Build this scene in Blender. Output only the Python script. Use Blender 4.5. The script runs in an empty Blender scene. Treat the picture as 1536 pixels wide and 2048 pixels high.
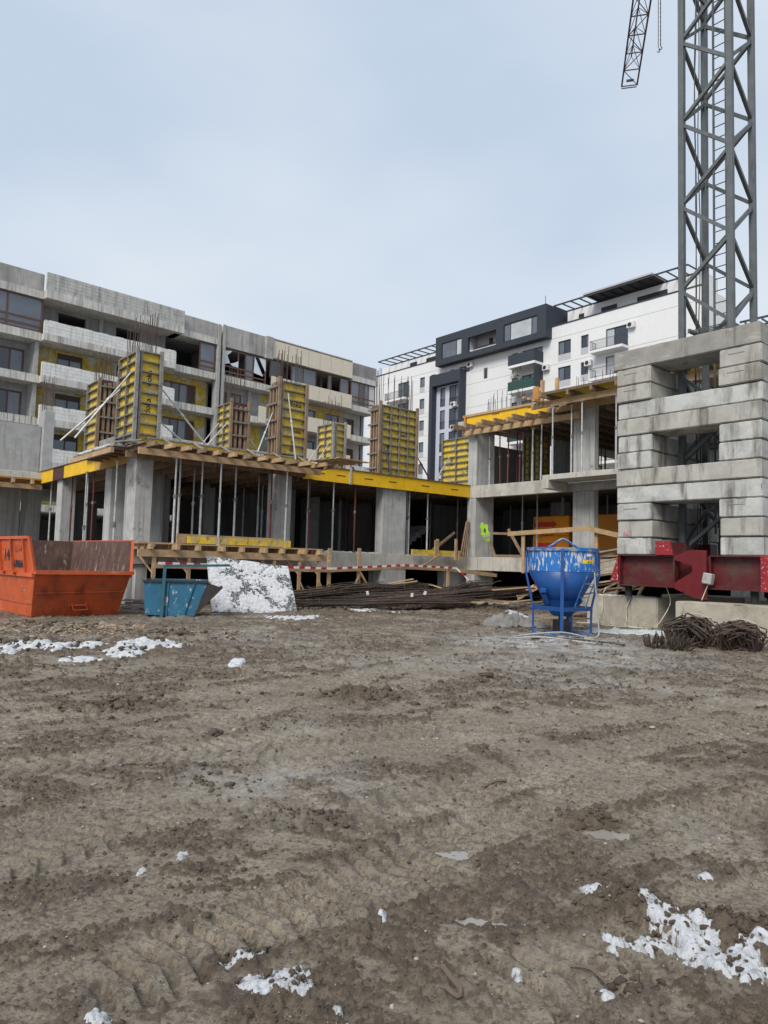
import bpy, math, random
import numpy as np
from mathutils import Vector, Matrix
random.seed(7)
SC = bpy.context.scene
COL = SC.collection
R = math.radians

# ------------------------------------------------------------------ camera
PITCH, ROLL, FPX, EYE = R(4.04), R(1.55), 1440.0, 1.5
_F = Vector((0, math.cos(PITCH), math.sin(PITCH)))
_U0 = Vector((0, -math.sin(PITCH), math.cos(PITCH)))
_R0 = Vector((1, 0, 0))
_RI = _R0 * math.cos(ROLL) + _U0 * math.sin(ROLL)
_UP = -_R0 * math.sin(ROLL) + _U0 * math.cos(ROLL)
cd = bpy.data.cameras.new('camera')
cam = bpy.data.objects.new('camera', cd)
COL.objects.link(cam)
cam.matrix_world = Matrix(((_RI.x, _UP.x, -_F.x, 0), (_RI.y, _UP.y, -_F.y, 0),
                           (_RI.z, _UP.z, -_F.z, EYE), (0, 0, 0, 1)))
cd.sensor_fit = 'VERTICAL'
cd.sensor_height = 36.0
cd.lens = 36.0 * FPX / 2048.0
cd.clip_start, cd.clip_end = 0.1, 3000
SC.camera = cam

# ------------------------------------------------------------------ sky, sun, exposure
SUN_EL, SUN_AZ = R(44), R(208)      # azimuth clockwise from +Y: behind the camera, a little to its left
world = bpy.data.worlds.new('World')
SC.world = world
world.use_nodes = True
nt = world.node_tree
nt.nodes.clear()
wo = nt.nodes.new('ShaderNodeOutputWorld')
bg = nt.nodes.new('ShaderNodeBackground')
sky = nt.nodes.new('ShaderNodeTexSky')
sky.sky_type = 'NISHITA'
sky.sun_disc = False
sky.sun_elevation = SUN_EL
sky.sun_rotation = SUN_AZ
sky.dust_density = 4.0
tc = nt.nodes.new('ShaderNodeTexCoord')
mp = nt.nodes.new('ShaderNodeMapping')
mp.inputs['Scale'].default_value = (1.0, 1.0, 2.0)
mp.inputs['Location'].default_value = (1.7, 0.4, 0.2)
n1 = nt.nodes.new('ShaderNodeTexNoise')
n1.inputs['Scale'].default_value = 1.5
n1.inputs['Detail'].default_value = 4
n1.inputs['Roughness'].default_value = 0.45
rp = nt.nodes.new('ShaderNodeValToRGB')
rp.color_ramp.elements[0].position = 0.38
rp.color_ramp.elements[0].color = (4.85, 5.75, 7.0, 1)
rp.color_ramp.elements[1].position = 0.66
rp.color_ramp.elements[1].color = (6.7, 7.25, 7.85, 1)
mx = nt.nodes.new('ShaderNodeMix')
mx.data_type = 'RGBA'
mx.inputs['Factor'].default_value = 0.93
nt.links.new(tc.outputs['Generated'], mp.inputs['Vector'])
nt.links.new(mp.outputs['Vector'], n1.inputs['Vector'])
nt.links.new(n1.outputs['Fac'], rp.inputs['Fac'])
nt.links.new(sky.outputs['Color'], mx.inputs[6])
nt.links.new(rp.outputs['Color'], mx.inputs[7])
nt.links.new(mx.outputs[2], bg.inputs['Color'])
bg.inputs['Strength'].default_value = 0.055
nt.links.new(bg.outputs[0], wo.inputs[0])

sl = bpy.data.lights.new('sun', 'SUN')
sl.energy = 1.5
sl.angle = R(26)
sl.color = (1.0, 0.955, 0.89)
so = bpy.data.objects.new('sun', sl)
COL.objects.link(so)
so.location = (0, 0, 60)
so.rotation_euler = Vector((-math.sin(SUN_AZ) * math.cos(SUN_EL), -math.cos(SUN_AZ) * math.cos(SUN_EL),
                            -math.sin(SUN_EL))).to_track_quat('-Z', 'Y').to_euler()
vs = SC.view_settings
vs.view_transform = 'Standard'
vs.look = 'None'
vs.gamma = 1.0
vs.exposure = 1.12
vs.use_curve_mapping = False
SC.cycles.use_denoising = True
SC.cycles.denoising_prefilter = 'NONE'
SC.cycles.max_bounces = 6
SC.cycles.diffuse_bounces = 4

# ------------------------------------------------------------------ grid frame of the site (everything is laid out at 40 degrees)
ROT = R(40)


def G(a, b, z=0.0, rot=ROT):
    c, s = math.cos(rot), math.sin(rot)
    return Vector((a * c - b * s, a * s + b * c, z))


def ray(px, py):
    return _F * FPX + _RI * (px - 768) - _UP * (py - 1024)


def gnd(px, py, z=0.0):
    r = ray(px, py)
    t = (z - EYE) / r.z
    return Vector((0, 0, EYE)) + r * t


def at(px, py, Y):
    r = ray(px, py)
    return Vector((0, 0, EYE)) + r * (Y / r.y)


# ------------------------------------------------------------------ materials
MATS = {}


def mat(name, col, rough=0.85, metal=0.0, var=0.12, vscale=2.5, bump=0.15, bscale=35.0, layers=(), spec=0.5,
        alpha=None, coords='pos', bdist=0.02):
    """layers: (colour, (sx,sy,sz), lo, hi[, roughness]) - noise-thresholded coats over the base colour"""
    m = bpy.data.materials.new(name)
    m.use_nodes = True
    t = m.node_tree
    N, L = t.nodes, t.links
    p = N['Principled BSDF']
    if coords == 'pos':
        g = N.new('ShaderNodeNewGeometry')
        vec = g.outputs['Position']
    else:
        g = N.new('ShaderNodeTexCoord')
        vec = g.outputs['Object']

    def noise(scale, detail=5, rg=0.6):
        mpn = N.new('ShaderNodeMapping')
        mpn.inputs['Scale'].default_value = scale
        L.new(vec, mpn.inputs['Vector'])
        n = N.new('ShaderNodeTexNoise')
        n.inputs['Scale'].default_value = 1.0
        n.inputs['Detail'].default_value = detail
        n.inputs['Roughness'].default_value = rg
        L.new(mpn.outputs[0], n.inputs['Vector'])
        return n.outputs['Fac']

    def mixc(fac, a, b):
        x = N.new('ShaderNodeMix')
        x.data_type = 'RGBA'
        L.new(fac, x.inputs[0])
        for v, i in ((a, 6), (b, 7)):
            if isinstance(v, tuple):
                x.inputs[i].default_value = (*v[:3], 1)
            else:
                L.new(v, x.inputs[i])
        return x.outputs[2]

    def ramp(fac, lo, hi):
        x = N.new('ShaderNodeMapRange')
        x.inputs['From Min'].default_value = lo
        x.inputs['From Max'].default_value = hi
        L.new(fac, x.inputs['Value'])
        return x.outputs[0]
    c = tuple(col)
    cur = mixc(ramp(noise((vscale,) * 3), 0.3, 0.7), tuple(max(0, v * (1 - var)) for v in c), tuple(min(1, v * (1 + var)) for v in c))
    rcur = None
    for ly in layers:
        f = ramp(noise(ly[1], 6, 0.65), ly[2], ly[3])
        cur = mixc(f, cur, tuple(ly[0]))
        if len(ly) > 4:
            x = N.new('ShaderNodeMix')
            L.new(f, x.inputs[0])
            if rcur is None:
                x.inputs[2].default_value = rough
            else:
                L.new(rcur, x.inputs[2])
            x.inputs[3].default_value = ly[4]
            rcur = x.outputs[0]
    L.new(cur, p.inputs['Base Color'])
    p.inputs['Roughness'].default_value = rough
    if rcur is not None:
        L.new(rcur, p.inputs['Roughness'])
    p.inputs['Metallic'].default_value = metal
    p.inputs['Specular IOR Level'].default_value = spec
    if alpha is not None:
        p.inputs['Alpha'].default_value = alpha
    if bump:
        b = N.new('ShaderNodeBump')
        b.inputs['Strength'].default_value = bump
        b.inputs['Distance'].default_value = bdist
        L.new(noise((bscale,) * 3, 6, 0.7), b.inputs['Height'])
        L.new(b.outputs[0], p.inputs['Normal'])
    MATS[name] = m
    return m


DK = (0.035, 0.033, 0.03)
mat('concrete', (0.33, 0.33, 0.32), 0.9, var=0.16, layers=[((0.18, 0.18, 0.17), (5, 5, 0.5), 0.55, 0.8), ((0.45, 0.45, 0.44), (9, 9, 6), 0.62, 0.75)])
mat('concrete_cast', (0.40, 0.40, 0.39), 0.9, var=0.16, layers=[((0.24, 0.24, 0.23), (10, 10, 0.25), 0.48, 0.70), ((0.14, 0.135, 0.125), (1.6, 1.6, 1.2), 0.60, 0.72), ((0.52, 0.52, 0.50), (5, 5, 2), 0.62, 0.70)])
mat('concrete_cream', (0.47, 0.45, 0.40), 0.9, var=0.14, layers=[((0.30, 0.28, 0.245), (1.4, 1.4, 0.8), 0.5, 0.68), ((0.17, 0.155, 0.135), (9, 9, 0.35), 0.60, 0.70)])
mat('concrete_old', (0.34, 0.33, 0.31), 0.92, var=0.25, vscale=0.8, layers=[((0.17, 0.165, 0.155), (2.2, 2.2, 0.22), 0.5, 0.72), ((0.06, 0.055, 0.05), (1.6, 1.6, 0.35), 0.66, 0.8), ((0.50, 0.49, 0.46), (6, 6, 4), 0.66, 0.8)])
mat('concrete_band', (0.52, 0.505, 0.47), 0.92, var=0.2, vscale=0.9, layers=[((0.25, 0.24, 0.215), (5.5, 5.5, 0.25), 0.48, 0.66), ((0.06, 0.055, 0.05), (4.0, 4.0, 0.22), 0.63, 0.74)])
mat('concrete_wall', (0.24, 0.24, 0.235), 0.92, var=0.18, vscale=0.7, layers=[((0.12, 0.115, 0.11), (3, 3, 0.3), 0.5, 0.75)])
mat('ballast', (0.45, 0.45, 0.43), 0.92, var=0.16, vscale=1.8, bump=0.5, bscale=26, layers=[((0.27, 0.265, 0.24), (1.2, 1.2, 1.6), 0.48, 0.7), ((0.16, 0.15, 0.135), (2.6, 2.6, 0.42), 0.51, 0.64), ((0.09, 0.085, 0.075), (6, 6, 0.5), 0.66, 0.74), ((0.17, 0.17, 0.16), (26, 26, 26), 0.66, 0.72)])
mat('ballast_warm', (0.385, 0.375, 0.34), 0.92, var=0.18, vscale=1.6, bump=0.5, bscale=26, layers=[((0.31, 0.295, 0.255), (1.4, 1.4, 1.4), 0.46, 0.7), ((0.16, 0.145, 0.12), (2.4, 2.4, 0.42), 0.50, 0.64), ((0.09, 0.08, 0.065), (6, 6, 0.5), 0.65, 0.74), ((0.17, 0.16, 0.14), (26, 26, 26), 0.66, 0.72)])
mat('ballast_top', (0.27, 0.26, 0.235), 0.92, var=0.22, vscale=1.5, bump=0.5, bscale=26, layers=[((0.40, 0.39, 0.36), (2, 2, 10), 0.55, 0.7), ((0.10, 0.097, 0.09), (4, 4, 0.6), 0.54, 0.72)])
mat('foundation', (0.36, 0.33, 0.27), 0.92, var=0.2, vscale=2.0, bump=0.6, bscale=22, layers=[((0.22, 0.185, 0.135), (1.2, 1.2, 0.9), 0.48, 0.68), ((0.09, 0.075, 0.06), (4, 4, 0.5), 0.62, 0.70), ((0.46, 0.45, 0.41), (3, 3, 3), 0.62, 0.72)])
mat('aac', (0.66, 0.655, 0.63), 0.92, var=0.1, layers=[((0.40, 0.39, 0.365), (5, 5, 0.3), 0.50, 0.75), ((0.10, 0.09, 0.08), (4.5, 4.5, 0.3), 0.66, 0.75)])
mat('aac_grey', (0.44, 0.435, 0.41), 0.92, var=0.14, layers=[((0.22, 0.215, 0.2), (4, 4, 0.3), 0.48, 0.72), ((0.06, 0.055, 0.05), (3.0, 3.0, 0.5), 0.62, 0.75)])
mat('mortar', (0.48, 0.47, 0.45), 0.95)
mat('wool', (0.42, 0.31, 0.055), 0.95, var=0.25, vscale=2.5, layers=[((0.42, 0.41, 0.37), (0.55, 0.55, 0.7), 0.52, 0.58), ((0.22, 0.16, 0.04), (5, 5, 2), 0.52, 0.75)])
mat('beige_panel', (0.62, 0.555, 0.44), 0.6, var=0.05, bump=0.03)
mat('brown_frame', (0.105, 0.05, 0.032), 0.55, var=0.15, bump=0.03)
mat('brown_dark', (0.045, 0.032, 0.028), 0.6, var=0.15, bump=0.03)
mat('glass', (0.028, 0.033, 0.045), 0.06, var=0.2, vscale=0.6, bump=0.0, spec=0.9)
mat('glass_grey', (0.10, 0.115, 0.14), 0.12, var=0.3, vscale=0.5, bump=0.0, spec=0.9)
mat('glass_light', (0.42, 0.44, 0.46), 0.12, var=0.2, vscale=0.5, bump=0.0, spec=0.6)
mat('curtain', (0.075, 0.05, 0.04), 0.9, var=0.4, vscale=6)
mat('plastic_sheet', (0.60, 0.66, 0.72), 0.35, var=0.1, bump=0.25, bscale=4)
mat('white_render', (0.66, 0.66, 0.655), 0.85, var=0.03, bump=0.05, layers=[((0.70, 0.69, 0.67), (0.9, 0.9, 0.12), 0.62, 0.8)])
mat('grey_render', (0.47, 0.49, 0.56), 0.85, var=0.04, bump=0.05)
mat('grey_spandrel', (0.42, 0.42, 0.43), 0.85, var=0.06, bump=0.05)
mat('charcoal', (0.026, 0.032, 0.046), 0.7, var=0.1, bump=0.05)
mat('seam', (0.36, 0.36, 0.36), 0.9)
mat('pergola_metal', (0.035, 0.036, 0.04), 0.6)
mat('window_black', (0.018, 0.019, 0.021), 0.5)
mat('rail_dark', (0.05, 0.052, 0.055), 0.5)
mat('green_glass', (0.02, 0.06, 0.045), 0.15, bump=0)
mat('ac_white', (0.62, 0.61, 0.58), 0.6)
mat('ac_black', (0.02, 0.02, 0.02), 0.6)
mat('yellow_ply', (0.66, 0.455, 0.035), 0.55, var=0.22, vscale=5, layers=[((0.40, 0.34, 0.20), (4, 4, 3), 0.50, 0.62), ((0.17, 0.135, 0.07), (3, 3, 2.2), 0.57, 0.70), ((0.05, 0.045, 0.035), (14, 14, 9), 0.69, 0.74)])
mat('yellow_new', (0.74, 0.44, 0.008), 0.5, var=0.10, vscale=3, layers=[((0.42, 0.24, 0.02), (14, 14, 1.5), 0.62, 0.75), ((0.12, 0.08, 0.03), (6, 6, 6), 0.70, 0.76)])
mat('osb', (0.50, 0.29, 0.07), 0.75, var=0.35, vscale=18)
mat('orange_ply', (0.44, 0.20, 0.045), 0.7, var=0.2, vscale=4)
mat('maroon_ply', (0.07, 0.025, 0.025), 0.7, var=0.2, vscale=4)
mat('form_rib', (0.17, 0.16, 0.135), 0.75, var=0.35, vscale=9, layers=[((0.36, 0.28, 0.08), (9, 9, 9), 0.62, 0.74)])
mat('timber', (0.41, 0.275, 0.15), 0.8, var=0.2, vscale=3, layers=[((0.24, 0.14, 0.065), (9, 9, 9), 0.56, 0.72), ((0.58, 0.43, 0.26), (3, 3, 18), 0.56, 0.7)])
mat('timber_old', (0.22, 0.145, 0.085), 0.85, var=0.3, vscale=4, layers=[((0.30, 0.26, 0.21), (7, 7, 2), 0.52, 0.7), ((0.09, 0.055, 0.035), (6, 6, 2), 0.6, 0.75)])
mat('timber_weathered', (0.25, 0.24, 0.225), 0.9, var=0.25, vscale=3, layers=[((0.14, 0.12, 0.10), (6, 6, 10), 0.5, 0.7)])
mat('ply_edge', (0.13, 0.09, 0.06), 0.85, var=0.3, vscale=6)
mat('galvanised', (0.46, 0.47, 0.47), 0.5, 0.35, var=0.2, vscale=7, layers=[((0.20, 0.19, 0.18), (10, 10, 3), 0.58, 0.72)])
mat('brace_steel', (0.44, 0.44, 0.42), 0.5, 0.3, var=0.2, vscale=8)
mat('prop_red', (0.105, 0.022, 0.022), 0.7, var=0.3, vscale=6, layers=[((0.13, 0.085, 0.06), (8, 8, 3), 0.56, 0.7)])
mat('rebar', (0.075, 0.05, 0.04), 0.8, 0.2, var=0.35, vscale=5)
mat('rebar_dark', (0.070, 0.049, 0.037), 0.75, 0.25, var=0.4, vscale=9)
mat('mast_steel', (0.115, 0.127, 0.13), 0.55, 0.35, var=0.18, vscale=3, bump=0.1, layers=[((0.065, 0.066, 0.064), (3, 3, 0.7), 0.55, 0.7), ((0.21, 0.22, 0.22), (16, 16, 16), 0.64, 0.7)])
mat('jib_steel', (0.06, 0.045, 0.045), 0.7, 0.2)
mat('red_paint', (0.085, 0.007, 0.009), 0.55, var=0.22, vscale=3, layers=[((0.075, 0.038, 0.027), (2, 2, 3), 0.50, 0.66), ((0.07, 0.03, 0.022), (7, 7, 7), 0.6, 0.7)])
mat('red_clean', (0.125, 0.006, 0.009), 0.5, var=0.2, vscale=3, layers=[((0.12, 0.02, 0.02), (4, 4, 4), 0.56, 0.7)])
mat('red_chipped', (0.26, 0.013, 0.018), 0.55, var=0.2, vscale=4, layers=[((0.46, 0.40, 0.38), (14, 14, 14), 0.58, 0.64)])
mat('orange_paint', (0.50, 0.088, 0.020), 0.5, var=0.18, vscale=2, layers=[((0.62, 0.22, 0.10), (2.5, 2.5, 5), 0.60, 0.72), ((0.16, 0.07, 0.045), (7, 7, 1.6), 0.63, 0.70), ((0.34, 0.06, 0.018), (3, 3, 0.8), 0.55, 0.7), ((0.10, 0.045, 0.03), (12, 12, 12), 0.70, 0.74)])
mat('orange_dirty', (0.44, 0.072, 0.016), 0.55, var=0.2, vscale=2, layers=[((0.15, 0.075, 0.05), (1.3, 1.3, 2.4), 0.56, 0.70), ((0.20, 0.035, 0.014), (2.2, 2.2, 1.2), 0.50, 0.68), ((0.09, 0.05, 0.035), (9, 9, 4), 0.66, 0.73)])
mat('skip_inside', (0.085, 0.045, 0.036), 0.85, var=0.3, vscale=2.5, layers=[((0.16, 0.09, 0.07), (6, 6, 2), 0.5, 0.65), ((0.44, 0.40, 0.35), (4.5, 4.5, 1.3), 0.61, 0.70)])
mat('skip_dark', (0.035, 0.030, 0.026), 0.9, var=0.3, vscale=4)
mat('blue_skip', (0.016, 0.115, 0.20), 0.6, var=0.18, vscale=4, layers=[((0.36, 0.38, 0.39), (7, 7, 4.5), 0.58, 0.63), ((0.03, 0.10, 0.16), (4, 4, 1), 0.56, 0.7)])
mat('teal_frame', (0.02, 0.10, 0.125), 0.6, var=0.2, vscale=6)
mat('blue_paint', (0.006, 0.062, 0.235), 0.42, var=0.14, vscale=4, layers=[((0.006, 0.045, 0.15), (3, 3, 1.5), 0.55, 0.72)])
mat('blue_splashed', (0.010, 0.135, 0.42), 0.45, var=0.1, vscale=4, layers=[((0.50, 0.50, 0.51), (17, 17, 4.5), 0.53, 0.57), ((0.30, 0.34, 0.40), (24, 24, 9), 0.63, 0.67)])
mat('blue_rim', (0.010, 0.12, 0.38), 0.45, var=0.1, layers=[((0.24, 0.24, 0.235), (5, 5, 9), 0.50, 0.58)])
mat('rubber', (0.014, 0.014, 0.015), 0.75, var=0.2)
mat('sticker_yellow', (0.72, 0.50, 0.02), 0.5, bump=0)
mat('sticker_white', (0.70, 0.72, 0.74), 0.5, bump=0)
mat('ink', (0.012, 0.012, 0.014), 0.6, bump=0)
mat('ink_red', (0.46, 0.028, 0.012), 0.6, bump=0)
mat('orange_wrap', (0.66, 0.235, 0.012), 0.4, var=0.08, vscale=2, bump=0.3, bscale=5)
mat('vest_yellow', (0.33, 0.56, 0.03), 0.6, var=0.12, vscale=8, bump=0.4, bscale=12)
mat('vest_grey', (0.30, 0.31, 0.28), 0.4)
mat('snow', (0.53, 0.545, 0.57), 0.75, var=0.08, vscale=14, bump=0.9, bscale=38, layers=[((0.33, 0.325, 0.32), (16, 16, 16), 0.50, 0.66), ((0.14, 0.115, 0.09), (40, 40, 40), 0.68, 0.72)])
mat('snow_dirty', (0.80, 0.82, 0.85), 0.7, var=0.06, vscale=8, bump=0.35, bscale=40, layers=[((0.10, 0.09, 0.08), (14, 14, 14), 0.62, 0.68)])
mat('plate_black', (0.035, 0.035, 0.036), 0.8, var=0.3, vscale=8, layers=[((0.36, 0.37, 0.38), (30, 30, 30), 0.46, 0.62), ((0.03, 0.03, 0.03), (5, 5, 5), 0.52, 0.62)])
mat('tape_white', (0.70, 0.68, 0.67), 0.45, bump=0)
mat('tape_red', (0.42, 0.018, 0.035), 0.45, bump=0)
mat('cable_pale', (0.50, 0.46, 0.36), 0.6, bump=0)
mat('cable_dark', (0.03, 0.03, 0.032), 0.6, bump=0)
mat('hose_white', (0.33, 0.335, 0.33), 0.5, var=0.2, vscale=15)
mat('box_grey', (0.34, 0.33, 0.31), 0.6, var=0.3, vscale=14)
mat('mud_clod', (0.095, 0.071, 0.049), 0.9, var=0.35, vscale=6, bump=0.8, bscale=60)
mat('stone', (0.30, 0.275, 0.235), 0.9, var=0.3, vscale=5)
mat('debris', (0.26, 0.19, 0.13), 0.9, var=0.5, vscale=6)
mat('tarp', (0.17, 0.165, 0.155), 0.7, var=0.3, vscale=2, bump=0.4, bscale=6)
mat('tarp_pale', (0.40, 0.45, 0.44), 0.5, var=0.2, vscale=3, bump=0.4, bscale=6)
mat('twig', (0.12, 0.09, 0.07), 0.9)
mat('leaf_dry', (0.16, 0.135, 0.09), 0.9, var=0.4, vscale=9)
mat('interior_shade', (0.03, 0.03, 0.03), 0.95)  # near-black: shade of unlit interiors put into the surface colour


# ------------------------------------------------------------------ mesh helpers
class MB:
    def __init__(s):
        s.v, s.f = [], []

    def add(s, vs_, fs):
        o = len(s.v)
        s.v += [tuple(v) for v in vs_]
        s.f += [tuple(i + o for i in f) for f in fs]
        return s

    def box(s, x0, x1, y0, y1, z0, z1):
        return s.add([(x0, y0, z0), (x1, y0, z0), (x1, y1, z0), (x0, y1, z0), (x0, y0, z1), (x1, y0, z1), (x1, y1, z1), (x0, y1, z1)],
                     [(0, 3, 2, 1), (4, 5, 6, 7), (0, 1, 5, 4), (1, 2, 6, 5), (2, 3, 7, 6), (3, 0, 4, 7)])

    def hexa(s, b4, t4):
        return s.add(list(b4) + list(t4), [(0, 3, 2, 1), (4, 5, 6, 7), (0, 1, 5, 4), (1, 2, 6, 5), (2, 3, 7, 6), (3, 0, 4, 7)])

    def bar(s, p, q, w, h=None, up=(0, 0, 1)):
        p, q = Vector(p), Vector(q)
        h = w if h is None else h
        d = (q - p).normalized()
        u = Vector(up)
        if abs(d.dot(u)) > 0.98:
            u = Vector((0, 1, 0))
        x = d.cross(u).normalized()
        y = x.cross(d).normalized()
        x, y = x * w / 2, y * h / 2
        return s.hexa([p - x - y, p + x - y, p + x + y, p - x + y], [q - x - y, q + x - y, q + x + y, q - x + y])

    def tube(s, p, q, r, r2=None, n=8, cap=True):
        p, q = Vector(p), Vector(q)
        r2 = r if r2 is None else r2
        d = (q - p).normalized()
        u = Vector((0, 0, 1)) if abs(d.z) < 0.95 else Vector((1, 0, 0))
        x = d.cross(u).normalized()
        y = d.cross(x).normalized()
        vs_ = []
        for c, rr in ((p, r), (q, r2)):
            for i in range(n):
                t = 2 * math.pi * i / n
                vs_.append(c + x * math.cos(t) * rr + y * math.sin(t) * rr)
        fs = [(i, (i + 1) % n, n + (i + 1) % n, n + i) for i in range(n)]
        if cap:
            fs += [tuple(range(n))[::-1], tuple(range(n, 2 * n))]
        return s.add(vs_, fs)

    def path(s, pts, r, n=6):
        pts = [Vector(p) for p in pts]
        vs_ = []
        for i, p in enumerate(pts):
            d = (pts[min(i + 1, len(pts) - 1)] - pts[max(i - 1, 0)]).normalized()
            u = Vector((0, 0, 1)) if abs(d.z) < 0.9 else Vector((1, 0, 0))
            x = d.cross(u).normalized()
            y = d.cross(x).normalized()
            for k in range(n):
                t = 2 * math.pi * k / n
                vs_.append(p + x * math.cos(t) * r + y * math.sin(t) * r)
        fs = []
        for i in range(len(pts) - 1):
            for k in range(n):
                fs.append((i * n + k, i * n + (k + 1) % n, (i + 1) * n + (k + 1) % n, (i + 1) * n + k))
        fs += [tuple(range(n))[::-1], tuple(range((len(pts) - 1) * n, len(pts) * n))]
        return s.add(vs_, fs)

    def lathe(s, prof, n=40, cx=0, cy=0, close=False):
        vs_, fs = [], []
        for r, z in prof:
            for i in range(n):
                t = 2 * math.pi * i / n
                vs_.append((cx + r * math.cos(t), cy + r * math.sin(t), z))
        m = len(prof)
        for j in range(m if close else m - 1):
            j2 = (j + 1) % m
            for i in range(n):
                fs.append((j * n + i, j * n + (i + 1) % n, j2 * n + (i + 1) % n, j2 * n + i))
        return s.add(vs_, fs)

    def prism(s, pts, vec):
        pts = [Vector(p) for p in pts]
        v = Vector(vec)
        n = len(pts)
        return s.add(pts + [p + v for p in pts], [tuple(range(n))[::-1], tuple(range(n, 2 * n))] +
                     [(i, (i + 1) % n, n + (i + 1) % n, n + i) for i in range(n)])

    def build(s, name, m, parent=None, off=(0, 0, 0), bevel=0.0, smooth=False, seg=1):
        me = bpy.data.meshes.new(name)
        ox, oy, oz = off
        me.from_pydata([(x - ox, y - oy, z - oz) for x, y, z in s.v], [], s.f)
        me.materials.append(MATS[m] if isinstance(m, str) else m)
        if smooth:
            me.polygons.foreach_set('use_smooth', [True] * len(me.polygons))
        me.update()
        o = bpy.data.objects.new(name, me)
        COL.objects.link(o)
        if parent:
            o.parent = parent
        if bevel:
            b = o.modifiers.new('bevel', 'BEVEL')
            b.width = bevel
            b.segments = seg
            b.limit_method = 'ANGLE'
        return o


def tag(o, label, cat, group=None, kind=None):
    if label:
        o['label'] = label
    if cat:
        o['category'] = cat
    if group:
        o['group'] = group
    if kind:
        o['kind'] = kind
    return o


def thing(name, label, cat, loc, rot=0.0, group=None):
    o = bpy.data.objects.new(name, None)
    o.empty_display_size = 0.3
    COL.objects.link(o)
    o.location = loc
    o.rotation_euler = (0, 0, rot)
    return tag(o, label, cat, group)


def inst(me, name, parent=None, loc=(0, 0, 0), rot=(0, 0, 0), scale=(1, 1, 1)):
    o = bpy.data.objects.new(name, me)
    COL.objects.link(o)
    o.parent = parent
    o.location, o.rotation_euler, o.scale = loc, rot, scale
    return o


def mesh_only(mb, name, m):
    me = bpy.data.meshes.new(name)
    me.from_pydata(mb.v, [], mb.f)
    me.materials.append(MATS[m])
    return me


def text(name, s, size, m, parent, loc, rot, extrude=0.001, align='CENTER', bold=0.0):
    c = bpy.data.curves.new(name, 'FONT')
    c.body = s
    c.size = size
    c.extrude = extrude
    c.offset = bold
    c.align_x = align
    c.align_y = 'CENTER'
    c.materials.append(MATS[m])
    tmp = bpy.data.objects.new(name, c)
    COL.objects.link(tmp)
    me_ = bpy.data.meshes.new_from_object(tmp)
    bpy.data.objects.remove(tmp)
    return inst(me_, name, parent, loc, rot)


ORD = ['first', 'second', 'third', 'fourth', 'fifth', 'sixth', 'seventh', 'eighth', 'ninth', 'tenth', 'eleventh', 'twelfth',
       'thirteenth', 'fourteenth', 'fifteenth', 'sixteenth', 'seventeenth', 'eighteenth', 'nineteenth', 'twentieth']

# ------------------------------------------------------------------ ground
_rng = np.random.RandomState(3)
_perm = np.concatenate([_rng.permutation(512)] * 3)
_ang = _rng.rand(512) * 2 * np.pi
_gx, _gy = np.cos(_ang), np.sin(_ang)


def perlin(x, y):
    xi, yi = np.floor(x).astype(np.int64), np.floor(y).astype(np.int64)
    xf, yf = x - xi, y - yi
    u, v = xf * xf * xf * (xf * (xf * 6 - 15) + 10), yf * yf * yf * (yf * (yf * 6 - 15) + 10)

    def g(i, j):
        h = _perm[_perm[(xi + i) & 511] + ((yi + j) & 511)]
        return _gx[h] * (xf - i) + _gy[h] * (yf - j)
    a = g(0, 0) + u * (g(1, 0) - g(0, 0))
    b = g(0, 1) + u * (g(1, 1) - g(0, 1))
    return (a + v * (b - a)) * 1.5


def fbm(x, y, o=4, gain=0.5):
    r, a, f = 0, 1, 1
    for k in range(o):
        r = r + a * perlin(x * f + 17.3 * k, y * f - 9.1 * k)
        a *= gain
        f *= 2.03
    return r


def sstep(x, a, b):
    t = np.clip((x - a) / (b - a), 0, 1)
    return t * t * (3 - 2 * t)


def _gp(px, py):
    p = gnd(px, py)
    return p.x, p.y


# tyre tracks: (point, point, half width, lug pitch, lug skew, depth)
TRACKS = [(_gp(150, 2010), _gp(880, 1730), 0.19, 0.115, 0.25, 0.032), (_gp(-120, 1780), _gp(420, 1610), 0.20, 0.12, 0.5, 0.028),
          (_gp(1180, 1680), _gp(1620, 1590), 0.24, 0.15, 0.3, 0.034), (_gp(-200, 1560), _gp(1100, 1440), 0.26, 0.13, 0.6, 0.022),
          (_gp(700, 1640), _gp(1536, 1440), 0.26, 0.14, -0.5, 0.022), (_gp(300, 1480), _gp(1000, 1290), 0.3, 0.16, 0.5, 0.024),
          (_gp(-60, 1455), _gp(760, 1345), 0.28, 0.15, 0.5, 0.022), (_gp(520, 1530), _gp(1600, 1395), 0.28, 0.15, -0.5, 0.022), (_gp(-100, 1690), _gp(640, 1530), 0.22, 0.16, 0.4, 0.03), (_gp(640, 1420), _gp(1130, 1300), 0.3, 0.16, 0.4, 0.022),
          (_gp(900, 2040), _gp(1700, 1760), 0.22, 0.14, 0.4, 0.026), (_gp(560, 1820), _gp(1250, 1560), 0.2, 0.13, -0.3, 0.026)]
PUD = [(_gp(960, 1832), 0.125, 0.055), (_gp(918, 1700), 0.06, 0.05), (_gp(625, 1615), 0.10, 0.07), (_gp(1215, 1655), 0.16, 0.10)]
PUD_Z = [-0.030, -0.028, -0.03, -0.035]
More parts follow.
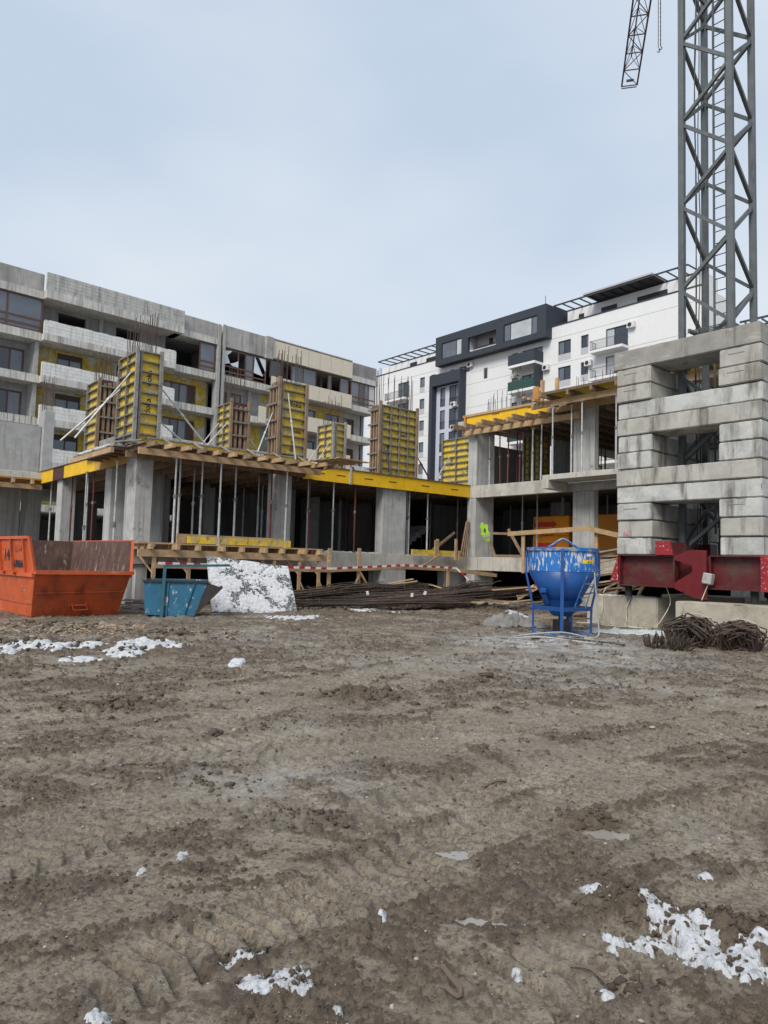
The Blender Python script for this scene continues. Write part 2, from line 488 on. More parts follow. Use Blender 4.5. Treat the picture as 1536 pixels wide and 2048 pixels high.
MOUNDS = [(_gp(1262, 1828), 0.17, 0.075, 0.10, -0.75), (_gp(1480, 1880), 0.28, 0.16, 0.07, -0.5), (_gp(1400, 1850), 0.5, 0.12, 0.05, -0.5),
          (_gp(715, 1395), 0.5, 0.35, 0.10, 0.1), (_gp(240, 1412), 0.6, 0.3, 0.07, 0.1), (_gp(1180, 1640), 0.2, 0.12, 0.04, 0),
          (_gp(640, 1640), 0.22, 0.16, 0.05, 0.1), (_gp(970, 1850), 0.1, 0.07, 0.03, 0), (_gp(560, 1990), 0.25, 0.12, 0.03, 0.3),
          (_gp(480, 1925), 0.2, 0.09, 0.03, 0.3), (_gp(290, 1300), 1.2, 0.7, 0.10, 0.1), (_gp(60, 1300), 1.3, 0.8, 0.09, 0.0),
          (_gp(970, 1222), 2.6, 1.2, 0.22, 0.2), (_gp(700, 1228), 2.0, 1.0, 0.12, 0.1), (_gp(1020, 1256), 1.0, 0.6, 0.12, 0.2)]


def ground_fields(x, y, full=False):
    wx, wy = x + 0.35 * perlin(x * 0.6, y * 0.6 + 5), y + 0.35 * perlin(x * 0.6 + 9, y * 0.6)
    c, s_ = math.cos(0.30), math.sin(0.30)
    u, v = wx * c + wy * s_, -wx * s_ + wy * c
    patch = fbm(u * 0.5, v * 1.0, 3, 0.55)
    churn = sstep(0.8 * patch + 0.9 * fbm(u * 2.6 + 4, v * 3.6, 4, 0.65), -0.42, 0.28)
    h = 0.022 * fbm(x * 0.22, y * 0.22, 2) + 0.006 * fbm(u * 0.8, v * 1.5, 3)
    d = np.hypot(x, y)
    q1 = perlin(x * 8.0 + 0.5 * wy, y * 9.0) + 0.5 * perlin(x * 19 + 2, y * 20)
    q2 = perlin(x * 21 + 9, y * 23) + 0.5 * perlin(x * 45, y * 47 + 3)
    q3 = perlin(x * 44 + 4, y * 47 + 8)
    l1, l2, l3 = np.maximum(0, q1 - 0.12), np.maximum(0, q2 - 0.05), np.maximum(0, q3 - 0.02)
    cm = sstep(churn, 0.15, 0.75)
    hc = cm * (0.022 * l1 + 0.024 * l2 + 0.017 * l3) + (1 - cm) * (0.012 * np.maximum(0, q2 - 0.45) + 0.005 * l3)
    h += hc
    h += 0.006 * churn * fbm(x * 6, y * 6, 3, 0.65) + 0.0018 * fbm(x * 30, y * 32, 2, 0.65)
    far = sstep(d, 4.5, 12)
    h += far * cm * (0.050 * np.maximum(0, fbm(u * 2.4, v * 3.2, 4, 0.7) - 0.02) + 0.03 * np.maximum(0, perlin(x * 5, y * 6)))
    fresh = np.clip(cm * (sstep(l1, 0.0, 0.2) * 0.45 + sstep(l2, 0.0, 0.2) * 0.75 + sstep(l3, 0.02, 0.25) * 0.45) + (1 - cm) * 0.7 * sstep(q2, 0.4, 0.6), 0, 1)
    for (p0, p1, hw, pitch, skew, dep) in TRACKS:
        dx, dy = p1[0] - p0[0], p1[1] - p0[1]
        ln = math.hypot(dx, dy)
        dx, dy = dx / ln, dy / ln
        t = (x - p0[0]) * dx + (y - p0[1]) * dy
        q = (x - p0[0]) * -dy + (y - p0[1]) * dx
        K = np.nonzero((np.abs(q) < hw + 0.45 + 0.02 * ln) & (t > -0.6) & (t < ln + 0.7))[0]
        if len(K) == 0:
            continue
        X, Y, t, q = x[K], y[K], t[K], q[K]
        q = q + 0.06 * perlin(t * 0.8, t * 0 + p0[0] * 3) - 0.06 * ln * (t / ln) * (1 - t / ln)
        qq = q + 0.02 * perlin(X * 6, Y * 6)
        ins = sstep(hw - np.abs(qq), -0.03, 0.03) * sstep(t, -0.3, 0.2) * (1 - sstep(t, ln - 0.2, ln + 0.4))
        str_ = sstep(perlin(t * 0.7 + p0[1] * 5, t * 0 + 2.5) + 0.25, 0, 0.4)
        ph = (t + skew * np.abs(q)) / pitch + 0.25 * perlin(X * 3, Y * 3)
        lug = sstep(np.cos(2 * np.pi * ph), 0.05, 0.35)
        h[K] += ins * (-0.30 * dep - 0.95 * dep * (lug - 0.3) * str_)
        h[K] += 0.35 * dep * np.exp(-((np.abs(qq) - hw - 0.05) / 0.05) ** 2) * sstep(t, 0, 0.3) * (1 - sstep(t, ln - 0.3, ln)) * (0.5 + churn[K])
        h[K] -= 0.8 * ins * hc[K] * str_
        hc[K] *= (1 - 0.8 * ins * str_)
        churn[K] *= (1 - 0.7 * ins)
        fresh[K] *= (1 - 0.75 * ins * (1 - 0.5 * lug))
    for (c0, rx, ry, hh, an) in MOUNDS:
        ca, sa = math.cos(an), math.sin(an)
        K = np.nonzero((np.abs(x - c0[0]) < 2.6 * max(rx, ry)) & (np.abs(y - c0[1]) < 2.6 * max(rx, ry)))[0]
        if len(K) == 0:
            continue
        X, Y = x[K] - c0[0], y[K] - c0[1]
        p, q = (X * ca + Y * sa) / rx, (-X * sa + Y * ca) / ry
        m = np.exp(-(p * p + q * q) * 1.1)
        h[K] += hh * m * (0.75 + 0.5 * fbm(x[K] * 7 / max(0.4, rx * 2), y[K] * 7 / max(0.4, rx * 2), 3, 0.6))
        churn[K] = np.maximum(churn[K], np.clip(m * 1.6, 0, 1))
        fresh[K] = np.maximum(fresh[K], np.clip(m * 1.3, 0, 1) * (0.45 + 0.55 * sstep(l2[K] + l1[K], 0.0, 0.2)))
    for (c0, rx, ry), zz in zip(PUD, PUD_Z):
        m = np.exp(-(((x - c0[0]) / (rx * 1.3)) ** 2 + ((y - c0[1]) / (ry * 1.3)) ** 2))
        h = h * (1 - m) + m * (zz - 0.016 + 0.020 * fbm(x * 11, y * 16, 2))
    near_house = sstep(y + 0.1 * x, 30, 40)
    return (h * (1 - near_house), churn, fresh) if full else (h * (1 - near_house), churn)


def hz(x, y):
    a, _ = ground_fields(np.atleast_1d(np.asarray(x, float)), np.atleast_1d(np.asarray(y, float)))
    return a if a.size > 1 else float(a[0])


ys = [-60, -30, -12, -4, 0.2, 0.9]
yv = 1.3
while yv < 42:
    ys.append(yv)
    yv *= 1.0048
ys += [44, 48, 55, 65, 80, 110, 160, 260, 500, 1200]
ts = np.concatenate([[-300, -60, -15, -5, -2.2, -1.4, -1.0], np.linspace(-0.74, 0.74, 720), [1.0, 1.4, 2.2, 5, 15, 60, 300]])
ys = np.array(ys)
wid = np.clip(ys, 1.3, 60)
XX = ts[None, :] * wid[:, None]
YY = np.repeat(ys[:, None], len(ts), 1)
HH, CH, FR = ground_fields(XX.ravel(), YY.ravel(), True)
nr, nc = XX.shape
me = bpy.data.meshes.new('ground')
me.vertices.add(nr * nc)
me.vertices.foreach_set('co', np.stack([XX.ravel(), YY.ravel(), HH], 1).ravel().astype(np.float32))
ii = (np.arange(nr - 1)[:, None] * nc + np.arange(nc - 1)[None, :]).ravel()
quads = np.stack([ii, ii + 1, ii + nc + 1, ii + nc], 1).astype(np.int32)
me.loops.add(quads.size)
me.loops.foreach_set('vertex_index', quads.ravel())
me.polygons.add(len(quads))
me.polygons.foreach_set('loop_start', np.arange(0, quads.size, 4, dtype=np.int32))
me.polygons.foreach_set('loop_total', np.full(len(quads), 4, np.int32))
me.polygons.foreach_set('use_smooth', np.ones(len(quads), bool))
at_ = me.attributes.new('churn', 'FLOAT', 'POINT')
at_.data.foreach_set('value', CH.astype(np.float32))
at_ = me.attributes.new('fresh', 'FLOAT', 'POINT')
at_.data.foreach_set('value', FR.astype(np.float32))
DUST = np.zeros(nr * nc)
for (px, py, rx, ry, am) in ((1120, 1290, 2.2, 1.9, 1.0), (1250, 1330, 2.0, 1.0, 0.55), (1260, 1265, 1.6, 0.9, 0.7), (930, 1325, 2.2, 1.2, 0.35), (560, 1560, 0.8, 0.5, 0.35), (1170, 1370, 1.6, 0.6, 0.4), (480, 1275, 2.0, 1.2, 0.3)):
    cx_, cy_ = _gp(px, py)
    DUST = np.maximum(DUST, am * np.exp(-(((XX.ravel() - cx_) / rx) ** 2 + ((YY.ravel() - cy_) / ry) ** 2) * 1.5))
at_ = me.attributes.new('dust', 'FLOAT', 'POINT')
at_.data.foreach_set('value', DUST.astype(np.float32))
me.update(calc_edges=True)
ground = bpy.data.objects.new('ground', me)
COL.objects.link(ground)
ground['kind'] = 'structure'


def mud_material():
    m = bpy.data.materials.new('mud')
    m.use_nodes = True
    t = m.node_tree
    N, L = t.nodes, t.links
    p = N['Principled BSDF']
    g = N.new('ShaderNodeNewGeometry')

    def noise(sc, det=6, rg=0.62, stretch=(1, 1, 1)):
        mpn = N.new('ShaderNodeMapping')
        mpn.inputs['Scale'].default_value = tuple(sc * v for v in stretch)
        mpn.inputs['Rotation'].default_value = (0, 0, 0.3)
        L.new(g.outputs['Position'], mpn.inputs['Vector'])
        n = N.new('ShaderNodeTexNoise')
        n.inputs['Scale'].default_value = 1
        n.inputs['Detail'].default_value = det
        n.inputs['Roughness'].default_value = rg
        L.new(mpn.outputs[0], n.inputs['Vector'])
        return n.outputs['Fac']

    def rng(f, a, b, c=0.0, d=1.0):
        x = N.new('ShaderNodeMapRange')
        for k, v_ in zip(('From Min', 'From Max', 'To Min', 'To Max'), (a, b, c, d)):
            x.inputs[k].default_value = v_
        L.new(f, x.inputs['Value'])
        return x.outputs[0]

    def mixc(f, a, b):
        x = N.new('ShaderNodeMix')
        x.data_type = 'RGBA'
        L.new(f, x.inputs[0]) if not isinstance(f, float) else setattr(x.inputs[0], 'default_value', f)
        for v_, i in ((a, 6), (b, 7)):
            if isinstance(v_, tuple):
                x.inputs[i].default_value = (*v_, 1)
            else:
                L.new(v_, x.inputs[i])
        return x.outputs[2]
    ch = N.new('ShaderNodeAttribute')
    ch.attribute_name = 'churn'
    fr = N.new('ShaderNodeAttribute')
    fr.attribute_name = 'fresh'
    smooth = mixc(rng(noise(1.3), 0.35, 0.65), (0.205, 0.167, 0.121), (0.312, 0.265, 0.202))
    smooth = mixc(rng(noise(16, 6, 0.7), 0.48, 0.58, 0, 0.7), smooth, (0.135, 0.105, 0.073))
    dark = mixc(rng(noise(8, 6, 0.7), 0.38, 0.62), (0.060, 0.043, 0.029), (0.135, 0.102, 0.069))
    cur = mixc(ch.outputs['Fac'], smooth, mixc(0.55, smooth, dark))
    cur = mixc(rng(fr.outputs['Fac'], 0.18, 0.60, 0, 0.95), cur, dark)
    cur = mixc(rng(noise(38, 6, 0.78), 0.51, 0.57, 0, 0.7), cur, (0.070, 0.053, 0.037))
    cur = mixc(rng(noise(0.6, 5, 0.6), 0.54, 0.70, 0, 0.5), cur, (0.37, 0.34, 0.29))       # dried patches
    cur = mixc(rng(noise(70, 3, 0.7), 0.67, 0.71, 0, 0.85), cur, (0.46, 0.41, 0.33))        # grit
    du = N.new('ShaderNodeAttribute')
    du.attribute_name = 'dust'
    dm = N.new('ShaderNodeMath')
    dm.operation = 'MULTIPLY'
    L.new(du.outputs['Fac'], dm.inputs[0])
    L.new(rng(noise(2.4, 6, 0.7), 0.40, 0.58), dm.inputs[1])
    cur = mixc(dm.outputs[0], cur, (0.40, 0.405, 0.40))      # spilt cement
    L.new(cur, p.inputs['Base Color'])
    wet = N.new('ShaderNodeMath')
    wet.operation = 'ADD'
    L.new(rng(noise(0.8, 4, 0.6), 0.38, 0.62, 0.22, 0.55), wet.inputs[0])
    L.new(rng(ch.outputs['Fac'], 0.0, 0.7, 0.0, 0.4), wet.inputs[1])
    L.new(wet.outputs[0], p.inputs['Roughness'])
    p.inputs['Specular IOR Level'].default_value = 0.5
    b = N.new('ShaderNodeBump')
    b.inputs['Strength'].default_value = 0.9
    b.inputs['Distance'].default_value = 0.010
    L.new(noise(58, 8, 0.75), b.inputs['Height'])
    b2 = N.new('ShaderNodeBump')
    b2.inputs['Strength'].default_value = 0.6
    b2.inputs['Distance'].default_value = 0.03
    L.new(noise(12, 9, 0.75), b2.inputs['Height'])
    L.new(b2.outputs[0], b.inputs['Normal'])
    L.new(b.outputs[0], p.inputs['Normal'])
    return m


ground.data.materials.append(mud_material())
mat('water', (0.25, 0.235, 0.205), 0.06, var=0.05, bump=0, spec=0.5)
for i, ((c0, rx, ry), zz) in enumerate(zip(PUD, PUD_Z)):
    mb = MB()
    n = 28
    pts = [(rx * 2.1 * math.cos(2 * math.pi * k / n) * (1 + 0.2 * math.sin(3 * k)), ry * 2.1 * math.sin(2 * math.pi * k / n) * (1 + 0.2 * math.cos(2.3 * k)), 0) for k in range(n)]
    mb.add(pts, [tuple(range(n))])
    o = mb.build('puddle', 'water')
    o.location = (c0[0], c0[1], zz)
    o['kind'] = 'structure'


# ------------------------------------------------------------------ walls with real openings
def holewall(mb, axis, plane, thick, u0, u1, z0, z1, holes):
    us = sorted({u0, u1, *[min(max(h[i], u0), u1) for h in holes for i in (0, 1)]})
    zs = sorted({z0, z1, *[min(max(h[i], z0), z1) for h in holes for i in (2, 3)]})
    for j in range(len(zs) - 1):
        zc = (zs[j] + zs[j + 1]) / 2
        run = None
        for i in range(len(us) - 1):
            uc = (us[i] + us[i + 1]) / 2
            hole = any(h[0] < uc < h[1] and h[2] < zc < h[3] for h in holes)
            if not hole:
                run = (run[0], us[i + 1]) if run else (us[i], us[i + 1])
            if (hole or i == len(us) - 2) and run:
                if axis == 'b':
                    mb.box(run[0], run[1], plane, plane + thick, zs[j], zs[j + 1])
                else:
                    mb.box(plane, plane + thick, run[0], run[1], zs[j], zs[j + 1])
                run = None
    return mb


def window(root, off, axis, plane, u0, u1, z0, z1, splits, fm, gm, fw=0.07, transoms=(), skip=(), sill=None):
    """frame bars + one pane per light; splits are fractions of the width"""
    def bx(m_, a, b, c, d, p0, p1):
        return m_.box(a, b, p0, p1, c, d) if axis == 'b' else m_.box(p0, p1, a, b, c, d)
    fr = MB()
    p0, p1 = plane, plane + 0.08
    bx(fr, u0, u1, z0, z0 + fw, p0, p1)
    bx(fr, u0, u1, z1 - fw, z1, p0, p1)
    cuts = [u0 + (u1 - u0) * s for s in (0, *splits, 1)]
    bx(fr, u0, u0 + fw, z0 + fw, z1 - fw, p0, p1)
    bx(fr, u1 - fw, u1, z0 + fw, z1 - fw, p0, p1)
    for cpos in cuts[1:-1]:
        bx(fr, cpos - fw / 2, cpos + fw / 2, z0 + fw, z1 - fw, p0, p1)
    for tz in transoms:
        zz = z0 + (z1 - z0) * tz
        bx(fr, u0 + fw, u1 - fw, zz - fw / 2, zz + fw / 2, p0 - 0.005, p1 - 0.01)
    w = fr.build('window', fm, root, off)
    for i in range(len(cuts) - 1):
        if i in skip:
            continue
        pb = MB()
        bx(pb, cuts[i] + fw / 2, cuts[i + 1] - fw / 2, z0 + fw, z1 - fw, p0 + 0.03, p0 + 0.045)
        g_ = gm[i % len(gm)] if isinstance(gm, (list, tuple)) else gm
        pb.build('pane', g_, w, off)
    if sill:
        sb = MB()
        bx(sb, u0 - 0.05, u1 + 0.05, z0 - 0.06, z0 - 0.005, p0 - 0.22, p0 + 0.02)
        sb.build('sill', sill, w, off)
    return w


# ================================================================== unfinished grey block (left)
LR = R(44)
LO = (17.0, 54.42, 0.0)
lb = thing('apartment_block', 'long unfinished grey apartment block with brown windows and some beige cladding', 'building', G(17.0, 54.42, 0, LR), LR)
SF = [20.0 - 3.1 * k for k in range(7)]
FB = 54.42          # front line of the slabs
PROJ = 0.55
WB = FB + 1.5       # recessed wall line


def lpart(name, m, *boxes, bevel=0.0):
    mb = MB()
    for b_ in boxes:
        mb.box(*b_)
    return mb.build(name, m, lb, LO, bevel=bevel)


SEG = {'loggia': (6.0, 17.5), 'proj': (17.5, 27.85), 'bay': (27.85, 31.9), 'torn': (32.3, 37.65), 'beige': (37.65, 47.5), 'corner': (47.5, 51.0)}
# body: floors, back and side walls
for k, s in enumerate(SF):
    lpart('slab', 'concrete_wall', (6.0, 51.0, WB - 0.02, WB + 11, s + 0.02, s + 0.30))
lpart('back_wall', 'concrete_wall', (6.0, 51.0, WB + 11, WB + 11.3, 0, 21.2))
lpart('end_wall', 'concrete_wall', (50.6, 50.98, WB + 0.35, WB + 11, 0, 20.0))
for k in range(5):
    for aa in (9.5, 14.0, 18.3, 22.6, 27.0, 32.1, 36.0, 40.5, 45.0):
        if k < 3:
            lpart('cross_wall', 'concrete_wall', (aa, aa + 0.2, WB + 0.4, WB + 10.9, SF[k + 1] + 0.32, SF[k]))

# front slab bands / parapets
for k, s in enumerate(SF):
    for nm, (a0, a1) in SEG.items():
        if k == 0:                     # roof band
            if nm == 'proj':
                lpart('roof_beam', 'concrete_band', (a0, a1 + 0.6, FB - PROJ, FB + 1.5, s, s + 0.62))
            elif nm == 'beige':
                lpart('roof_parapet', 'concrete_old', (a0, a1, FB + 0.05, FB + 1.5, s + 0.08, s + 1.85))
            elif nm == 'torn':
                lpart('roof_parapet', 'concrete_old', (a0 + .35, a1 - 0.8, FB, FB + 1.5, s, s + 1.9))
                lpart('roof_parapet', 'concrete_old', (a1 - 0.8, a1 - 0.02, FB - 0.25, FB + 1.5, s - 0.1, s + 1.93))
            elif nm == 'corner':
                lpart('roof_parapet', 'concrete_wall', (a0 + 0.02, a1, FB + 0.1, FB + 1.5, s + 0.5, s + 1.85))
                lpart('roof_beam', 'concrete_band', (a0 + 0.02, a1 + 0.1, FB, FB + 1.5, s - 0.05, s + 0.49))
            else:
                lpart('roof_parapet', 'concrete_old', (a0, a1 - 0.02, FB, FB + 1.5, s + 0.56, s + 1.82))
                lpart('roof_beam', 'concrete_band', (a0, a1 - 0.02, FB - 0.03, FB + 1.49, s, s + 0.55))
        else:
            if nm == 'proj':
                lpart('balcony_beam', 'concrete_band', (a0, a1, FB - PROJ, WB - 0.03, s, s + 0.5))
            elif nm == 'beige':
                lpart('balcony_slab', 'concrete_band', (a0, a1, FB + 0.05, WB - 0.03, s + 0.05, s + 0.4))
            else:
                e = 0.9 if nm == 'corner' and k > 1 else 0
                lpart('balcony_slab', 'concrete_band', (a0 + (0.35 if nm == 'torn' else 0), a1 - 0.02 - e * 0, FB, WB - 0.03, s, s + 0.58))
# projecting parapets of white blocks: courses of lightweight block with recessed joints
for k, s in enumerate(SF[:5]):
    a0, a1 = SEG['proj']
    if k == 0:
        a1 += 0.6
    zb = s + (0.62 if k == 0 else 0.5)
    zt = s + (1.90 if k == 0 else 1.5)
    nco = 5 if k == 0 else 4
    lpart('parapet', 'mortar', (a0 + 0.03, a1 - 0.03, FB - PROJ + 0.03, FB - PROJ + 0.22, zb, zt - 0.03))
    hco = (zt - zb) / nco
    rows = {}
    for j in range(nco):
        mb = MB()
        x = a0 - (0.0 if j % 2 else 0.0)
        first = True
        while x < a1 - 0.05:
            w = 0.62 if not (first and j % 2) else 0.33
            first = False
            x2 = min(x + w, a1)
            jx = random.uniform(0.004, 0.012)
            top = zb + hco * (j + 1) - 0.010 - (random.choice((0, 0, 0.05, 0.11)) if j == nco - 1 and k > 0 else 0)
            mb.box(x + 0.004, x2 - 0.004, FB - PROJ + jx, FB - PROJ + 0.25, zb + hco * j + 0.004, top)
            x = x2
        mb.build('block_course', 'aac_grey' if k == 0 else 'aac', lb, LO)
# recessed walls, windows
TW = 0.3
for k in range(1, 6):
    fl, ce = SF[k] + 0.32, SF[k - 1]
    wm = 'wool' if k >= 2 else 'concrete_wall'
    # loggia bay
    a0, a1 = SEG['loggia']
    if k == 1:
        window(lb, LO, 'b', FB + 0.12, a0 + 0.1, a1 + 0.05, fl + 0.28, ce, (0.2, 0.4, 0.62, 0.70, 0.79), 'brown_frame',
               ['glass_grey', 'glass', 'glass_grey', 'glass', 'glass_grey', 'glass_grey'], 0.13, (0.16, 0.36))
    else:
        holes = [(9.3, 12.1, fl, fl + 2.25), (14.1, 16.9, fl, fl + 2.25)]
        holewall(MB(), 'b', WB, TW, a0, a1, fl, ce, holes).build('wall', 'concrete_wall', lb, LO)
        for h in holes:
            window(lb, LO, 'b', WB + 0.12, h[0], h[1], h[2], h[3], (0.33, 0.66), 'brown_frame', ['glass_grey', 'glass', 'glass_grey'], 0.12)
    # projecting bay
    a0, a1 = SEG['proj']
    if k == 1:
        holes = [(19.1, 21.2, fl + 0.5, ce - 0.22), (23.6, 25.6, fl + 0.5, ce - 0.22)]
        holewall(MB(), 'b', WB, TW, a0, a1, fl, ce, holes).build('wall', 'concrete_wall', lb, LO)
        lpart('pillar', 'concrete', (22.2, 22.5, WB - 0.12, WB - 0.005, fl, ce))
    else:
        holes = [(19.2, 21.1, fl + 0.75, ce - 0.2), (23.8, 25.6, fl + 0.75, ce - 0.2)]
        holewall(MB(), 'b', WB, TW, a0, a1, fl, ce, holes).build('wall', wm, lb, LO)
        for h in holes:
            window(lb, LO, 'b', WB + 0.1, h[0], h[1], h[2], h[3] - 0.32, (0.5,), 'brown_dark', 'glass_grey', 0.09)
            lpart('shutter_box', 'brown_dark', (h[0], h[1], WB + 0.06, WB + 0.28, h[3] - 0.318, h[3]))
    lpart('fin_wall', 'concrete', (a0 - 0.3, a0 - 0.02, FB + 0.3, WB - 0.005, fl, ce - 0.01))
    # bay
    a0, a1 = SEG['bay']
    if k == 1:
        holes = [(a0, 31.4, fl, ce - 0.1)]
        holewall(MB(), 'b', WB + 3, TW, a0, a1, fl, ce, []).build('wall', 'interior_shade', lb, LO)
        window(lb, LO, 'b', FB + 0.12, 30.3, 31.85, fl + 0.28, ce - 0.05, (), 'brown_frame', 'glass_grey', 0.12, (0.16, 0.34))
    else:
        holes = [(27.9, 30.9, fl, fl + 2.25)]
        holewall(MB(), 'b', WB, TW, a0, a1, fl, ce, holes).build('wall', wm, lb, LO)
        h = holes[0]
        window(lb, LO, 'b', WB + 0.12, h[0], h[1], h[2], h[3], (0.25, 0.5, 0.75), 'brown_frame', ['glass_grey', 'glass', 'glass_grey', 'curtain'], 0.12)
    # torn bay
    a0, a1 = SEG['torn']
    if k == 1:
        holewall(MB(), 'b', WB + 3, TW, a0, a1, fl, ce, []).build('wall', 'interior_shade', lb, LO)
        window(lb, LO, 'b', FB + 0.12, a0 + 0.4, a1 - 0.5, fl + 0.28, ce - 0.1, (0.33, 0.5, 0.68), 'brown_frame', ['glass', 'glass', 'glass_grey', 'glass'], 0.12, (0.16, 0.36), skip=(0, 1, 3))
        z1_, zl = ce - 0.2, fl + 1.2
        MB().prism([(a0 + 0.5, FB + 0.1, z1_ - 0.1), (a0 + 0.5, FB + 0.1, zl + 0.1), (a0 + 1.0, FB + 0.1, zl + 0.25), (a0 + 0.72, FB + 0.1, zl + 0.9), (a0 + 1.2, FB + 0.1, z1_)], (0, 0.01, 0)).build('plastic_sheet', 'plastic_sheet', lb, LO)
        MB().prism([(a0 + 1.0, FB + 0.1, zl + 0.2), (a0 + 1.3, FB + 0.1, zl + 0.05), (a0 + 1.85, FB + 0.1, zl + 0.02), (a0 + 1.85, FB + 0.1, zl + 0.6), (a0 + 1.5, FB + 0.1, zl + 0.4)], (0, 0.01, 0)).build('plastic_sheet', 'plastic_sheet', lb, LO)
        MB().prism([(a0 + 3.55, FB + 0.08, z1_), (a0 + 3.5, FB + 0.08, zl - 0.1), (a0 + 4.5, FB + 0.08, zl - 0.25)], (0, 0.012, 0)).build('plastic_sheet', 'plastic_sheet', lb, LO)
        MB().prism([(a0 + 4.0, FB + 0.08, z1_), (a0 + 4.75, FB + 0.08, zl + 0.2), (a0 + 4.75, FB + 0.08, z1_)], (0, 0.012, 0)).build('plastic_sheet', 'plastic_sheet', lb, LO)
    else:
        holes = [(32.7, 34.0, fl, fl + 2.3), (34.3, 35.5, fl, fl + 2.3)]
        holewall(MB(), 'b', WB, TW, a0 + 0.3, a1, fl, ce, holes).build('wall', 'concrete' if k == 2 else wm, lb, LO)
        lpart('curtain', 'curtain', (32.7, 34.0, WB + 0.1, WB + 0.16, fl, fl + 2.3))
        window(lb, LO, 'b', WB + 0.12, 34.3, 35.5, fl, fl + 2.3, (0.5,), 'brown_dark', ['glass', 'glass_grey'], 0.1)
        lpart('pillar', 'concrete', (36.0, 36.3, WB - 0.4, WB - 0.005, fl, ce - 0.01))
    # beige bay
    a0, a1 = SEG['beige']
    if k == 1:
        window(lb, LO, 'b', FB + 0.3, a0, a1 - 0.1, SF[1] + 1.45, ce + 0.05, (0.13, 0.26, 0.40, 0.56, 0.72, 0.76, 0.88), 'brown_frame',
               ['glass', 'glass', 'glass_grey', 'glass_grey', 'glass', 'glass_grey', 'glass', 'glass_grey'], 0.11, skip=(1, 4, 6))
        holewall(MB(), 'b', WB + 3, TW, a0, a1, fl, ce, []).build('wall', 'interior_shade', lb, LO)
    else:
        holes = [(39.0, 40.8, fl + 0.6, ce - 0.5), (42.2, 44.1, fl + 0.6, ce - 0.5), (45.4, 47.2, fl + 0.2, ce - 0.5)]
        holewall(MB(), 'b', WB, TW, a0, a1, fl, ce, holes).build('wall', 'wool' if k % 2 == 0 else 'concrete_wall', lb, LO)
        for h in holes:
            window(lb, LO, 'b', WB + 0.1, *h, (0.5,), 'brown_dark', ['glass', 'glass_grey'], 0.09)
        lpart('pillar', 'beige_panel', (41.3, 41.9, FB + 0.35, FB + 0.6, SF[k] + 1.4, ce))
    # corner bay
    a0, a1 = SEG['corner']
    if k == 1:
        window(lb, LO, 'b', FB + 0.15, a0 + 0.02, a1 - 0.05, fl + 0.25, ce - 0.06, (0.33, 0.55, 0.72), 'brown_frame', ['glass_grey', 'glass', 'glass_grey', 'glass_light'], 0.10, (0.16, 0.36))
        holewall(MB(), 'b', WB + 3, TW, a0, a1, fl, ce, []).build('wall', 'interior_shade', lb, LO)
    else:
        holes = [(47.8, 49.3, fl, fl + 2.2)]
        holewall(MB(), 'b', WB, TW, a0, a1 - 0.9, fl, ce, holes).build('wall', 'concrete_old', lb, LO)
        window(lb, LO, 'b', WB + 0.1, *holes[0], (0.4,), 'brown_frame', ['glass', 'curtain'], 0.1)
# joint pillars
for k in range(1, 7):
    lpart('joint_pillar', 'concrete', (31.92, 32.2, FB - 0.15, FB + 0.5, SF[k] + 0.0, SF[k - 1] - 0.005))
    lpart('joint_pillar', 'concrete', (32.42, 32.66, FB - 0.15, FB + 0.11, SF[k] + 0.0, SF[k - 1] - 0.005))
lpart('joint_pillar', 'concrete_old', (31.92, 32.2, FB - 0.12, FB + 0.9, SF[0], SF[0] + 1.8))
lpart('joint_pillar', 'concrete_old', (32.4, 32.64, FB - 0.12, FB - 0.01, SF[0], SF[0] + 1.9))
# beige cladding panels, each its own piece
pm = MB()
npan = 7
pw = (47.5 - 37.65) / npan
for k in range(0, 6):
    z0, z1 = (SF[0] + 0.12, SF[0] + 1.75) if k == 0 else (SF[k] + 0.12, SF[k] + 1.5)
    for i in range(npan):
        x = 37.65 + i * pw
        if k >= 2 and x < 36:
            continue
        MB().box(x + 0.02, x + pw - 0.02, FB - 0.06, FB - 0.015, z0, z1).build('cladding_panel', 'beige_panel', lb, LO)
    lpart('parapet', 'concrete_wall', (37.65, 47.5, FB, FB + 0.06, z0, z1 - 0.05)) if k > 0 else None
    MB().box(47.5, 47.53, FB - 0.06, FB + 0.9, z0, z1).build('cladding_panel', 'beige_panel', lb, LO)
lpart('cladding_panel', 'beige_panel', (36.4, 37.2, FB - 0.06, FB - 0.015, SF[2] + 0.1, SF[2] + 1.6))
lpart('coping', 'concrete_old', (37.66, 47.5, FB - 0.05, FB + 0.5, SF[0] + 1.852, SF[0] + 1.95))
# ================================================================== finished white block (right, behind)
WO = (68.0, 60.0, 0.0)
wb = thing('apartment_block', 'finished white apartment block with charcoal framed bays and roof pergolas', 'building', G(68, 60), ROT)
WA = 68.0


def wpart(name, m, *boxes, parent=None):
    mb = MB()
    for b_ in boxes:
        mb.box(*b_)
    return mb.build(name, m, parent or wb, WO)


PT = 29.65
FLZ = [27.72 - 3.08 * k for k in range(9)]       # window head heights
holes = []
wins = []


def addw(b0, b1, z0, z1, splits=(0.5,), gm='glass_grey', frame='window_black', spandrel=False, fw=0.09):
    holes.append((b0, b1, z0, z1))
    wins.append((b0, b1, z0, z1, splits, gm, frame, fw))
    if spandrel:
        wpart('spandrel', 'grey_spandrel', (WA - 0.012, WA - 0.004, b0, b1, z0 - 0.75, z0 - 0.02))


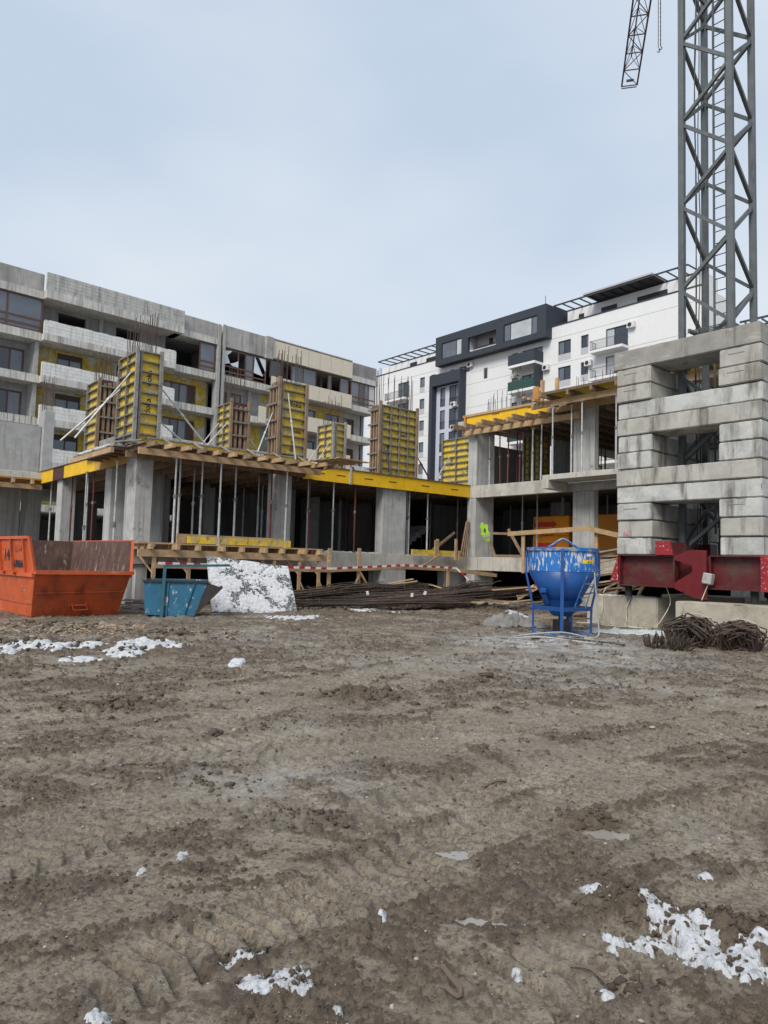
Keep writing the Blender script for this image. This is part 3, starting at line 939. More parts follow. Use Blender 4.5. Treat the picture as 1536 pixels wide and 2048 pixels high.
for k in range(9):
    zt = FLZ[k]
    addw(72.9, 73.9, zt - 1.42, zt, (), ['glass_grey'], spandrel=True)
    addw(70.75, 71.7, zt - 1.45, zt, (0.45,), ['glass_grey', 'glass_light'], spandrel=True)
    addw(76.2, 78.6, zt - 2.3, zt, (0.5,), ['glass', 'glass_grey'])
    addw(56.3, 57.2, zt - 2.3, zt, (), ['glass_grey'])
    addw(52.5, 55.6, zt - 2.3, zt, (0.35, 0.6), ['glass_grey', 'glass_light', 'glass_grey'])
    addw(48.55, 50.3, zt - 1.6, zt, (0.55,), ['glass', 'glass_grey'], spandrel=True)
    addw(46.2, 47.2, zt - 1.45, zt, (0.4,), ['glass_grey', 'glass'], spandrel=True)
    addw(41.3, 44.0, zt - 2.3, zt, (0.62,), ['glass', 'glass_light'])
    if k % 2 == 0:
        addw(61.2, 61.85, 26.81 - 3.08 * k - 1.4, 26.81 - 3.08 * k, (), ['glass'])
addw(67.2, 67.95, 27.0, 27.72, (), ['glass'])
addw(64.3, 66.25, 26.9, 27.75, (0.5,), ['glass', 'glass_grey'])
holewall(MB(), 'a', WA, 0.3, 33.2, 86.0, 0.0, PT, holes).build('wall', 'white_render', wb, WO)
for (b0, b1, z0, z1, splits, gm, frame, fw) in wins:
    window(wb, WO, 'a', WA + 0.12, b0, b1, z0, z1, splits, frame, gm, fw)
wpart('back_volume', 'white_render', (WA + 0.3, WA + 14, 85.6, 86.0, 0, PT), (WA + 13.6, WA + 14, 50.0, 85.6, 0, PT))
wpart('side_wall', 'white_render', (WA + 0.3, WA + 5, 33.2, 33.5, 0, PT), (WA + 5, WA + 5.3, 33.2, 50, 0, PT), (WA + 5.3, WA + 13.6, 49.7, 50, 0, PT))
wpart('roof', 'concrete', (WA + 0.35, WA + 5, 33.5, 85.6, PT - 1.2, PT - 0.9))
for k in range(9):
    wpart('floor_slab', 'interior_shade', (WA + 0.32, WA + 4.9, 33.6, 85.5, FLZ[k] + 0.1, FLZ[k] + 0.3))
wpart('partition', 'interior_shade', (WA + 4, WA + 4.2, 33.6, 85.5, 0.1, 28.0))
wpart('coping', 'charcoal', (WA - 0.06, WA + 0.36, 33.14, 86.0, PT + 0.002, PT + 0.14))
for k in range(9):
    wpart('seam', 'seam', (WA - 0.006, WA - 0.002, 33.2, 70.6 if k % 2 else 86.0, FLZ[k] + 0.46, FLZ[k] + 0.51))
    wpart('seam', 'seam', (WA - 0.006, WA - 0.002, 70.9, 86.0, FLZ[k] - 2.25, FLZ[k] - 2.21))
    wpart('seam', 'seam', (WA - 0.006, WA - 0.002, 57.3, 64.2, FLZ[k] - 1.1, FLZ[k] - 1.06))
# set-back penthouse and pergolas
wpart('penthouse', 'white_render', (WA + 2.2, WA + 5, 34.0, 50.6, PT - 0.9, 31.9))
wpart('penthouse', 'white_render', (WA + 2.2, WA + 12, 70, 85, PT - 0.9, 31.6))
for b0, b1 in ((44.0, 46.0), (38.0, 41.5), (48.3, 49.0), (72.5, 75), (77, 78.5)):
    wpart('window', 'window_black', (WA + 2.14, WA + 2.19, b0, b1, 29.9, 31.2))


def pergola(b0, b1, n, z):
    pr = wpart('pergola', 'pergola_metal', (WA - 0.35, WA - 0.23, b0, b1, z, z + 0.16), (WA + 2.2, WA + 2.32, b0, b1, z, z + 0.16))
    for i in range(n):
        bb = b0 + (b1 - b0) * i / (n - 1)
        MB().box(WA - 0.23, WA + 2.2, bb - 0.04, bb + 0.04, z + 0.01, z + 0.15).build('rafter', 'pergola_metal', pr, WO)


pergola(70.0, 83.0, 10, 31.7)
pergola(34.5, 50.8, 15, 31.95)
wpart('canopy', 'pergola_metal', (WA - 0.2, WA + 4, 38.5, 46.6, 32.13, 32.22))
wpart('canopy_edge', 'grey_spandrel', (WA - 0.32, WA + 4, 38.4, 46.8, 32.225, 32.42))
# charcoal roof box
bxr = (51.2, 69.6)
bw = [(64.75, 68.45, 29.05, 31.25), (58.8, 63.6, 29.0, 30.95), (52.45, 57.6, 29.0, 31.2)]
holewall(MB(), 'a', WA - 1.2, 0.35, bxr[0], bxr[1], 28.3, 32.25, bw).build('roof_box', 'charcoal', wb, WO)
wpart('roof_box', 'charcoal', (WA - 0.85, WA + 6, bxr[0], bxr[0] + 0.4, 28.3, 32.25), (WA - 0.85, WA + 6, bxr[1] - 0.4, bxr[1], 28.3, 32.25),
      (WA - 0.85, WA + 6, bxr[0] + 0.4, bxr[1] - 0.4, 31.9, 32.24), (WA - 0.85, WA - 0.01, bxr[0] + 0.4, bxr[1] - 0.4, 28.31, 28.6))
wpart('terrace_wall', 'grey_spandrel', (WA + 0.6, WA + 0.8, 58.0, 64.4, 28.6, 31.9), (WA - 0.8, WA + 0.59, 63.65, 63.8, 28.61, 31.85))
wpart('terrace_door', 'window_black', (WA + 0.55, WA + 0.59, 60.9, 61.5, 28.7, 30.8))
window(wb, WO, 'a', WA - 1.1, *bw[0], (0.27,), 'window_black', ['glass_light', 'glass_grey'], 0.11)
window(wb, WO, 'a', WA - 1.1, *bw[2], (0.17, 0.8), 'window_black', ['glass_grey', 'glass_light', 'glass_grey'], 0.11)
wpart('antenna', 'rail_dark', (WA + 3, WA + 3.05, 54.5, 54.55, 32.2, 35.2))
# charcoal portal frame
pf = [(65.15, 70.1, 0.0, 25.6)]
holewall(MB(), 'a', WA - 1.2, 1.19, 64.9, 70.7, 0.0, 27.15, pf).build('portal_frame', 'charcoal', wb, WO)
ph = []
for k in range(8):
    z1 = 25.4 - 3.1 * k
    ph += [(68.42, 69.38, z1 - 2.6, z1), (65.5, 67.65, z1 - 2.65, z1 + 0.02)]
holewall(MB(), 'a', WA - 0.35, 0.3, 65.16, 70.09, 0.0, 25.59, ph).build('bay_wall', 'grey_render', wb, WO)
for i, h in enumerate(ph):
    window(wb, WO, 'a', WA - 0.28, *h, (() if i % 2 == 0 else (0.5,)), 'window_black', ['glass_grey', 'glass'] if i % 2 else ['glass_grey'], 0.09)
    mb = MB()
    mb.box(WA - 0.40, WA - 0.37, h[0], h[1], h[2] + 1.0, h[2] + 1.05)
    nb = int((h[1] - h[0]) / 0.14)
    for j in range(nb):
        bb = h[0] + (h[1] - h[0]) * (j + 0.5) / nb
        mb.box(WA - 0.395, WA - 0.375, bb - 0.01, bb + 0.01, h[2] + 0.05, h[2] + 1.0)
    mb.build('railing', 'rail_dark', wb, WO)


def railing(b0, b1, z, d):
    sl_ = wpart('balcony', 'white_render', (WA - d, WA - 0.01, b0, b1, z - 0.28, z))
    mb = MB()
    for z_ in (z + 0.08, z + 1.05):
        mb.box(WA - d + 0.03, WA - d + 0.07, b0 + 0.04, b1 - 0.04, z_ - 0.02, z_ + 0.02)
        mb.box(WA - d + 0.07, WA - 0.03, b0 + 0.03, b0 + 0.07, z_ - 0.02, z_ + 0.02)
        mb.box(WA - d + 0.07, WA - 0.03, b1 - 0.07, b1 - 0.03, z_ - 0.02, z_ + 0.02)
    n = int((b1 - b0) / 0.13)
    for j in range(n + 1):
        bb = b0 + 0.06 + (b1 - b0 - 0.12) * j / n
        mb.box(WA - d + 0.04, WA - d + 0.06, bb - 0.012, bb + 0.012, z + 0.1, z + 1.03)
    for j in range(8):
        aa = WA - d + 0.1 + (d - 0.15) * j / 8
        mb.box(aa, aa + 0.02, b1 - 0.06, b1 - 0.04, z + 0.1, z + 1.03)
        mb.box(aa, aa + 0.02, b0 + 0.04, b0 + 0.06, z + 0.1, z + 1.03)
    mb.build('railing', 'rail_dark', sl_, WO)


def ac_unit(b, z, d=0.45):
    a0 = WA - d
    c = wpart('air_conditioner', 'ac_white', (a0, a0 + 0.38, b, b + 0.85, z, z + 0.62))
    MB().tube((a0 - 0.012, b + 0.52, z + 0.31), (a0 - 0.002, b + 0.52, z + 0.31), 0.24, n=18).build('fan_grille', 'ac_black', c, WO)


for k in range(6):
    zt = FLZ[k]
    railing(41.2, 45.2, zt - 2.45, 1.3)
    railing(76.0, 80.4, zt - 2.5, 1.1)
    # planter balcony
    zf = 25.35 - 3.1 * k
    sl_ = wpart('balcony', 'white_render', (WA - 1.7, WA - 0.01, 52.4, 56.4, zf, zf + 0.3))
    if k == 0:
        wpart('balcony_front', 'charcoal', (WA - 1.7, WA - 1.6, 52.4, 56.4, zf + 0.302, zf + 1.6), (WA - 1.598, WA - 0.02, 52.4, 52.5, zf + 0.302, zf + 1.6), (WA - 1.598, WA - 0.02, 56.3, 56.4, zf + 0.302, zf + 1.6), parent=sl_)
        wpart('balcony_side', 'charcoal', (WA - 1.66, WA - 0.02, 52.42, 52.52, 22.56, zf - 0.002), parent=sl_)
    else:
        wpart('balcony_front', 'green_glass', (WA - 1.68, WA - 1.62, 52.5, 56.4, zf + 0.35, zf + 1.4), (WA - 1.61, WA - 0.02, 56.3, 56.36, zf + 0.35, zf + 1.4), parent=sl_)
for b_, z_ in ((45.1 - 0.0, 27.1), (51.4, 24.6), (45.6, 24.0), (63.0, 28.65), (63.6, 27.35)):
    ac_unit(b_ - (0.0 if b_ > 60 else 4.75 if b_ < 45.3 else 0.0), z_, 0.45 if b_ < 60 else 0.9 if z_ > 28 else 0.45)
for k in range(3):
    ac_unit(66.0, 22.1 - 3.1 * k + 0.3, 0.9)
vine = MB()
for i in range(260):
    a_, b_, z_ = WA - 1.65 + random.uniform(0, 0.7), 55.4 + random.gauss(0, 0.35), 23.4 + random.uniform(-0.6, 1.9)
    r_ = random.uniform(0.05, 0.13)
    d_ = Vector((random.uniform(-1, 1), random.uniform(-1, 1), random.uniform(-1, 1))).normalized() * r_
    e_ = Vector((random.uniform(-1, 1), random.uniform(-1, 1), random.uniform(-1, 1))).normalized() * r_
    c_ = Vector((a_, b_, z_))
    vine.add([c_ - d_, c_ + e_, c_ + d_, c_ - e_ * 0.8], [(0, 1, 2, 3)])
vine.build('climbing_plant', 'leaf_dry', wb, WO)
# lower neighbour to the right of it
nb_ = thing('apartment_block', 'pale block with roof pergola seen through the crane mast', 'building', G(76, 28), ROT)
MB().box(0, 6, -2.5, 5, 0, 26.0).build('wall', 'white_render', nb_)
for i in range(5):
    MB().box(-0.3, 2.0, -2.4 + i * 1.7, -2.3 + i * 1.7, 27.42, 27.58).build('rafter', 'pergola_metal', nb_)
for x_ in (-0.3, 2.0):
    MB().box(x_, x_ + 0.15, -2.5, 5, 27.6, 27.8).build('pergola_beam', 'pergola_metal', nb_)
for y_ in (-2.0, 4.5):
    MB().box(2.0, 2.15, y_, y_ + 0.15, 26.0, 27.6).build('pergola_post', 'pergola_metal', nb_)

# ================================================================== concrete frame under construction
Z1, Z2, Z3 = 1.86, 4.97, 8.08
FO = (8.3, 21.9, 0.0)
fb = thing('concrete_frame_building', 'grey concrete frame of a building under construction with open floors', 'building', G(8.3, 21.9), ROT)


def fpart(name, m, *boxes, bevel=0.0, parent=None):
    mb = MB()
    for b_ in boxes:
        mb.box(*b_)
    return mb.build(name, m, parent or fb, FO, bevel=bevel)


# floor slabs
fpart('slab', 'concrete_cast', (8.92, 42, 22.25, 38, Z1 - 0.3, Z1))
fpart('slab', 'concrete_cast', (23.5, 42, 7.0, 22.24, Z1 - 0.3, Z1 - 0.003))
fpart('slab', 'concrete_cast', (8.62, 22, 38.01, 47, Z1 - 0.3, Z1))
fpart('slab', 'concrete_cast', (8.62, 42, 22.05, 38, Z2 - 0.27, Z2 - 0.02))
fpart('slab', 'concrete_cast', (23.45, 42, 7.0, 22.04, Z2 - 0.27, Z2 - 0.023))
fpart('slab', 'concrete_cast', (8.62, 22, 38.01, 47, Z2 - 0.27, Z2 - 0.02))
fpart('slab', 'concrete_cast', (23.6, 42, 8.0, 23.0, Z3 - 0.27, Z3 - 0.03))
fpart('soffit', 'ply_edge', (8.95, 41.9, 22.5, 37.9, Z2 - 0.30, Z2 - 0.272))
fpart('soffit', 'ply_edge', (23.7, 41.9, 8.1, 22.45, Z2 - 0.30, Z2 - 0.273))
fpart('soffit', 'ply_edge', (23.7, 41.9, 8.1, 22.9, Z3 - 0.30, Z3 - 0.272))
# edge beams
fpart('edge_beam', 'concrete_cream', (8.3, 23.2, 21.88, 22.24, Z1 - 0.6, Z1 + 0.002), bevel=0.01)
fpart('edge_beam', 'concrete_cream', (23.2, 23.49, 7.0, 22.24, Z1 - 0.58, Z1 + 0.004), bevel=0.01)
fpart('edge_beam', 'concrete_cream', (23.2, 23.44, 16.92, 22.0, Z2 - 0.53, Z2), bevel=0.01)
fpart('balcony_slab', 'concrete_cream', (21.95, 23.19, 8.0, 16.6, Z2 - 0.2, Z2 - 0.002), bevel=0.01)
fpart('balcony_beam', 'concrete_cream', (21.95, 23.19, 16.62, 16.92, Z2 - 0.52, Z2 - 0.004), bevel=0.01)
fpart('edge_beam', 'concrete_cast', (23.2, 23.44, 8.0, 16.9, Z2 - 0.53, Z2 - 0.21))
fpart('edge_beam', 'concrete_cast', (8.6, 8.9, 22.9, 40, Z1 - 0.6, Z1 + 0.003))
# columns: (a0,a1,b0,b1), lower, middle
cols = [(8.35, 8.9, 21.95, 22.8), (13.35, 14.05, 21.95, 22.45), (18.35, 19.6, 21.95, 22.4), (23.22, 24.4, 21.45, 21.95), (23.32, 23.6, 15.55, 16.5),
        (23.32, 23.6, 9.6, 10.5), (8.66, 9.2, 25.0, 25.6), (8.66, 9.2, 30.6, 31.3), (8.66, 9.3, 36.0, 37.0)]
for c in cols:
    fpart('column', 'concrete_cast', (*c, Z1 + 0.005, Z2 - 0.275), bevel=0.012)
    fpart('column', 'concrete_cast', (c[0] + 0.005, c[1] - 0.005, c[2] + 0.3 * (c[2] < 22 and c[0] < 23), c[3] + 0.35 * (c[2] < 22 and c[0] < 23), -0.3, Z1 - 0.305))
for c in cols[3:6]:
    fpart('column', 'concrete_cast', (*c, Z2 + 0.003, Z3 - 0.275), bevel=0.012)
fpart('column', 'concrete_cast', (18.35, 19.6, 21.9, 22.2, -0.3, Z1 - 0.605))
fpart('column', 'concrete_cast', (13.35, 14.05, 21.9, 22.2, -0.3, Z1 - 0.605))
fpart('column', 'concrete_cast', (8.5, 8.85, 21.95, 22.2, -0.3, Z1 - 0.605))
fpart('column', 'concrete_cast', (22.2, 24.4, 22.3, 22.7, -0.3, Z1 - 0.605))
for aa in (13.6, 19.0, 24.6, 30, 36):
    for bb in (28.0, 34.0):
        fpart('column', 'concrete_cast', (aa, aa + 0.5, bb, bb + 0.8, Z1 + 0.004, Z2 - 0.275))
for aa in (29, 35):
    for bb in (10, 16, 21):
        fpart('column', 'concrete_cast', (aa, aa + 0.5, bb, bb + 0.8, Z1 + 0.004, Z2 - 0.275))
        fpart('column', 'concrete_cast', (aa, aa + 0.5, bb, bb + 0.8, Z2 + 0.004, Z3 - 0.275))
# inner walls added to block light and keep the floors dark
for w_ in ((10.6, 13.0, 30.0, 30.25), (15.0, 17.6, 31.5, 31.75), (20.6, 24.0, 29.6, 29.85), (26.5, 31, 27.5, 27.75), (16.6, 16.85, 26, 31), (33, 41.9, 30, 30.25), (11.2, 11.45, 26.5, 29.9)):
    fpart('light_block_wall', 'concrete_wall', (*w_, Z1 + 0.004, Z2 - 0.275))
fpart('light_block_wall', 'concrete_wall', (31.5, 31.8, 8.0, 27.0, Z1 + 0.004, Z2 - 0.275))
fpart('light_block_wall', 'concrete_wall', (33.5, 33.8, 8.0, 18.0, Z2 + 0.004, Z3 - 0.275))
fpart('light_block_wall', 'concrete_wall', (26.5, 26.75, 11.0, 14.6, Z2 + 0.004, Z3 - 0.275))
fpart('light_block_wall', 'concrete_wall', (24.45, 28.5, 22.6, 22.85, Z2 + 0.004, Z3 - 0.9))
fpart('void_block_wall', 'interior_shade', (8.9, 42, 33, 33.3, -0.3, Z1 - 0.31), (36, 36.3, 7, 32.9, -0.3, Z1 - 0.31))  # added to stop daylight behind and keep the void under the slab dark
holewall(MB(), 'b', 37.6, 0.25, 11.0, 41.8, Z1 + 0.004, Z2 - 0.31, [(12.4, 13.2, 2.5, 3.9), (15.4, 16.5, 2.6, 3.8), (18.6, 19.4, 2.6, 3.7), (19.7, 20.4, 2.6, 3.7), (22.4, 23.5, 2.5, 3.8), (25.0, 26.2, 2.5, 3.9), (28.0, 29.0, 2.6, 3.8)]).build('back_wall', 'concrete_wall', fb, FO)  # added to block daylight from behind and darken the ground storey
fpart('end_wall', 'concrete_wall', (41.85, 42.0, 8.0, 37.9, Z1 + 0.004, Z2 - 0.31))  # added with the rear wall to close off side light
holewall(MB(), 'a', 36.5, 0.25, 8.0, 22.8, Z2 + 0.004, Z3 - 0.31, [(12.0, 13.0, 5.6, 7.2), (15.0, 15.8, 5.3, 7.0), (18.4, 20.2, 5.2, 7.2)]).build('back_wall', 'concrete_wall', fb, FO)  # added to cut daylight behind the upper right storey
for i in range(16):
    aa = 9.6 + i * 0.85
    fpart('soffit_beam', 'timber_old', (aa, aa + 0.08, 22.6, 36.0, Z2 - 0.5, Z2 - 0.305))
for i in range(14):
    bb = 9.0 + i * 0.9
    fpart('soffit_beam', 'timber_old', (23.8, 35.0, bb, bb + 0.08, Z3 - 0.5, Z3 - 0.305))
for i, (a0, a1, zz) in enumerate(((15.6, 17.6, 0), (17.7, 18.2, 0), (20.1, 20.9, 0), (21.3, 22.8, 0))):
    o_ = MB()
    n_ = max(3, int((a1 - a0) / 0.12))
    for j in range(n_):
        o_.tube((a0 + (a1 - a0) * j / n_, 21.97 + 0.03 * math.sin(j * 1.7), Z1 + 0.005), (a0 + (a1 - a0) * (j + 1.2) / n_, 21.98, Z1 + 0.006), 0.035 + 0.012 * math.sin(j * 2.3), n=7)
    o_.build('slab_snow', 'snow', fb, FO)
st = MB()
for i in range(8):
    st.box(21.4 + 0.28 * i, 21.7 + 0.28 * i, 24.8, 26.0, Z1 + 0.01 + 0.17 * i, Z1 + 0.26 + 0.17 * i)
st.build('stair_flight', 'concrete_wall', fb, FO)
# half-built wall and column at far left of the upper floor
fpart('wall', 'concrete', (5.6, 8.6, 34.0, 34.3, Z2 + 0.004, Z2 + 2.15), bevel=0.01)
fpart('column', 'concrete', (8.62, 9.05, 33.7, 34.6, Z2 + 0.006, Z2 + 2.85), bevel=0.01)
fpart('slab', 'concrete_cream', (2.0, 8.58, 33.2, 44, Z2 - 0.28, Z2), bevel=0.01)
fpart('column', 'concrete_cast', (3.0, 5.6, 36.0, 36.3, -0.2, Z2 - 0.33))
fpart('column', 'concrete_cast', (6.6, 8.4, 36.0, 36.3, -0.2, Z2 - 0.33))

# slab formwork: soffit boards (joined: seen only as a dark ceiling)
rb_me = mesh_only(MB().tube((0, 0, 0), (0, 0, 1), 0.011, n=5), 'rebar', 'rebar')


def rebar_cage(parent, a0, a1, b0, b1, z, h, n, off, jit=0.25):
    for i in range(n):
        t = i / n * 4
        s = t % 1
        if t < 1:
            p = (a0 + (a1 - a0) * s, b0)
        elif t < 2:
            p = (a1, b0 + (b1 - b0) * s)
        elif t < 3:
            p = (a1 - (a1 - a0) * s, b1)
        else:
            p = (a0, b1 - (b1 - b0) * s)
        inst(rb_me, 'rebar', parent, (p[0] - off[0] + random.uniform(-.02, .02), p[1] - off[1], z - off[2]),
             (random.uniform(-.03, .03), random.uniform(-.03, .03), 0), (1, 1, h * random.uniform(1 - jit, 1)))


rebar_cage(fb, 8.68, 9.0, 33.8, 34.5, Z2 + 2.6, 1.9, 14, FO)
for i in range(12):
    inst(rb_me, 'rebar', fb, (5.8 + i * 0.24 - FO[0], 34.15 - FO[1], Z2 + 1.9), (random.uniform(-.05, .05), 0, 0), (1, 1, random.uniform(0.6, 1.3)))
rebar_cage(fb, 24.0, 24.7, 19.9, 21.6, Z3 - 0.1, 1.35, 26, FO, 0.35)
rebar_cage(fb, 23.8, 24.5, 15.2, 16.7, Z3 - 0.1, 1.2, 20, FO, 0.35)
rebar_cage(fb, 16.3, 16.8, 30.5, 31.0, Z2, 2.2, 10, FO, 0.2)


# ------------------------------------------------------------------ column formwork
def panel_face(root, face, u0, u1, z0, z1, plane, ncols, off, letters=()):
    """yellow panel with horizontal ribs and vertical studs; face 'a' looks along -e1, 'b' along -e2"""
    def bx(m_, a, b, p0, p1, c, d):
        return m_.box(a, b, p0, p1, c, d) if face == 'b' else m_.box(p0, p1, a, b, c, d)
    pn = bx(MB(), u0, u1, plane - 0.03, plane - 0.005, z0, z1).build('panel', 'yellow_ply', root, off)
    nr_ = 9
    for j in range(nr_ + 1):
        z = z0 + (z1 - z0) * j / nr_
        z = min(max(z, z0 + 0.03), z1 - 0.03)
        bx(MB(), u0 - 0.03, u1 + 0.03, plane - 0.13, plane - 0.032, z - 0.022, z + 0.022).build('rib', 'form_rib', pn, off)
    for i in range(ncols + 1):
        u = u0 + (u1 - u0) * i / ncols
        w = 0.035 if i in (0, ncols) else 0.02
        bx(MB(), u - w, u + w, plane - 0.135, plane - 0.033, z0, z1 - 0.01).build('stud', 'form_rib', pn, off)
    for (u, z, size, s, vert) in letters:
        if face == 'b':
            rot = (R(90), 0 if not vert else R(-90), 0)
            loc = (u - off[0], plane - 0.034 - off[1], z - off[2])
        else:
            rot = (R(90), 0 if not vert else R(-90), R(-90))
            loc = (plane - 0.034 - off[0], u - off[1], z - off[2])
        text('lettering', s, size, 'ink', pn, loc, rot, 0.001, bold=0.004)
    return pn


def push_pull(root, p, q, off, m='brace_steel'):
    p, q = Vector(p), Vector(q)
    mid = p.lerp(q, 0.42)
    br = MB().tube(p, mid, 0.022, n=6).tube(mid, q, 0.032, n=6).tube(p.lerp(q, 0.40), p.lerp(q, 0.44), 0.045, n=6).build('brace', m, root, off)
    return br


def form(label, a, b, wa, wb_, left, right, h=2.85, z=Z2, braces=(), nb=16, bh=1.4, letters_l=(), letters_r=(), posts=True):
    off = (a, b, z)
    root = thing('column_formwork', label, 'formwork', G(a, b, z), ROT, 'yellow column forms on the upper slab')
    MB().box(a + 0.03, a + wa - 0.03, b + 0.03, b + wb_ - 0.03, z, z + h - 0.15).build('fresh_concrete', 'concrete_wall', root, off)
    if left:
        panel_face(root, 'a', b, b + wb_, z, z + h, a, left, off, letters_l)
    else:
        MB().box(a - 0.03, a, b, b + wb_, z, z + h).build('board', 'ply_edge', root, off)
        for i in range(3):
            bb = b + wb_ * (0.15 + 0.35 * i)
            MB().box(a - 0.13, a - 0.032, bb - 0.04, bb + 0.04, z, z + h - random.uniform(0, 0.3)).build('stud', 'timber_old', root, off)
        for j in range(5):
            zz = z + 0.25 + j * (h - 0.5) / 4
            MB().box(a - 0.19, a - 0.133, b - 0.05, b + wb_ + 0.05, zz, zz + 0.07).build('rib', 'form_rib', root, off)
    if right:
        panel_face(root, 'b', a, a + wa, z, z + h, b, right, off, letters_r)
    else:
        MB().box(a, a + wa, b - 0.03, b, z, z + h).build('board', 'maroon_ply', root, off)
        for i in range(3):
            aa = a + wa * (0.15 + 0.35 * i)
            MB().box(aa - 0.045, aa + 0.045, b - 0.13, b - 0.032, z, z + h - random.uniform(0, 0.2)).build('stud', 'timber_old', root, off)
        for j in range(5):
            zz = z + 0.3 + j * (h - 0.6) / 4
            MB().box(a - 0.05, a + wa + 0.05, b - 0.19, b - 0.133, zz, zz + 0.06).build('rib', 'form_rib', root, off)
    if posts:
        for (aa, bb) in ((a - 0.13, b - 0.13), (a + wa + 0.02, b - 0.13)):
            MB().box(aa - 0.05, aa + 0.05, bb - 0.05, bb + 0.05, z, z + h + random.uniform(0.02, 0.12)).build('edge_post', 'timber_old' if not (left and right) else 'timber_weathered', root, off)
    for br in braces:
        side, u, zt, reach = br[:4]
        m = br[4] if len(br) > 4 else 'brace_steel'
        if side == 'a':
            push_pull(root, (a - 0.14, b + u, z + zt), (a - 0.14 - reach, b + u + 0.1, z + 0.02), off, m)
        elif side == 'b':
            push_pull(root, (a + u, b - 0.16, z + zt), (a + u + 0.1, b - 0.16 - reach, z + 0.02), off, m)
        else:
            push_pull(root, (a + wa + 0.12, b + u, z + zt), (a + wa + 0.12 + reach, b + u - 0.1, z + 0.02), off, m)
    rebar_cage(root, a + 0.08, a + wa - 0.08, b + 0.08, b + wb_ - 0.08, z + h - 0.4, bh + 0.4, nb, off)
    return root


form('tall yellow column form with dark open edge, left of the tallest form', 8.5, 26.0, 0.5, 1.2, 1, 0, 2.8, braces=[('r', 0.3, 1.7, 1.5), ('r', 0.8, 0.9, 1.2)], nb=16, bh=1.3)
form('tallest yellow column form at the slab corner with white inclined braces', 8.3, 21.95, 0.62, 1.5, 2, 1, 2.95, braces=[('a', 0.35, 2.3, 1.55), ('a', 1.25, 1.9, 1.7), ('r', 0.2, 2.0, 1.9), ('r', 0.2, 0.9, 1.2)], nb=22, bh=1.45,
     letters_r=[(8.6, 6.2, 0.26, 'doka', True), (8.6, 7.1, 0.26, 'doka', True)], letters_l=[(22.2, 6.0, 0.2, 'doka', False)])
form('weathered yellow column form with timber edges behind the wooden deck', 13.5, 25.6, 0.62, 1.1, 2, 0, 2.75, braces=[('a', 0.2, 1.9, 1.5), ('a', 0.9, 2.0, 1.4), ('r', 0.2, 1.6, 1.4)], nb=14, bh=1.6)
form('bright yellow column form with black lettering above the deck end', 13.45, 21.95, 1.0, 0.62, 0, 1, 2.95, braces=[('b', 0.2, 2.5, 0.5), ('a', 0.3, 1.8, 0.6)], nb=18, bh=1.35,
     letters_r=[(14.05, 7.13, 0.27, 'doka', False), (14.12, 6.16, 0.2, 'doka', False), (13.95, 5.6, 0.22, 'doka', True), (14.0, 5.15, 0.2, 'doka', False)])
form('small yellow column form behind the left end of the yellow beam', 19.0, 26.3, 0.5, 1.15, 2, 1, 2.8, braces=[('a', 0.1, 2.0, 1.2), ('a', 0.9, 1.9, 1.3), ('r', 0.2, 1.5, 1.5, 'prop_red')], nb=14, bh=1.4)
form('widest yellow form of many small panels above the yellow beam', 18.1, 21.95, 1.85, 0.5, 0, 4, 2.85, braces=[('b', 0.1, 1.1, 0.35, 'cable_dark'), ('r', 0.2, 1.3, 1.0, 'prop_red')], nb=20, bh=1.6,
     letters_r=[(18.55, 7.35, 0.17, 'doka', False), (19.6, 5.95, 0.17, 'doka', False), (18.5, 6.1, 0.2, 'doka', True), (19.3, 6.7, 0.14, 'doka', False)])
form('bright yellow wall form with large black lettering beside the inner corner', 25.3, 23.7, 0.5, 1.9, 2, 1, 2.75, braces=[('a', 1.3, 1.9, 1.3)], nb=0, bh=0, posts=False,
     letters_l=[(23.9, 7.2, 0.3, 'doka', True), (23.9, 6.2, 0.3, 'doka', True), (25.0, 6.6, 0.24, 'doka', True)])
form('brownish yellow form standing in shade inside the right upper floor', 27.0, 20.9, 0.5, 0.9, 3, 1, 2.7, nb=0, posts=False)

# ------------------------------------------------------------------ yellow edge formwork boards
ef = thing('edge_formwork', 'bright yellow edge beam over the open bays in the middle', 'formwork', G(14.4, 21.8, 4.45), ROT, 'yellow edge beams')
eo = (14.4, 21.8, 4.45)
for a0, a1 in ((14.4, 16.55), (16.56, 19.3), (19.31, 23.17)):
    bd = MB().box(a0, a1, 21.78, 21.83, 4.47, 4.98).build('board', 'yellow_new', ef, eo)
    for q in (0.25, 0.7):
        aa = a0 + (a1 - a0) * q
        MB().box(aa, aa + 0.42, 21.775, 21.779, 4.72, 4.755).build('stamp', 'ink', bd, eo)
MB().box(14.3, 23.17, 21.74, 22.05, 4.985, 5.02).build('cap_board', 'ply_edge', ef, eo)
for aa in (15.2, 16.5, 18.0, 19.3, 21.0, 22.4):
    MB().box(aa, aa + 0.06, 21.70, 21.775, 4.44, 5.02).build('clamp', 'galvanised', ef, eo) if aa in (16.5,) else None
ef2 = thing('edge_formwork', 'yellow edge beam with a maroon patch at the far left', 'formwork', G(8.6, 24, 4.5), ROT, 'yellow edge beams')
eo2 = (8.6, 24, 4.5)
for b0, b1, m in ((31.6, 35.2, 'yellow_new'), (30.1, 31.58, 'maroon_ply'), (26.4, 30.08, 'yellow_new'), (22.95, 26.38, 'osb')):
    MB().box(8.54, 8.59, b0, b1, 4.52, 5.02).build('board', m, ef2, eo2)
MB().box(8.5, 8.66, 22.95, 35.2, 5.025, 5.06).build('cap_board', 'ply_edge', ef2, eo2)
ef3 = thing('edge_formwork', 'yellow edge beam with projecting joist ends on the upper right storey', 'formwork', G(23.2, 19, 7.6), ROT, 'yellow edge beams')
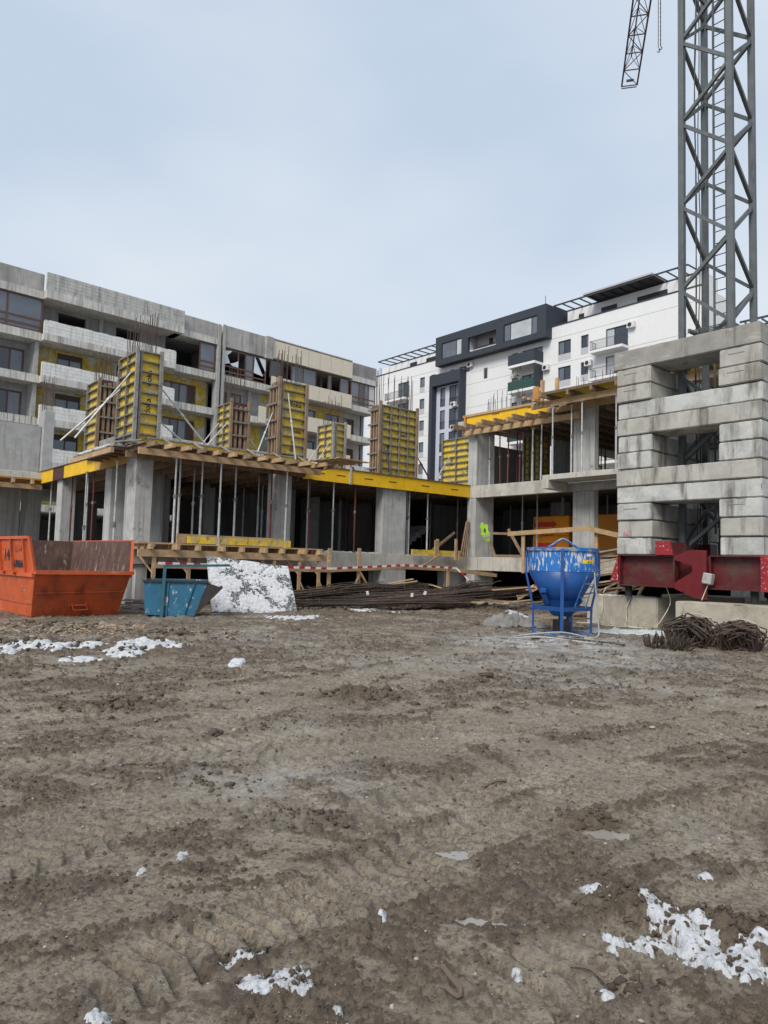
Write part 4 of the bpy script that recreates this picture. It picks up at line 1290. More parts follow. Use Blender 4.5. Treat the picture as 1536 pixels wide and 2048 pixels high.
eo3 = (23.2, 19, 7.6)
for b0, b1 in ((17.3, 19.2), (19.21, 22.0)):
    bd = MB().box(23.14, 23.19, b0, b1, 7.68, 8.10).build('board', 'yellow_new', ef3, eo3)
    MB().box(23.134, 23.139, b0 + 0.9, b0 + 1.3, 7.97, 8.0).build('stamp', 'ink', bd, eo3)
MB().box(23.05, 23.2, 22.01, 22.1, 7.6, 8.15).build('end_board', 'orange_ply', ef3, eo3)
MB().box(23.08, 23.13, 17.3, 22.2, 8.06, 8.16).build('cap_board', 'timber', ef3, eo3)
MB().box(22.95, 23.08, 16.0, 22.1, 7.20, 7.42).build('ledger', 'timber', ef3, eo3)
for i in range(9):
    bb = 17.5 + i * 0.55
    MB().box(22.55 - 0.15 * (i % 3), 24.6, bb, bb + 0.10, 7.43, 7.62).build('joist', 'timber_old' if i % 3 else 'timber', ef3, eo3)
# right canopy deck over the balcony
dk = thing('formwork_deck', 'plywood slab deck on timber joists projecting over the right balcony', 'formwork', G(22, 13, 7.9), ROT)
do = (22, 13, 7.9)
MB().box(21.75, 23.55, 7.2, 16.9, 8.02, 8.06).build('plywood', 'yellow_ply', dk, do)
MB().box(21.72, 21.75, 7.2, 16.9, 7.98, 8.08).build('plywood_edge', 'ply_edge', dk, do)
for i in range(10):
    bb = 7.6 + i * 1.0
    MB().box(21.7 if i < 9 else 21.4, 24.5, bb, bb + 0.09, 7.83, 8.015).build('joist', 'timber_old', dk, do)
for aa in (22.1, 23.1):
    MB().box(aa, aa + 0.1, 7.2, 17.6, 7.6, 7.825).build('ledger', 'timber', dk, do)
for i in range(3):
    MB().box(21.5 - 0.1 * i, 23.0, 16.95 + 0.16 * i, 17.08 + 0.16 * i, 7.75 + 0.06 * i, 7.82 + 0.06 * i).build('plank', 'timber', dk, do)
MB().box(22.3, 22.42, 17.2, 17.32, 7.9, 8.75).build('upright', 'timber', dk, do)
MB().box(22.55, 22.67, 16.7, 16.82, 8.07, 8.8).build('upright', 'timber', dk, do)
MB().box(22.2, 22.26, 17.33, 17.6, 8.0, 8.5).build('end_board', 'orange_ply', dk, do)

# ------------------------------------------------------------------ wooden deck projecting left of centre
wd = thing('formwork_deck', 'long timber deck with projecting joists above the left bays', 'formwork', G(8.2, 20.6, 4.4), ROT)
wo_ = (8.2, 20.6, 4.4)
MB().box(8.0, 14.5, 20.55, 21.85, 4.83, 4.87).build('plywood', 'timber_old', wd, wo_)
for i in range(13):
    aa = 8.1 + i * 0.53
    MB().box(aa, aa + 0.09, 20.25 - random.uniform(0, 0.3) - (0.25 if i > 8 else 0), 22.6, 4.70, 4.825).build('joist', 'timber' if i % 3 else 'timber_old', wd, wo_)
for bb, m in ((20.62, 'timber'), (21.62, 'timber_old')):
    MB().box(7.9, 14.4, bb, bb + 0.09, 4.50, 4.695).build('ledger', m, wd, wo_)
for a0, a1, m in ((8.7, 10.2, 'yellow_ply'), (10.25, 12.3, 'yellow_ply'), (12.6, 13.3, 'yellow_ply'), (13.35, 14.4, 'yellow_ply')):
    MB().box(a0, a1, 21.5, 21.55, 4.88, 5.12).build('edge_board', m, wd, wo_)
MB().box(8.5, 14.4, 21.45, 21.56, 5.122, 5.16).build('edge_cap', 'timber_weathered', wd, wo_)
for i in range(6):
    aa = 8.9 + i * 1.0
    MB().bar((aa, 21.45, 5.2), (aa + 0.28, 20.95, 4.88), 0.05).build('strut', 'timber_weathered', wd, wo_)
for i in range(5):
    p = Vector((13.6 + i * 0.2, 20.2 - 0.12 * i, 4.90 + 0.035 * i))
    MB().bar(p, p + Vector((1.5, 0.2, 0)), 0.14, 0.035).build('plank', 'timber', wd, wo_)
# corner platform with snow on it
cp = thing('formwork_deck', 'small snow-dusted corner platform of grey boards at the left', 'formwork', G(8.0, 23.5, 4.7), ROT)
co = (8.0, 23.5, 4.7)
MB().box(7.6, 8.5, 21.9, 25.8, 4.83, 4.88).build('plywood', 'timber_weathered', cp, co)
for i in range(6):
    MB().box(7.45 + 0.1 * (i % 2), 8.5, 22.0 + i * 0.7, 22.08 + i * 0.7, 4.755, 4.828).build('joist', 'timber_old', cp, co)
MB().box(7.45, 7.55, 21.7, 25.6, 4.60, 4.75).build('ledger', 'timber', cp, co)
MB().box(8.25, 8.29, 21.95, 25.2, 4.89, 5.42).build('side_board', 'timber_weathered', cp, co)
for i in range(5):
    p = Vector((7.6 + 0.1 * i, 21.8 + 0.2 * i, 4.93 + 0.04 * i))
    MB().bar(p, p + Vector((0.5 + 0.1 * i, -0.9 + 0.5 * i, 0.02)), 0.12, 0.035).build('plank', 'timber_weathered', cp, co)
sn = MB()
for i in range(9):
    t_ = i / 8
    sn.tube((7.75 + 0.03 * math.sin(i), 22.5 + 2.6 * t_, 4.88), (7.78, 22.85 + 2.6 * t_, 4.89), 0.10 + 0.05 * math.sin(i * 2.1), 0.12, n=8)
sn.build('snow', 'snow', cp, co)
# far left soffit deck
ls = thing('formwork_deck', 'orange-brown plywood soffit with timbers at the left picture edge', 'formwork', G(5, 34, 4.6), ROT)
lo_ = (5, 34, 4.6)
MB().box(2.0, 8.5, 33.2, 40, 4.64, 4.68).build('plywood', 'orange_ply', ls, lo_)
for i in range(9):
    MB().box(2.1 + i * 0.75, 2.2 + i * 0.75, 33.0, 40, 4.46, 4.635).build('joist', 'timber', ls, lo_)
MB().box(2.0, 8.6, 33.3, 33.4, 4.25, 4.455).build('ledger', 'timber', ls, lo_)

# ------------------------------------------------------------------ steel props
def prop_meshes(hh, cap):
    lo = MB().tube((0, 0, 0.01), (0, 0, hh * 0.55), 0.037, n=8).box(-0.07, 0.07, -0.07, 0.07, 0, 0.012)
    up = MB().tube((0, 0, hh * 0.55), (0, 0, hh - 0.012), 0.028, n=8).box(-0.07, 0.07, -0.07, 0.07, hh - 0.012, hh)
    co_ = MB().tube((0, 0, hh * 0.53), (0, 0, hh * 0.57), 0.05, n=8).tube((-0.10, 0, hh * 0.545), (0.10, 0, hh * 0.56), 0.011, n=5)
    return lo, up, co_


PM = {}


def prop(a, b, z0, z1, m, label, group, parts=True, lean=0.0):
    key = (round(z1 - z0, 2), m, parts)
    if key not in PM:
        lo, up, co_ = prop_meshes(z1 - z0, 0)
        if parts:
            PM[key] = [mesh_only(lo, 'outer_tube', m), mesh_only(up, 'inner_tube', 'galvanised' if m != 'prop_red' else 'prop_red'), mesh_only(co_, 'collar', 'form_rib')]
        else:
            lo.add(up.v, up.f)
            lo.add(co_.v, co_.f)
            PM[key] = [mesh_only(lo, 'steel_prop', m)]
    P = G(a, b, z0)
    if parts:
        root = thing('steel_prop', label, 'prop', P, ROT + random.uniform(-1, 1), group)
        for me_, nm in zip(PM[key], ('outer_tube', 'inner_tube', 'collar')):
            inst(me_, nm, root)
    else:
        root = inst(PM[key][0], 'steel_prop', None, P, (0, 0, random.uniform(-2, 2)))
        tag(root, label, 'prop', group)
    root.rotation_euler[0] += lean
    return root


G_, R_ = 'galvanised', 'prop_red'
for i, (aa, bb, m) in enumerate([(9.12, 20.75, G_), (9.5, 21.3, G_), (10.2, 21.2, G_), (10.62, 20.75, G_), (11.5, 21.4, G_), (12.7, 21.1, R_), (13.08, 20.75, G_)]):
    prop(aa, bb, Z1 + 0.06, 4.5 if bb < 20.9 else 4.7, m, f'{"dark red" if m == R_ else "grey"} steel prop holding up the timber deck, {ORD[i]} from its left end', 'props under the timber deck')
for i, (aa, bb, m) in enumerate([(14.6, 21.6, R_), (15.2, 22.6, G_), (15.95, 22.0, G_), (16.95, 21.95, R_)]):
    prop(aa, bb, Z1 + 0.006, 4.46 if bb < 21.7 else 4.69, m, f'{"dark red" if m == R_ else "grey"} steel prop, {ORD[i]} from left in the bay left of the widest column', 'props under the yellow beam')
for i, (aa, bb, m) in enumerate([(19.9, 22.1, G_), (20.2, 22.7, G_), (20.6, 23.0, G_), (20.95, 22.1, G_)]):
    prop(aa, bb, Z1 + 0.006, 4.69, m, f'grey steel prop, {ORD[i]} from left in the bay right of the widest column', 'props under the yellow beam')
for i, (bb, aa, m) in enumerate([(33.0, 8.9, G_), (30.1, 8.9, R_), (28.2, 8.9, G_), (27.2, 8.8, R_), (26.8, 8.4, G_), (25.6, 9.6, R_), (24.2, 9.2, R_), (22.9, 8.1, G_)]):
    prop(aa, bb, Z1 + 0.006 if aa > 8.5 else 0.0, 4.5 if aa < 8.8 else 4.69, m, f'{"dark red" if m == R_ else "grey"} steel prop behind the orange skip, {ORD[i]} from left', 'props along the left side')
for i, (bb, aa, m) in enumerate([(21.9, 23.5, G_), (21.2, 23.8, G_), (20.5, 23.7, R_), (20.0, 23.6, R_), (19.6, 23.9, R_), (18.7, 23.6, G_), (18.1, 23.4, G_)]):
    prop(aa, bb, Z2 + 0.004, 7.2 if i < 6 else 7.79, m, f'{"dark red" if m == R_ else "grey"} steel prop on the upper right storey, {ORD[i]} from left', 'props on the upper right storey', lean=random.uniform(-0.02, 0.02))
for i, (bb, aa, m) in enumerate([(16.6, 22.15, G_), (16.0, 22.5, G_), (15.3, 22.15, G_), (13.9, 22.15, G_), (12.6, 22.15, R_), (11.2, 22.15, R_)]):
    prop(aa, bb, Z2 + 0.002, 7.6, m, f'{"dark red" if m == R_ else "pale grey"} steel prop on the balcony slab, {ORD[i]} from left', 'props on the balcony')
dim = 'dim steel prop standing deep inside the open ground storey'
for i in range(46):
    aa = random.uniform(9.5, 30)
    bb = random.uniform(23.5, 36)
    prop(aa, bb, Z1 + 0.006, 4.69, random.choice((G_, G_, R_)), dim, 'props deep inside the ground storey', parts=False)
dim2 = 'dim steel prop standing deep inside the upper right storey'
for i in range(34):
    aa = random.uniform(24.6, 31)
    bb = random.uniform(11, 21)
    prop(aa, bb, Z2 + 0.006, 7.79, random.choice((G_, R_, R_)), dim2, 'props deep inside the upper storey', parts=False)
dim3 = 'dim steel prop deep under the right wing behind the hanging vest'
for i in range(8):
    prop(random.uniform(25, 28.5), random.uniform(17, 21), Z1 + 0.006, 4.69, G_, dim3, 'props deep under the right wing', parts=False)

# ================================================================== tower crane
SA, SB, SW = 16.94, 10.59, 3.675        # front-left corner of the ballast stack, its width
MS, MO = 1.30, 1.1875
CB = G(SA + SW / 2, SB - SW / 2)
crane = thing('tower_crane', 'grey steel lattice tower crane on a red cross base', 'crane', CB, ROT)
LEG = 0.155
hm = MS / 2
corner = [(-hm, hm), (-hm, -hm), (hm, -hm), (hm, hm)]      # left, front, right, back as seen from the camera
MT = 31.4
for x, y in corner:
    MB().box(x - LEG / 2, x + LEG / 2, y - LEG / 2, y + LEG / 2, 1.9, MT).build('mast_leg', 'mast_steel', crane, bevel=0.012)
HALF = 1.17
zl0 = at(1365, 247, 18.85).z          # height of a brace node on the left leg
zl0 -= 2 * HALF * int((zl0 - 2.3) / (2 * HALF))
for f_ in range(4):
    p, q = corner[f_], corner[(f_ + 1) % 4]
    zc = zl0 - 2 * HALF if f_ % 2 == 0 else zl0 - 3 * HALF
    up_ = True
    while zc < MT - HALF:
        A, B_ = (p, q) if up_ else (q, p)
        A, B_ = Vector((A[0], A[1], zc + 0.04)), Vector((B_[0], B_[1], zc + HALF - 0.04))
        if zc > 1.9:
            MB().bar(A, B_, 0.088, 0.088).build('mast_brace', 'mast_steel', crane)
        zc += HALF
        up_ = not up_
for yy in (-0.17, 0.17):
    MB().box(0.16, 0.20, yy - 0.025, yy + 0.025, 2.5, MT - 1).build('ladder_rail', 'mast_steel', crane)
rung = mesh_only(MB().tube((0, -0.15, 0), (0, 0.15, 0), 0.014, n=6), 'ladder_rung', 'mast_steel')
for i in range(90):
    inst(rung, 'ladder_rung', crane, (0.18, 0, 2.8 + i * 0.33))
for k in range(4):
    zz = (7.85, 17.6, 23.6, 29.0)[k]
    pl = MB().box(-hm + 0.1, hm - 0.1, -hm + 0.1, -hm + 0.16, zz, zz + 0.10).box(-hm + 0.1, hm - 0.1, hm - 0.16, hm - 0.1, zz, zz + 0.10).build('platform', 'mast_steel', crane)
    for i in range(9):
        MB().box(-hm + 0.12 + i * 0.12, -hm + 0.15 + i * 0.12, -hm + 0.165, 0.0 if k else hm - 0.165, zz + 0.03, zz + 0.05).build('grating_bar', 'mast_steel', pl)
for (x, y) in ((-0.35, 0.42), (-0.18, 0.5), (0.05, 0.52)):
    pts = [(x + 0.03 * math.sin(z * 1.3 + x * 9), y + 0.02 * math.cos(z * 0.9), z) for z in [2 + i * 0.5 for i in range(60)]]
    MB().path(pts, 0.014, 5).build('mast_cable', 'cable_dark', crane)
# top: slewing ring, jib pointing away, counter-jib
top = MT
inv = Matrix.Rotation(-ROT, 4, 'Z')


def cl(P):
    return inv @ (Vector(P) - CB)


MB().tube((0, 0, MT), (0, 0, MT + 0.8), 0.95, n=20).build('slewing_ring', 'mast_steel', crane)
JW, JH = 0.92, 1.05
jp = Vector((CB.x, CB.y, MT + 0.9))
je = Vector((14.75, 43.4, 32.0)) 
jd = Vector((je.x - jp.x, je.y - jp.y, 0)).normalized()
js = Vector((jd.y, -jd.x, 0))
je = Vector((jp.x, jp.y, 0)) + jd * (Vector((je.x - jp.x, je.y - jp.y, 0)).length)
ZJ = MT + 0.55
jlen = (je - Vector((jp.x, jp.y, 0))).length
n = 17
base = Vector((jp.x, jp.y, ZJ))
jb = MB()
jib = jb.box(-0.01, 0.01, -0.01, 0.01, ZJ - 0.3, ZJ - 0.28).build('jib', 'jib_steel', crane)
ch = [lambda t: base + jd * t - js * JW / 2, lambda t: base + jd * t + js * JW / 2, lambda t: base + jd * t + Vector((0, 0, JH))]
for c_ in ch[:2]:
    MB().bar(cl(c_(0)), cl(c_(jlen)), 0.09).build('chord', 'jib_steel', jib)
MB().bar(cl(ch[2](0)), cl(ch[2](jlen - 1.2)), 0.07).build('chord', 'jib_steel', jib)
step = jlen / n
for i in range(n + 1):
    t = i * step
    MB().bar(cl(ch[0](t)), cl(ch[1](t)), 0.05).build('lacing', 'jib_steel', jib)
    if i < n:
        MB().bar(cl(ch[i % 2](t)), cl(ch[1 - i % 2](t + step)), 0.035).build('lacing', 'jib_steel', jib)
        for c_ in (0, 1):
            MB().bar(cl(ch[c_](t)), cl(ch[2](min(t + step / 2, jlen - 1.2))), 0.03).build('lacing', 'jib_steel', jib)
            if i < n - 1:
                MB().bar(cl(ch[2](t + step / 2)), cl(ch[c_](t + step)), 0.03).build('lacing', 'jib_steel', jib)
MB().bar(cl(base + jd * (jlen - 0.5) - js * 0.22), cl(base + jd * (jlen - 0.5) + js * 0.22), 0.12, 0.1).build('end_sheave', 'jib_steel', jib)
MB().bar(cl(base + jd * (jlen + 0.2) - js * JW / 2), cl(base + jd * (jlen + 0.2) + js * JW / 2), 0.05).build('end_buffer', 'jib_steel', jib)
cj = MB().bar(cl(base - js * 0.5), cl(base - jd * 11 - js * 0.5), 0.14, 0.25).bar(cl(base + js * 0.5), cl(base - jd * 11 + js * 0.5), 0.14, 0.25).build('counter_jib', 'mast_steel', crane)
for i in range(4):
    t = 8.6 + i * 0.6
    MB().bar(cl(base - jd * t - js * 0.45 + Vector((0, 0, -1.2))), cl(base - jd * t + js * 0.45 + Vector((0, 0, -1.2))), 0.45, 2.2).build('counterweight', 'ballast', cj)
MB().bar(cl(base + Vector((0, 0, 0))), cl(base + Vector((0, 0, 5.5))), 0.7, 0.5).build('tower_head', 'mast_steel', crane)
MB().bar(cl(base + Vector((0, 0, 5.4))), cl(base + jd * (jlen * 0.62) + Vector((0, 0, JH))), 0.05).build('tie_bar', 'jib_steel', crane)
MB().bar(cl(base + Vector((0, 0, 5.4))), cl(base - jd * 10), 0.05).build('tie_bar', 'jib_steel', crane)
# trolley and rope on the jib close to the mast
tro = at(1319, 60, 22.3)
tt = (Vector((tro.x, tro.y, 0)) - Vector((jp.x, jp.y, 0))).dot(jd)
tp = base + jd * tt
MB().bar(cl(tp - js * 0.5 + Vector((0, 0, -0.15))), cl(tp + js * 0.5 + Vector((0, 0, -0.15))), 0.5, 0.2).build('trolley', 'jib_steel', crane)
tb = Vector((tro.x, tro.y, 24.0))
for dx in (-0.12, 0.12):
    MB().tube(cl(tp + Vector((dx, 0, -0.2))), cl(tb + Vector((dx, 0, 0.6))), 0.012, n=5).build('hoist_rope', 'cable_dark', crane)
MB().box(-0.2, 0.2, -0.1, 0.1, -0.3, 0.3).build('hook_block', 'jib_steel', crane).location = cl(tb + Vector((0, 0, 0.3)))
sling = thing('chain_sling', 'pair of thin lifting chains with hooks hanging in the sky beside the mast', 'chain', tb)
lk = MB()
for sgn, ln_ in ((-1, 5.55), (1, 5.45)):
    n_ = 70
    mb = MB()
    for i in range(n_):
        z0, z1 = -ln_ * i / n_, -ln_ * (i + 1.25) / n_
        if sgn > 0:
            mb.bar((sgn * 0.035, 0, z0), (sgn * 0.035, 0, z1), 0.030 if i % 2 else 0.014, 0.014 if i % 2 else 0.030)
    if sgn < 0:
        mb.tube((-0.035, 0, 0), (-0.04, 0, -ln_), 0.012, n=6)
    mb.build('chain', 'cable_dark', sling)
    hk = [(sgn * 0.035 + 0.045 * math.sin(t_), 0, -ln_ - 0.05 - 0.045 * (1 - math.cos(t_))) for t_ in [0.3 * j for j in range(15)]]
    MB().path(hk, 0.014, 6).build('hook', 'cable_dark', sling)
# red cross base
CZ0, CZ1 = 1.08, 1.885
ch_off = (SA + SW / 2, SB - SW / 2, 0)


def cpart(name, m, mb, bevel=0.0, parent=None):
    return mb.build(name, m, parent or crane, ch_off, bevel=bevel)


def ibeam_b(a0, a1, b0, b1):       # I-beam running along b, looking towards -e1
    mid = (a0 + a1) / 2
    r = cpart('chassis_beam', 'red_paint', MB().box(mid - 0.02, mid + 0.02, b0, b1, CZ0 + 0.03, CZ1 - 0.03))
    cpart('flange', 'red_paint', MB().box(a0, a1, b0, b1, CZ1 - 0.03, CZ1), parent=r)
    cpart('flange', 'red_paint', MB().box(a0, a1, b0, b1, CZ0, CZ0 + 0.03), parent=r)
    n_ = max(1, int(abs(b1 - b0) / 1.2))
    for i in range(n_ + 1):
        bb = b0 + (b1 - b0 - 0.03) * i / n_
        cpart('stiffener', 'red_paint', MB().box(a0 + 0.02, mid - 0.021, bb, bb + 0.03, CZ0 + 0.031, CZ1 - 0.031), parent=r)
    return r


ibeam_b(SA + 0.02, SA + 0.42, 9.02, 10.55)
ibeam_b(SA + 0.02, SA + 0.42, 6.95, 8.15)
# v-notched bracket plate between the beams
cpart('bracket', 'red_clean', MB().prism([(SA + 0.0, 9.0, CZ0 - 0.02), (SA + 0.0, 9.0, CZ0 + 0.12), (SA + 0.0, 8.55, CZ0 + 0.40), (SA + 0.0, 8.55, CZ0 + 0.55), (SA + 0.0, 9.0, CZ1 - 0.12), (SA + 0.0, 9.0, CZ1 - 0.02),
      (SA + 0.0, 8.6, CZ1 + 0.13), (SA + 0.0, 8.2, CZ1 + 0.12), (SA + 0.0, 8.2, CZ0 - 0.25), (SA + 0.0, 8.5, CZ0 - 0.22)], (0.06, 0, 0)))
cpart('chassis_core', 'red_paint', MB().box(SA + 0.45, SA + 1.1, 8.0, 9.2, CZ0, CZ1 - 0.02))
cpart('chassis_beam', 'red_paint', MB().box(SA + 0.9, SA + 1.35, 6.9, 10.6, CZ0 + 0.02, CZ1 - 0.03))
cpart('chassis_beam', 'red_paint', MB().box(SA + 0.43, SA + SW, 9.9, 10.35, CZ0 + 0.01, CZ1 - 0.01))
cpart('chassis_beam', 'red_paint', MB().box(SA + 0.43, SA + SW, 6.95, 7.4, CZ0 + 0.01, CZ1 - 0.01))
for x, y in corner:
    cpart('mast_foot', 'red_paint', MB().box(ch_off[0] + x - 0.2, ch_off[0] + x + 0.2, ch_off[1] + y - 0.2, ch_off[1] + y + 0.2, CZ1 - 0.6, CZ1 + 0.35))
cpart('end_plate', 'red_chipped', MB().prism([(SA + 0.0, 10.56, CZ1), (SA + 0.0, 10.78, CZ0 + 0.15), (SA + 0.0, 10.78, CZ0 + 0.1), (SA + 0.0, 10.56, CZ0 + 0.1)], (0.4, 0, 0)))
cpart('end_plate', 'red_chipped', MB().box(SA - 0.06, SA + 0.5, 6.65, 6.94, CZ0 - 0.0, CZ1 + 0.0))
cpart('end_plate', 'red_chipped', MB().prism([(SA - 0.02, 9.03, CZ1 + 0.005), (SA - 0.02, 9.5, CZ1 + 0.005), (SA - 0.02, 9.5, CZ1 + 0.35), (SA - 0.02, 9.12, CZ1 + 0.35)], (0.05, 0, 0)))
jk = cpart('screw_jack', 'rubber', MB().tube((SA + 0.25, 10.4, 0.8), (SA + 0.25, 10.4, CZ0), 0.09, n=10))
cpart('screw_jack', 'rubber', MB().tube((SA + 0.25, 7.2, 0.8), (SA + 0.25, 7.2, CZ0), 0.09, n=10))
cpart('screw_jack', 'rubber', MB().tube((SA + 3.3, 10.2, 0.8), (SA + 3.3, 10.2, CZ0 + 0.02), 0.09, n=10))
cpart('screw_jack', 'rubber', MB().tube((SA + 3.3, 7.2, 0.8), (SA + 3.3, 7.2, CZ0 + 0.02), 0.09, n=10))
jbx = tag(MB().box(-0.09, 0.09, -0.11, 0.11, -0.13, 0.13).build('junction_box', 'box_grey', bevel=0.02), 'small scuffed grey electrical box on the red crane base', 'electrical box')
jbx.location = G(SA - 0.08, 8.12, 1.33)
jbx.rotation_euler = (0.15, 0.1, ROT)

# ------------------------------------------------------------------ ballast blocks
BH = 0.447
BW_ = 0.97


def block_mesh(lx, ly, h_, seed):
    """slightly irregular cast block, chamfered, with uneven faces"""
    rs = random.Random(seed)
    def ax(L_, n_):
        e_ = 0.022
        return [0, e_] + [e_ + (L_ - 2 * e_) * i / n_ for i in range(1, n_)] + [L_ - e_, L_]
    xs_, ys_, zs_ = ax(lx, max(2, int(lx / 0.12))), ax(ly, max(2, int(ly / 0.12))), ax(h_, 4)
    nx, ny, nz = len(xs_) - 1, len(ys_) - 1, len(zs_) - 1
    mb = MB()
    idx = {}

    def vid(i, j, k):
        key = (i, j, k)
        if key not in idx:
            x, y, z = xs_[i], ys_[j], zs_[k]
            ex = (i in (0, nx)) + (j in (0, ny)) + (k in (0, nz))
            ch_ = 0.0 if ex < 2 else 0.012 + rs.random() * 0.012 + (0.05 if rs.random() < 0.05 else 0)
            x += (ch_ if i == 0 else -ch_ if i == nx else 0) + rs.uniform(-.0012, .0012)
            y += (ch_ if j == 0 else -ch_ if j == ny else 0) + rs.uniform(-.0012, .0012)
            z += (ch_ if k == 0 else -ch_ if k == nz else 0)
            idx[key] = len(mb.v)
            mb.v.append((x, y, z))
        return idx[key]
    for i in range(nx):
        for j in range(ny):
            for k, fl in ((0, True), (nz, False)):
                q = (vid(i, j, k), vid(i + 1, j, k), vid(i + 1, j + 1, k), vid(i, j + 1, k))
                mb.f.append(q[::-1] if fl else q)
    for i in range(nx):
        for k in range(nz):
            for j, fl in ((0, False), (ny, True)):
                q = (vid(i, j, k), vid(i + 1, j, k), vid(i + 1, j, k + 1), vid(i, j, k + 1))
                mb.f.append(q[::-1] if fl else q)
    for j in range(ny):
        for k in range(nz):
            for i, fl in ((0, True), (nx, False)):
                q = (vid(i, j, k), vid(i, j + 1, k), vid(i, j + 1, k + 1), vid(i, j, k + 1))
                mb.f.append(q[::-1] if fl else q)
    return mb


bcount = 0
LAY = ['s', 's', 's', 'l', 'l', 's', 's', 'l', 'l', 's', 's', 't']
shortno = longno = 0
for li, kind in enumerate(LAY):
    z = 1.89 + li * BH
    row = ORD[li]
    hh = BH - 0.02
    if kind == 's':
        shortno += 1
        for side, b0 in (('left', SB - BW_), ('right', SB - SW)):
            o = block_mesh(SW - 0.02, BW_, hh, 100 + li * 3 + len(side)).build('ballast_block', ['ballast', 'ballast_warm', 'ballast'][li % 3] if li < 9 else 'ballast_warm')
            o.location = G(SA + random.uniform(-.03, .03), b0 + random.uniform(-.02, .02), z)
            o.rotation_euler = (0, 0, ROT + random.uniform(-.006, .006))
            extra = ' with a pink paint smear' if (li == 1 and side == 'left') else ''
            tag(o, f'ballast block {side} of the mast, {row} layer above the base{extra}', 'ballast block', 'concrete ballast blocks around the mast')
            if li >= 9 or li == 2:
                e_ = MB()
                e_.box(-0.012, -0.002, 0.38, 0.76, 0.29, 0.305).box(-0.012, -0.002, 0.38, 0.395, 0.12, 0.29).box(-0.012, -0.002, 0.745, 0.76, 0.12, 0.289)
                MB().box(-0.010, 0.0, 0.38, 0.76, 0.285, 0.30).build('cast_mark', 'ballast_top', o)
            if extra:
                MB().box(-0.004, 0.006, 0.62, 0.82, 0.04, 0.15).build('paint_smear', mat('smear', (0.45, 0.10, 0.14), 0.8, layers=[((0.38, 0.37, 0.35), (14, 14, 14), 0.45, 0.58)]), o)
    else:
        longno += 1
        for where, a0 in (('front', SA), ('back', SA + SW - BW_)):
            if kind == 't' and where == 'back':
                continue
            m = 'ballast_top' if kind == 't' else ('ballast_warm' if li in (4, 7) else 'ballast')
            o = block_mesh(BW_ if kind != 't' else 1.1, SW + (0.02 if kind != 't' else 0.1), hh if kind != 't' else 0.50, 300 + li * 7 + len(where)).build('ballast_block', m)
            o.location = G(a0 + random.uniform(-.03, .03), SB - SW + random.uniform(-.02, .02), z)
            o.rotation_euler = (0, 0, ROT + random.uniform(-.006, .006))
            tag(o, 'dark weathered top concrete beam lying across the ballast stack' if kind == 't' else f'long stained ballast block on the {where} side, {row} layer above the base', 'ballast block', 'concrete ballast blocks around the mast')
# foundations under the base
for lab, a0, a1, b0, b1, h_ in (('tan concrete footing block under the left end of the red crane base', 17.3, 18.3, 9.65, 11.75, 0.80), ('low stained concrete footing under the right end of the red crane base', 16.5, 17.9, 5.2, 8.75, 0.80),
                                ('round-shouldered concrete footing behind, between the two front footings', 19.2, 20.6, 8.3, 10.6, 0.85), ('rear concrete footing under the far side of the crane base', 19.4, 20.8, 6.2, 8.0, 0.8)):
    o = block_mesh(a1 - a0, b1 - b0, h_, int(a0 * 100)).build('concrete_footing', 'foundation')
    o.location = G(a0, b0, -0.02)
    o.rotation_euler = (0, 0, ROT)
    tag(o, lab, 'footing', 'concrete footings of the crane')
    if a0 == 17.3:
        s_ = MB()
        for i in range(12):
            s_.tube((0.15 + 0.02 * math.sin(i * 2), 0.1 + i * 0.14, h_ - 0.025), (0.17, 0.26 + i * 0.14, h_ - 0.02), 0.05 + 0.012 * math.sin(i * 1.7), 0.05, n=7)
        s_.build('snow', 'snow', o)
# pale cables hanging over the footings
for i, (lab, pts) in enumerate([('pale thin cable looping over the left footing beside the blue bucket', [(17.4, 11.2, 1.0), (17.28, 11.25, 0.75), (17.22, 11.2, 0.4), (17.15, 11.4, 0.05), (16.9, 11.8, 0.02)]),
                                ('pale cable hanging down the middle of the left footing', [(17.3, 10.35, 1.05), (17.26, 10.4, 0.72), (17.24, 10.5, 0.45), (17.2, 10.45, 0.15), (17.1, 10.4, 0.03), (16.9, 9.6, 0.03), (16.7, 10.9, 0.03)]),
                                ('pale cable dangling between the two front footings', [(17.0, 9.25, 1.1), (17.3, 9.3, 0.7), (17.1, 9.4, 0.3), (16.9, 9.5, 0.05)]),
                                ('pale lead from the grey box down to the right footing', [(SA - 0.08, 8.12, 1.2), (16.85, 8.2, 1.0), (16.8, 8.25, 0.82)])]):
    sm = []
    P = [G(*p) for p in pts]
    for j in range(len(P) - 1):
        p0, p1, p2, p3 = P[max(j - 1, 0)], P[j], P[j + 1], P[min(j + 2, len(P) - 1)]
        for k in range(6):
            t = k / 6
            sm.append(0.5 * ((2 * p1) + (p2 - p0) * t + (2 * p0 - 5 * p1 + 4 * p2 - p3) * t * t + (3 * p1 - p0 - 3 * p2 + p3) * t ** 3))
    sm.append(P[-1])
    tag(MB().path(sm, 0.012, 6).build('cable', 'cable_pale', smooth=True), lab, 'cable', 'pale cables by the crane footings')

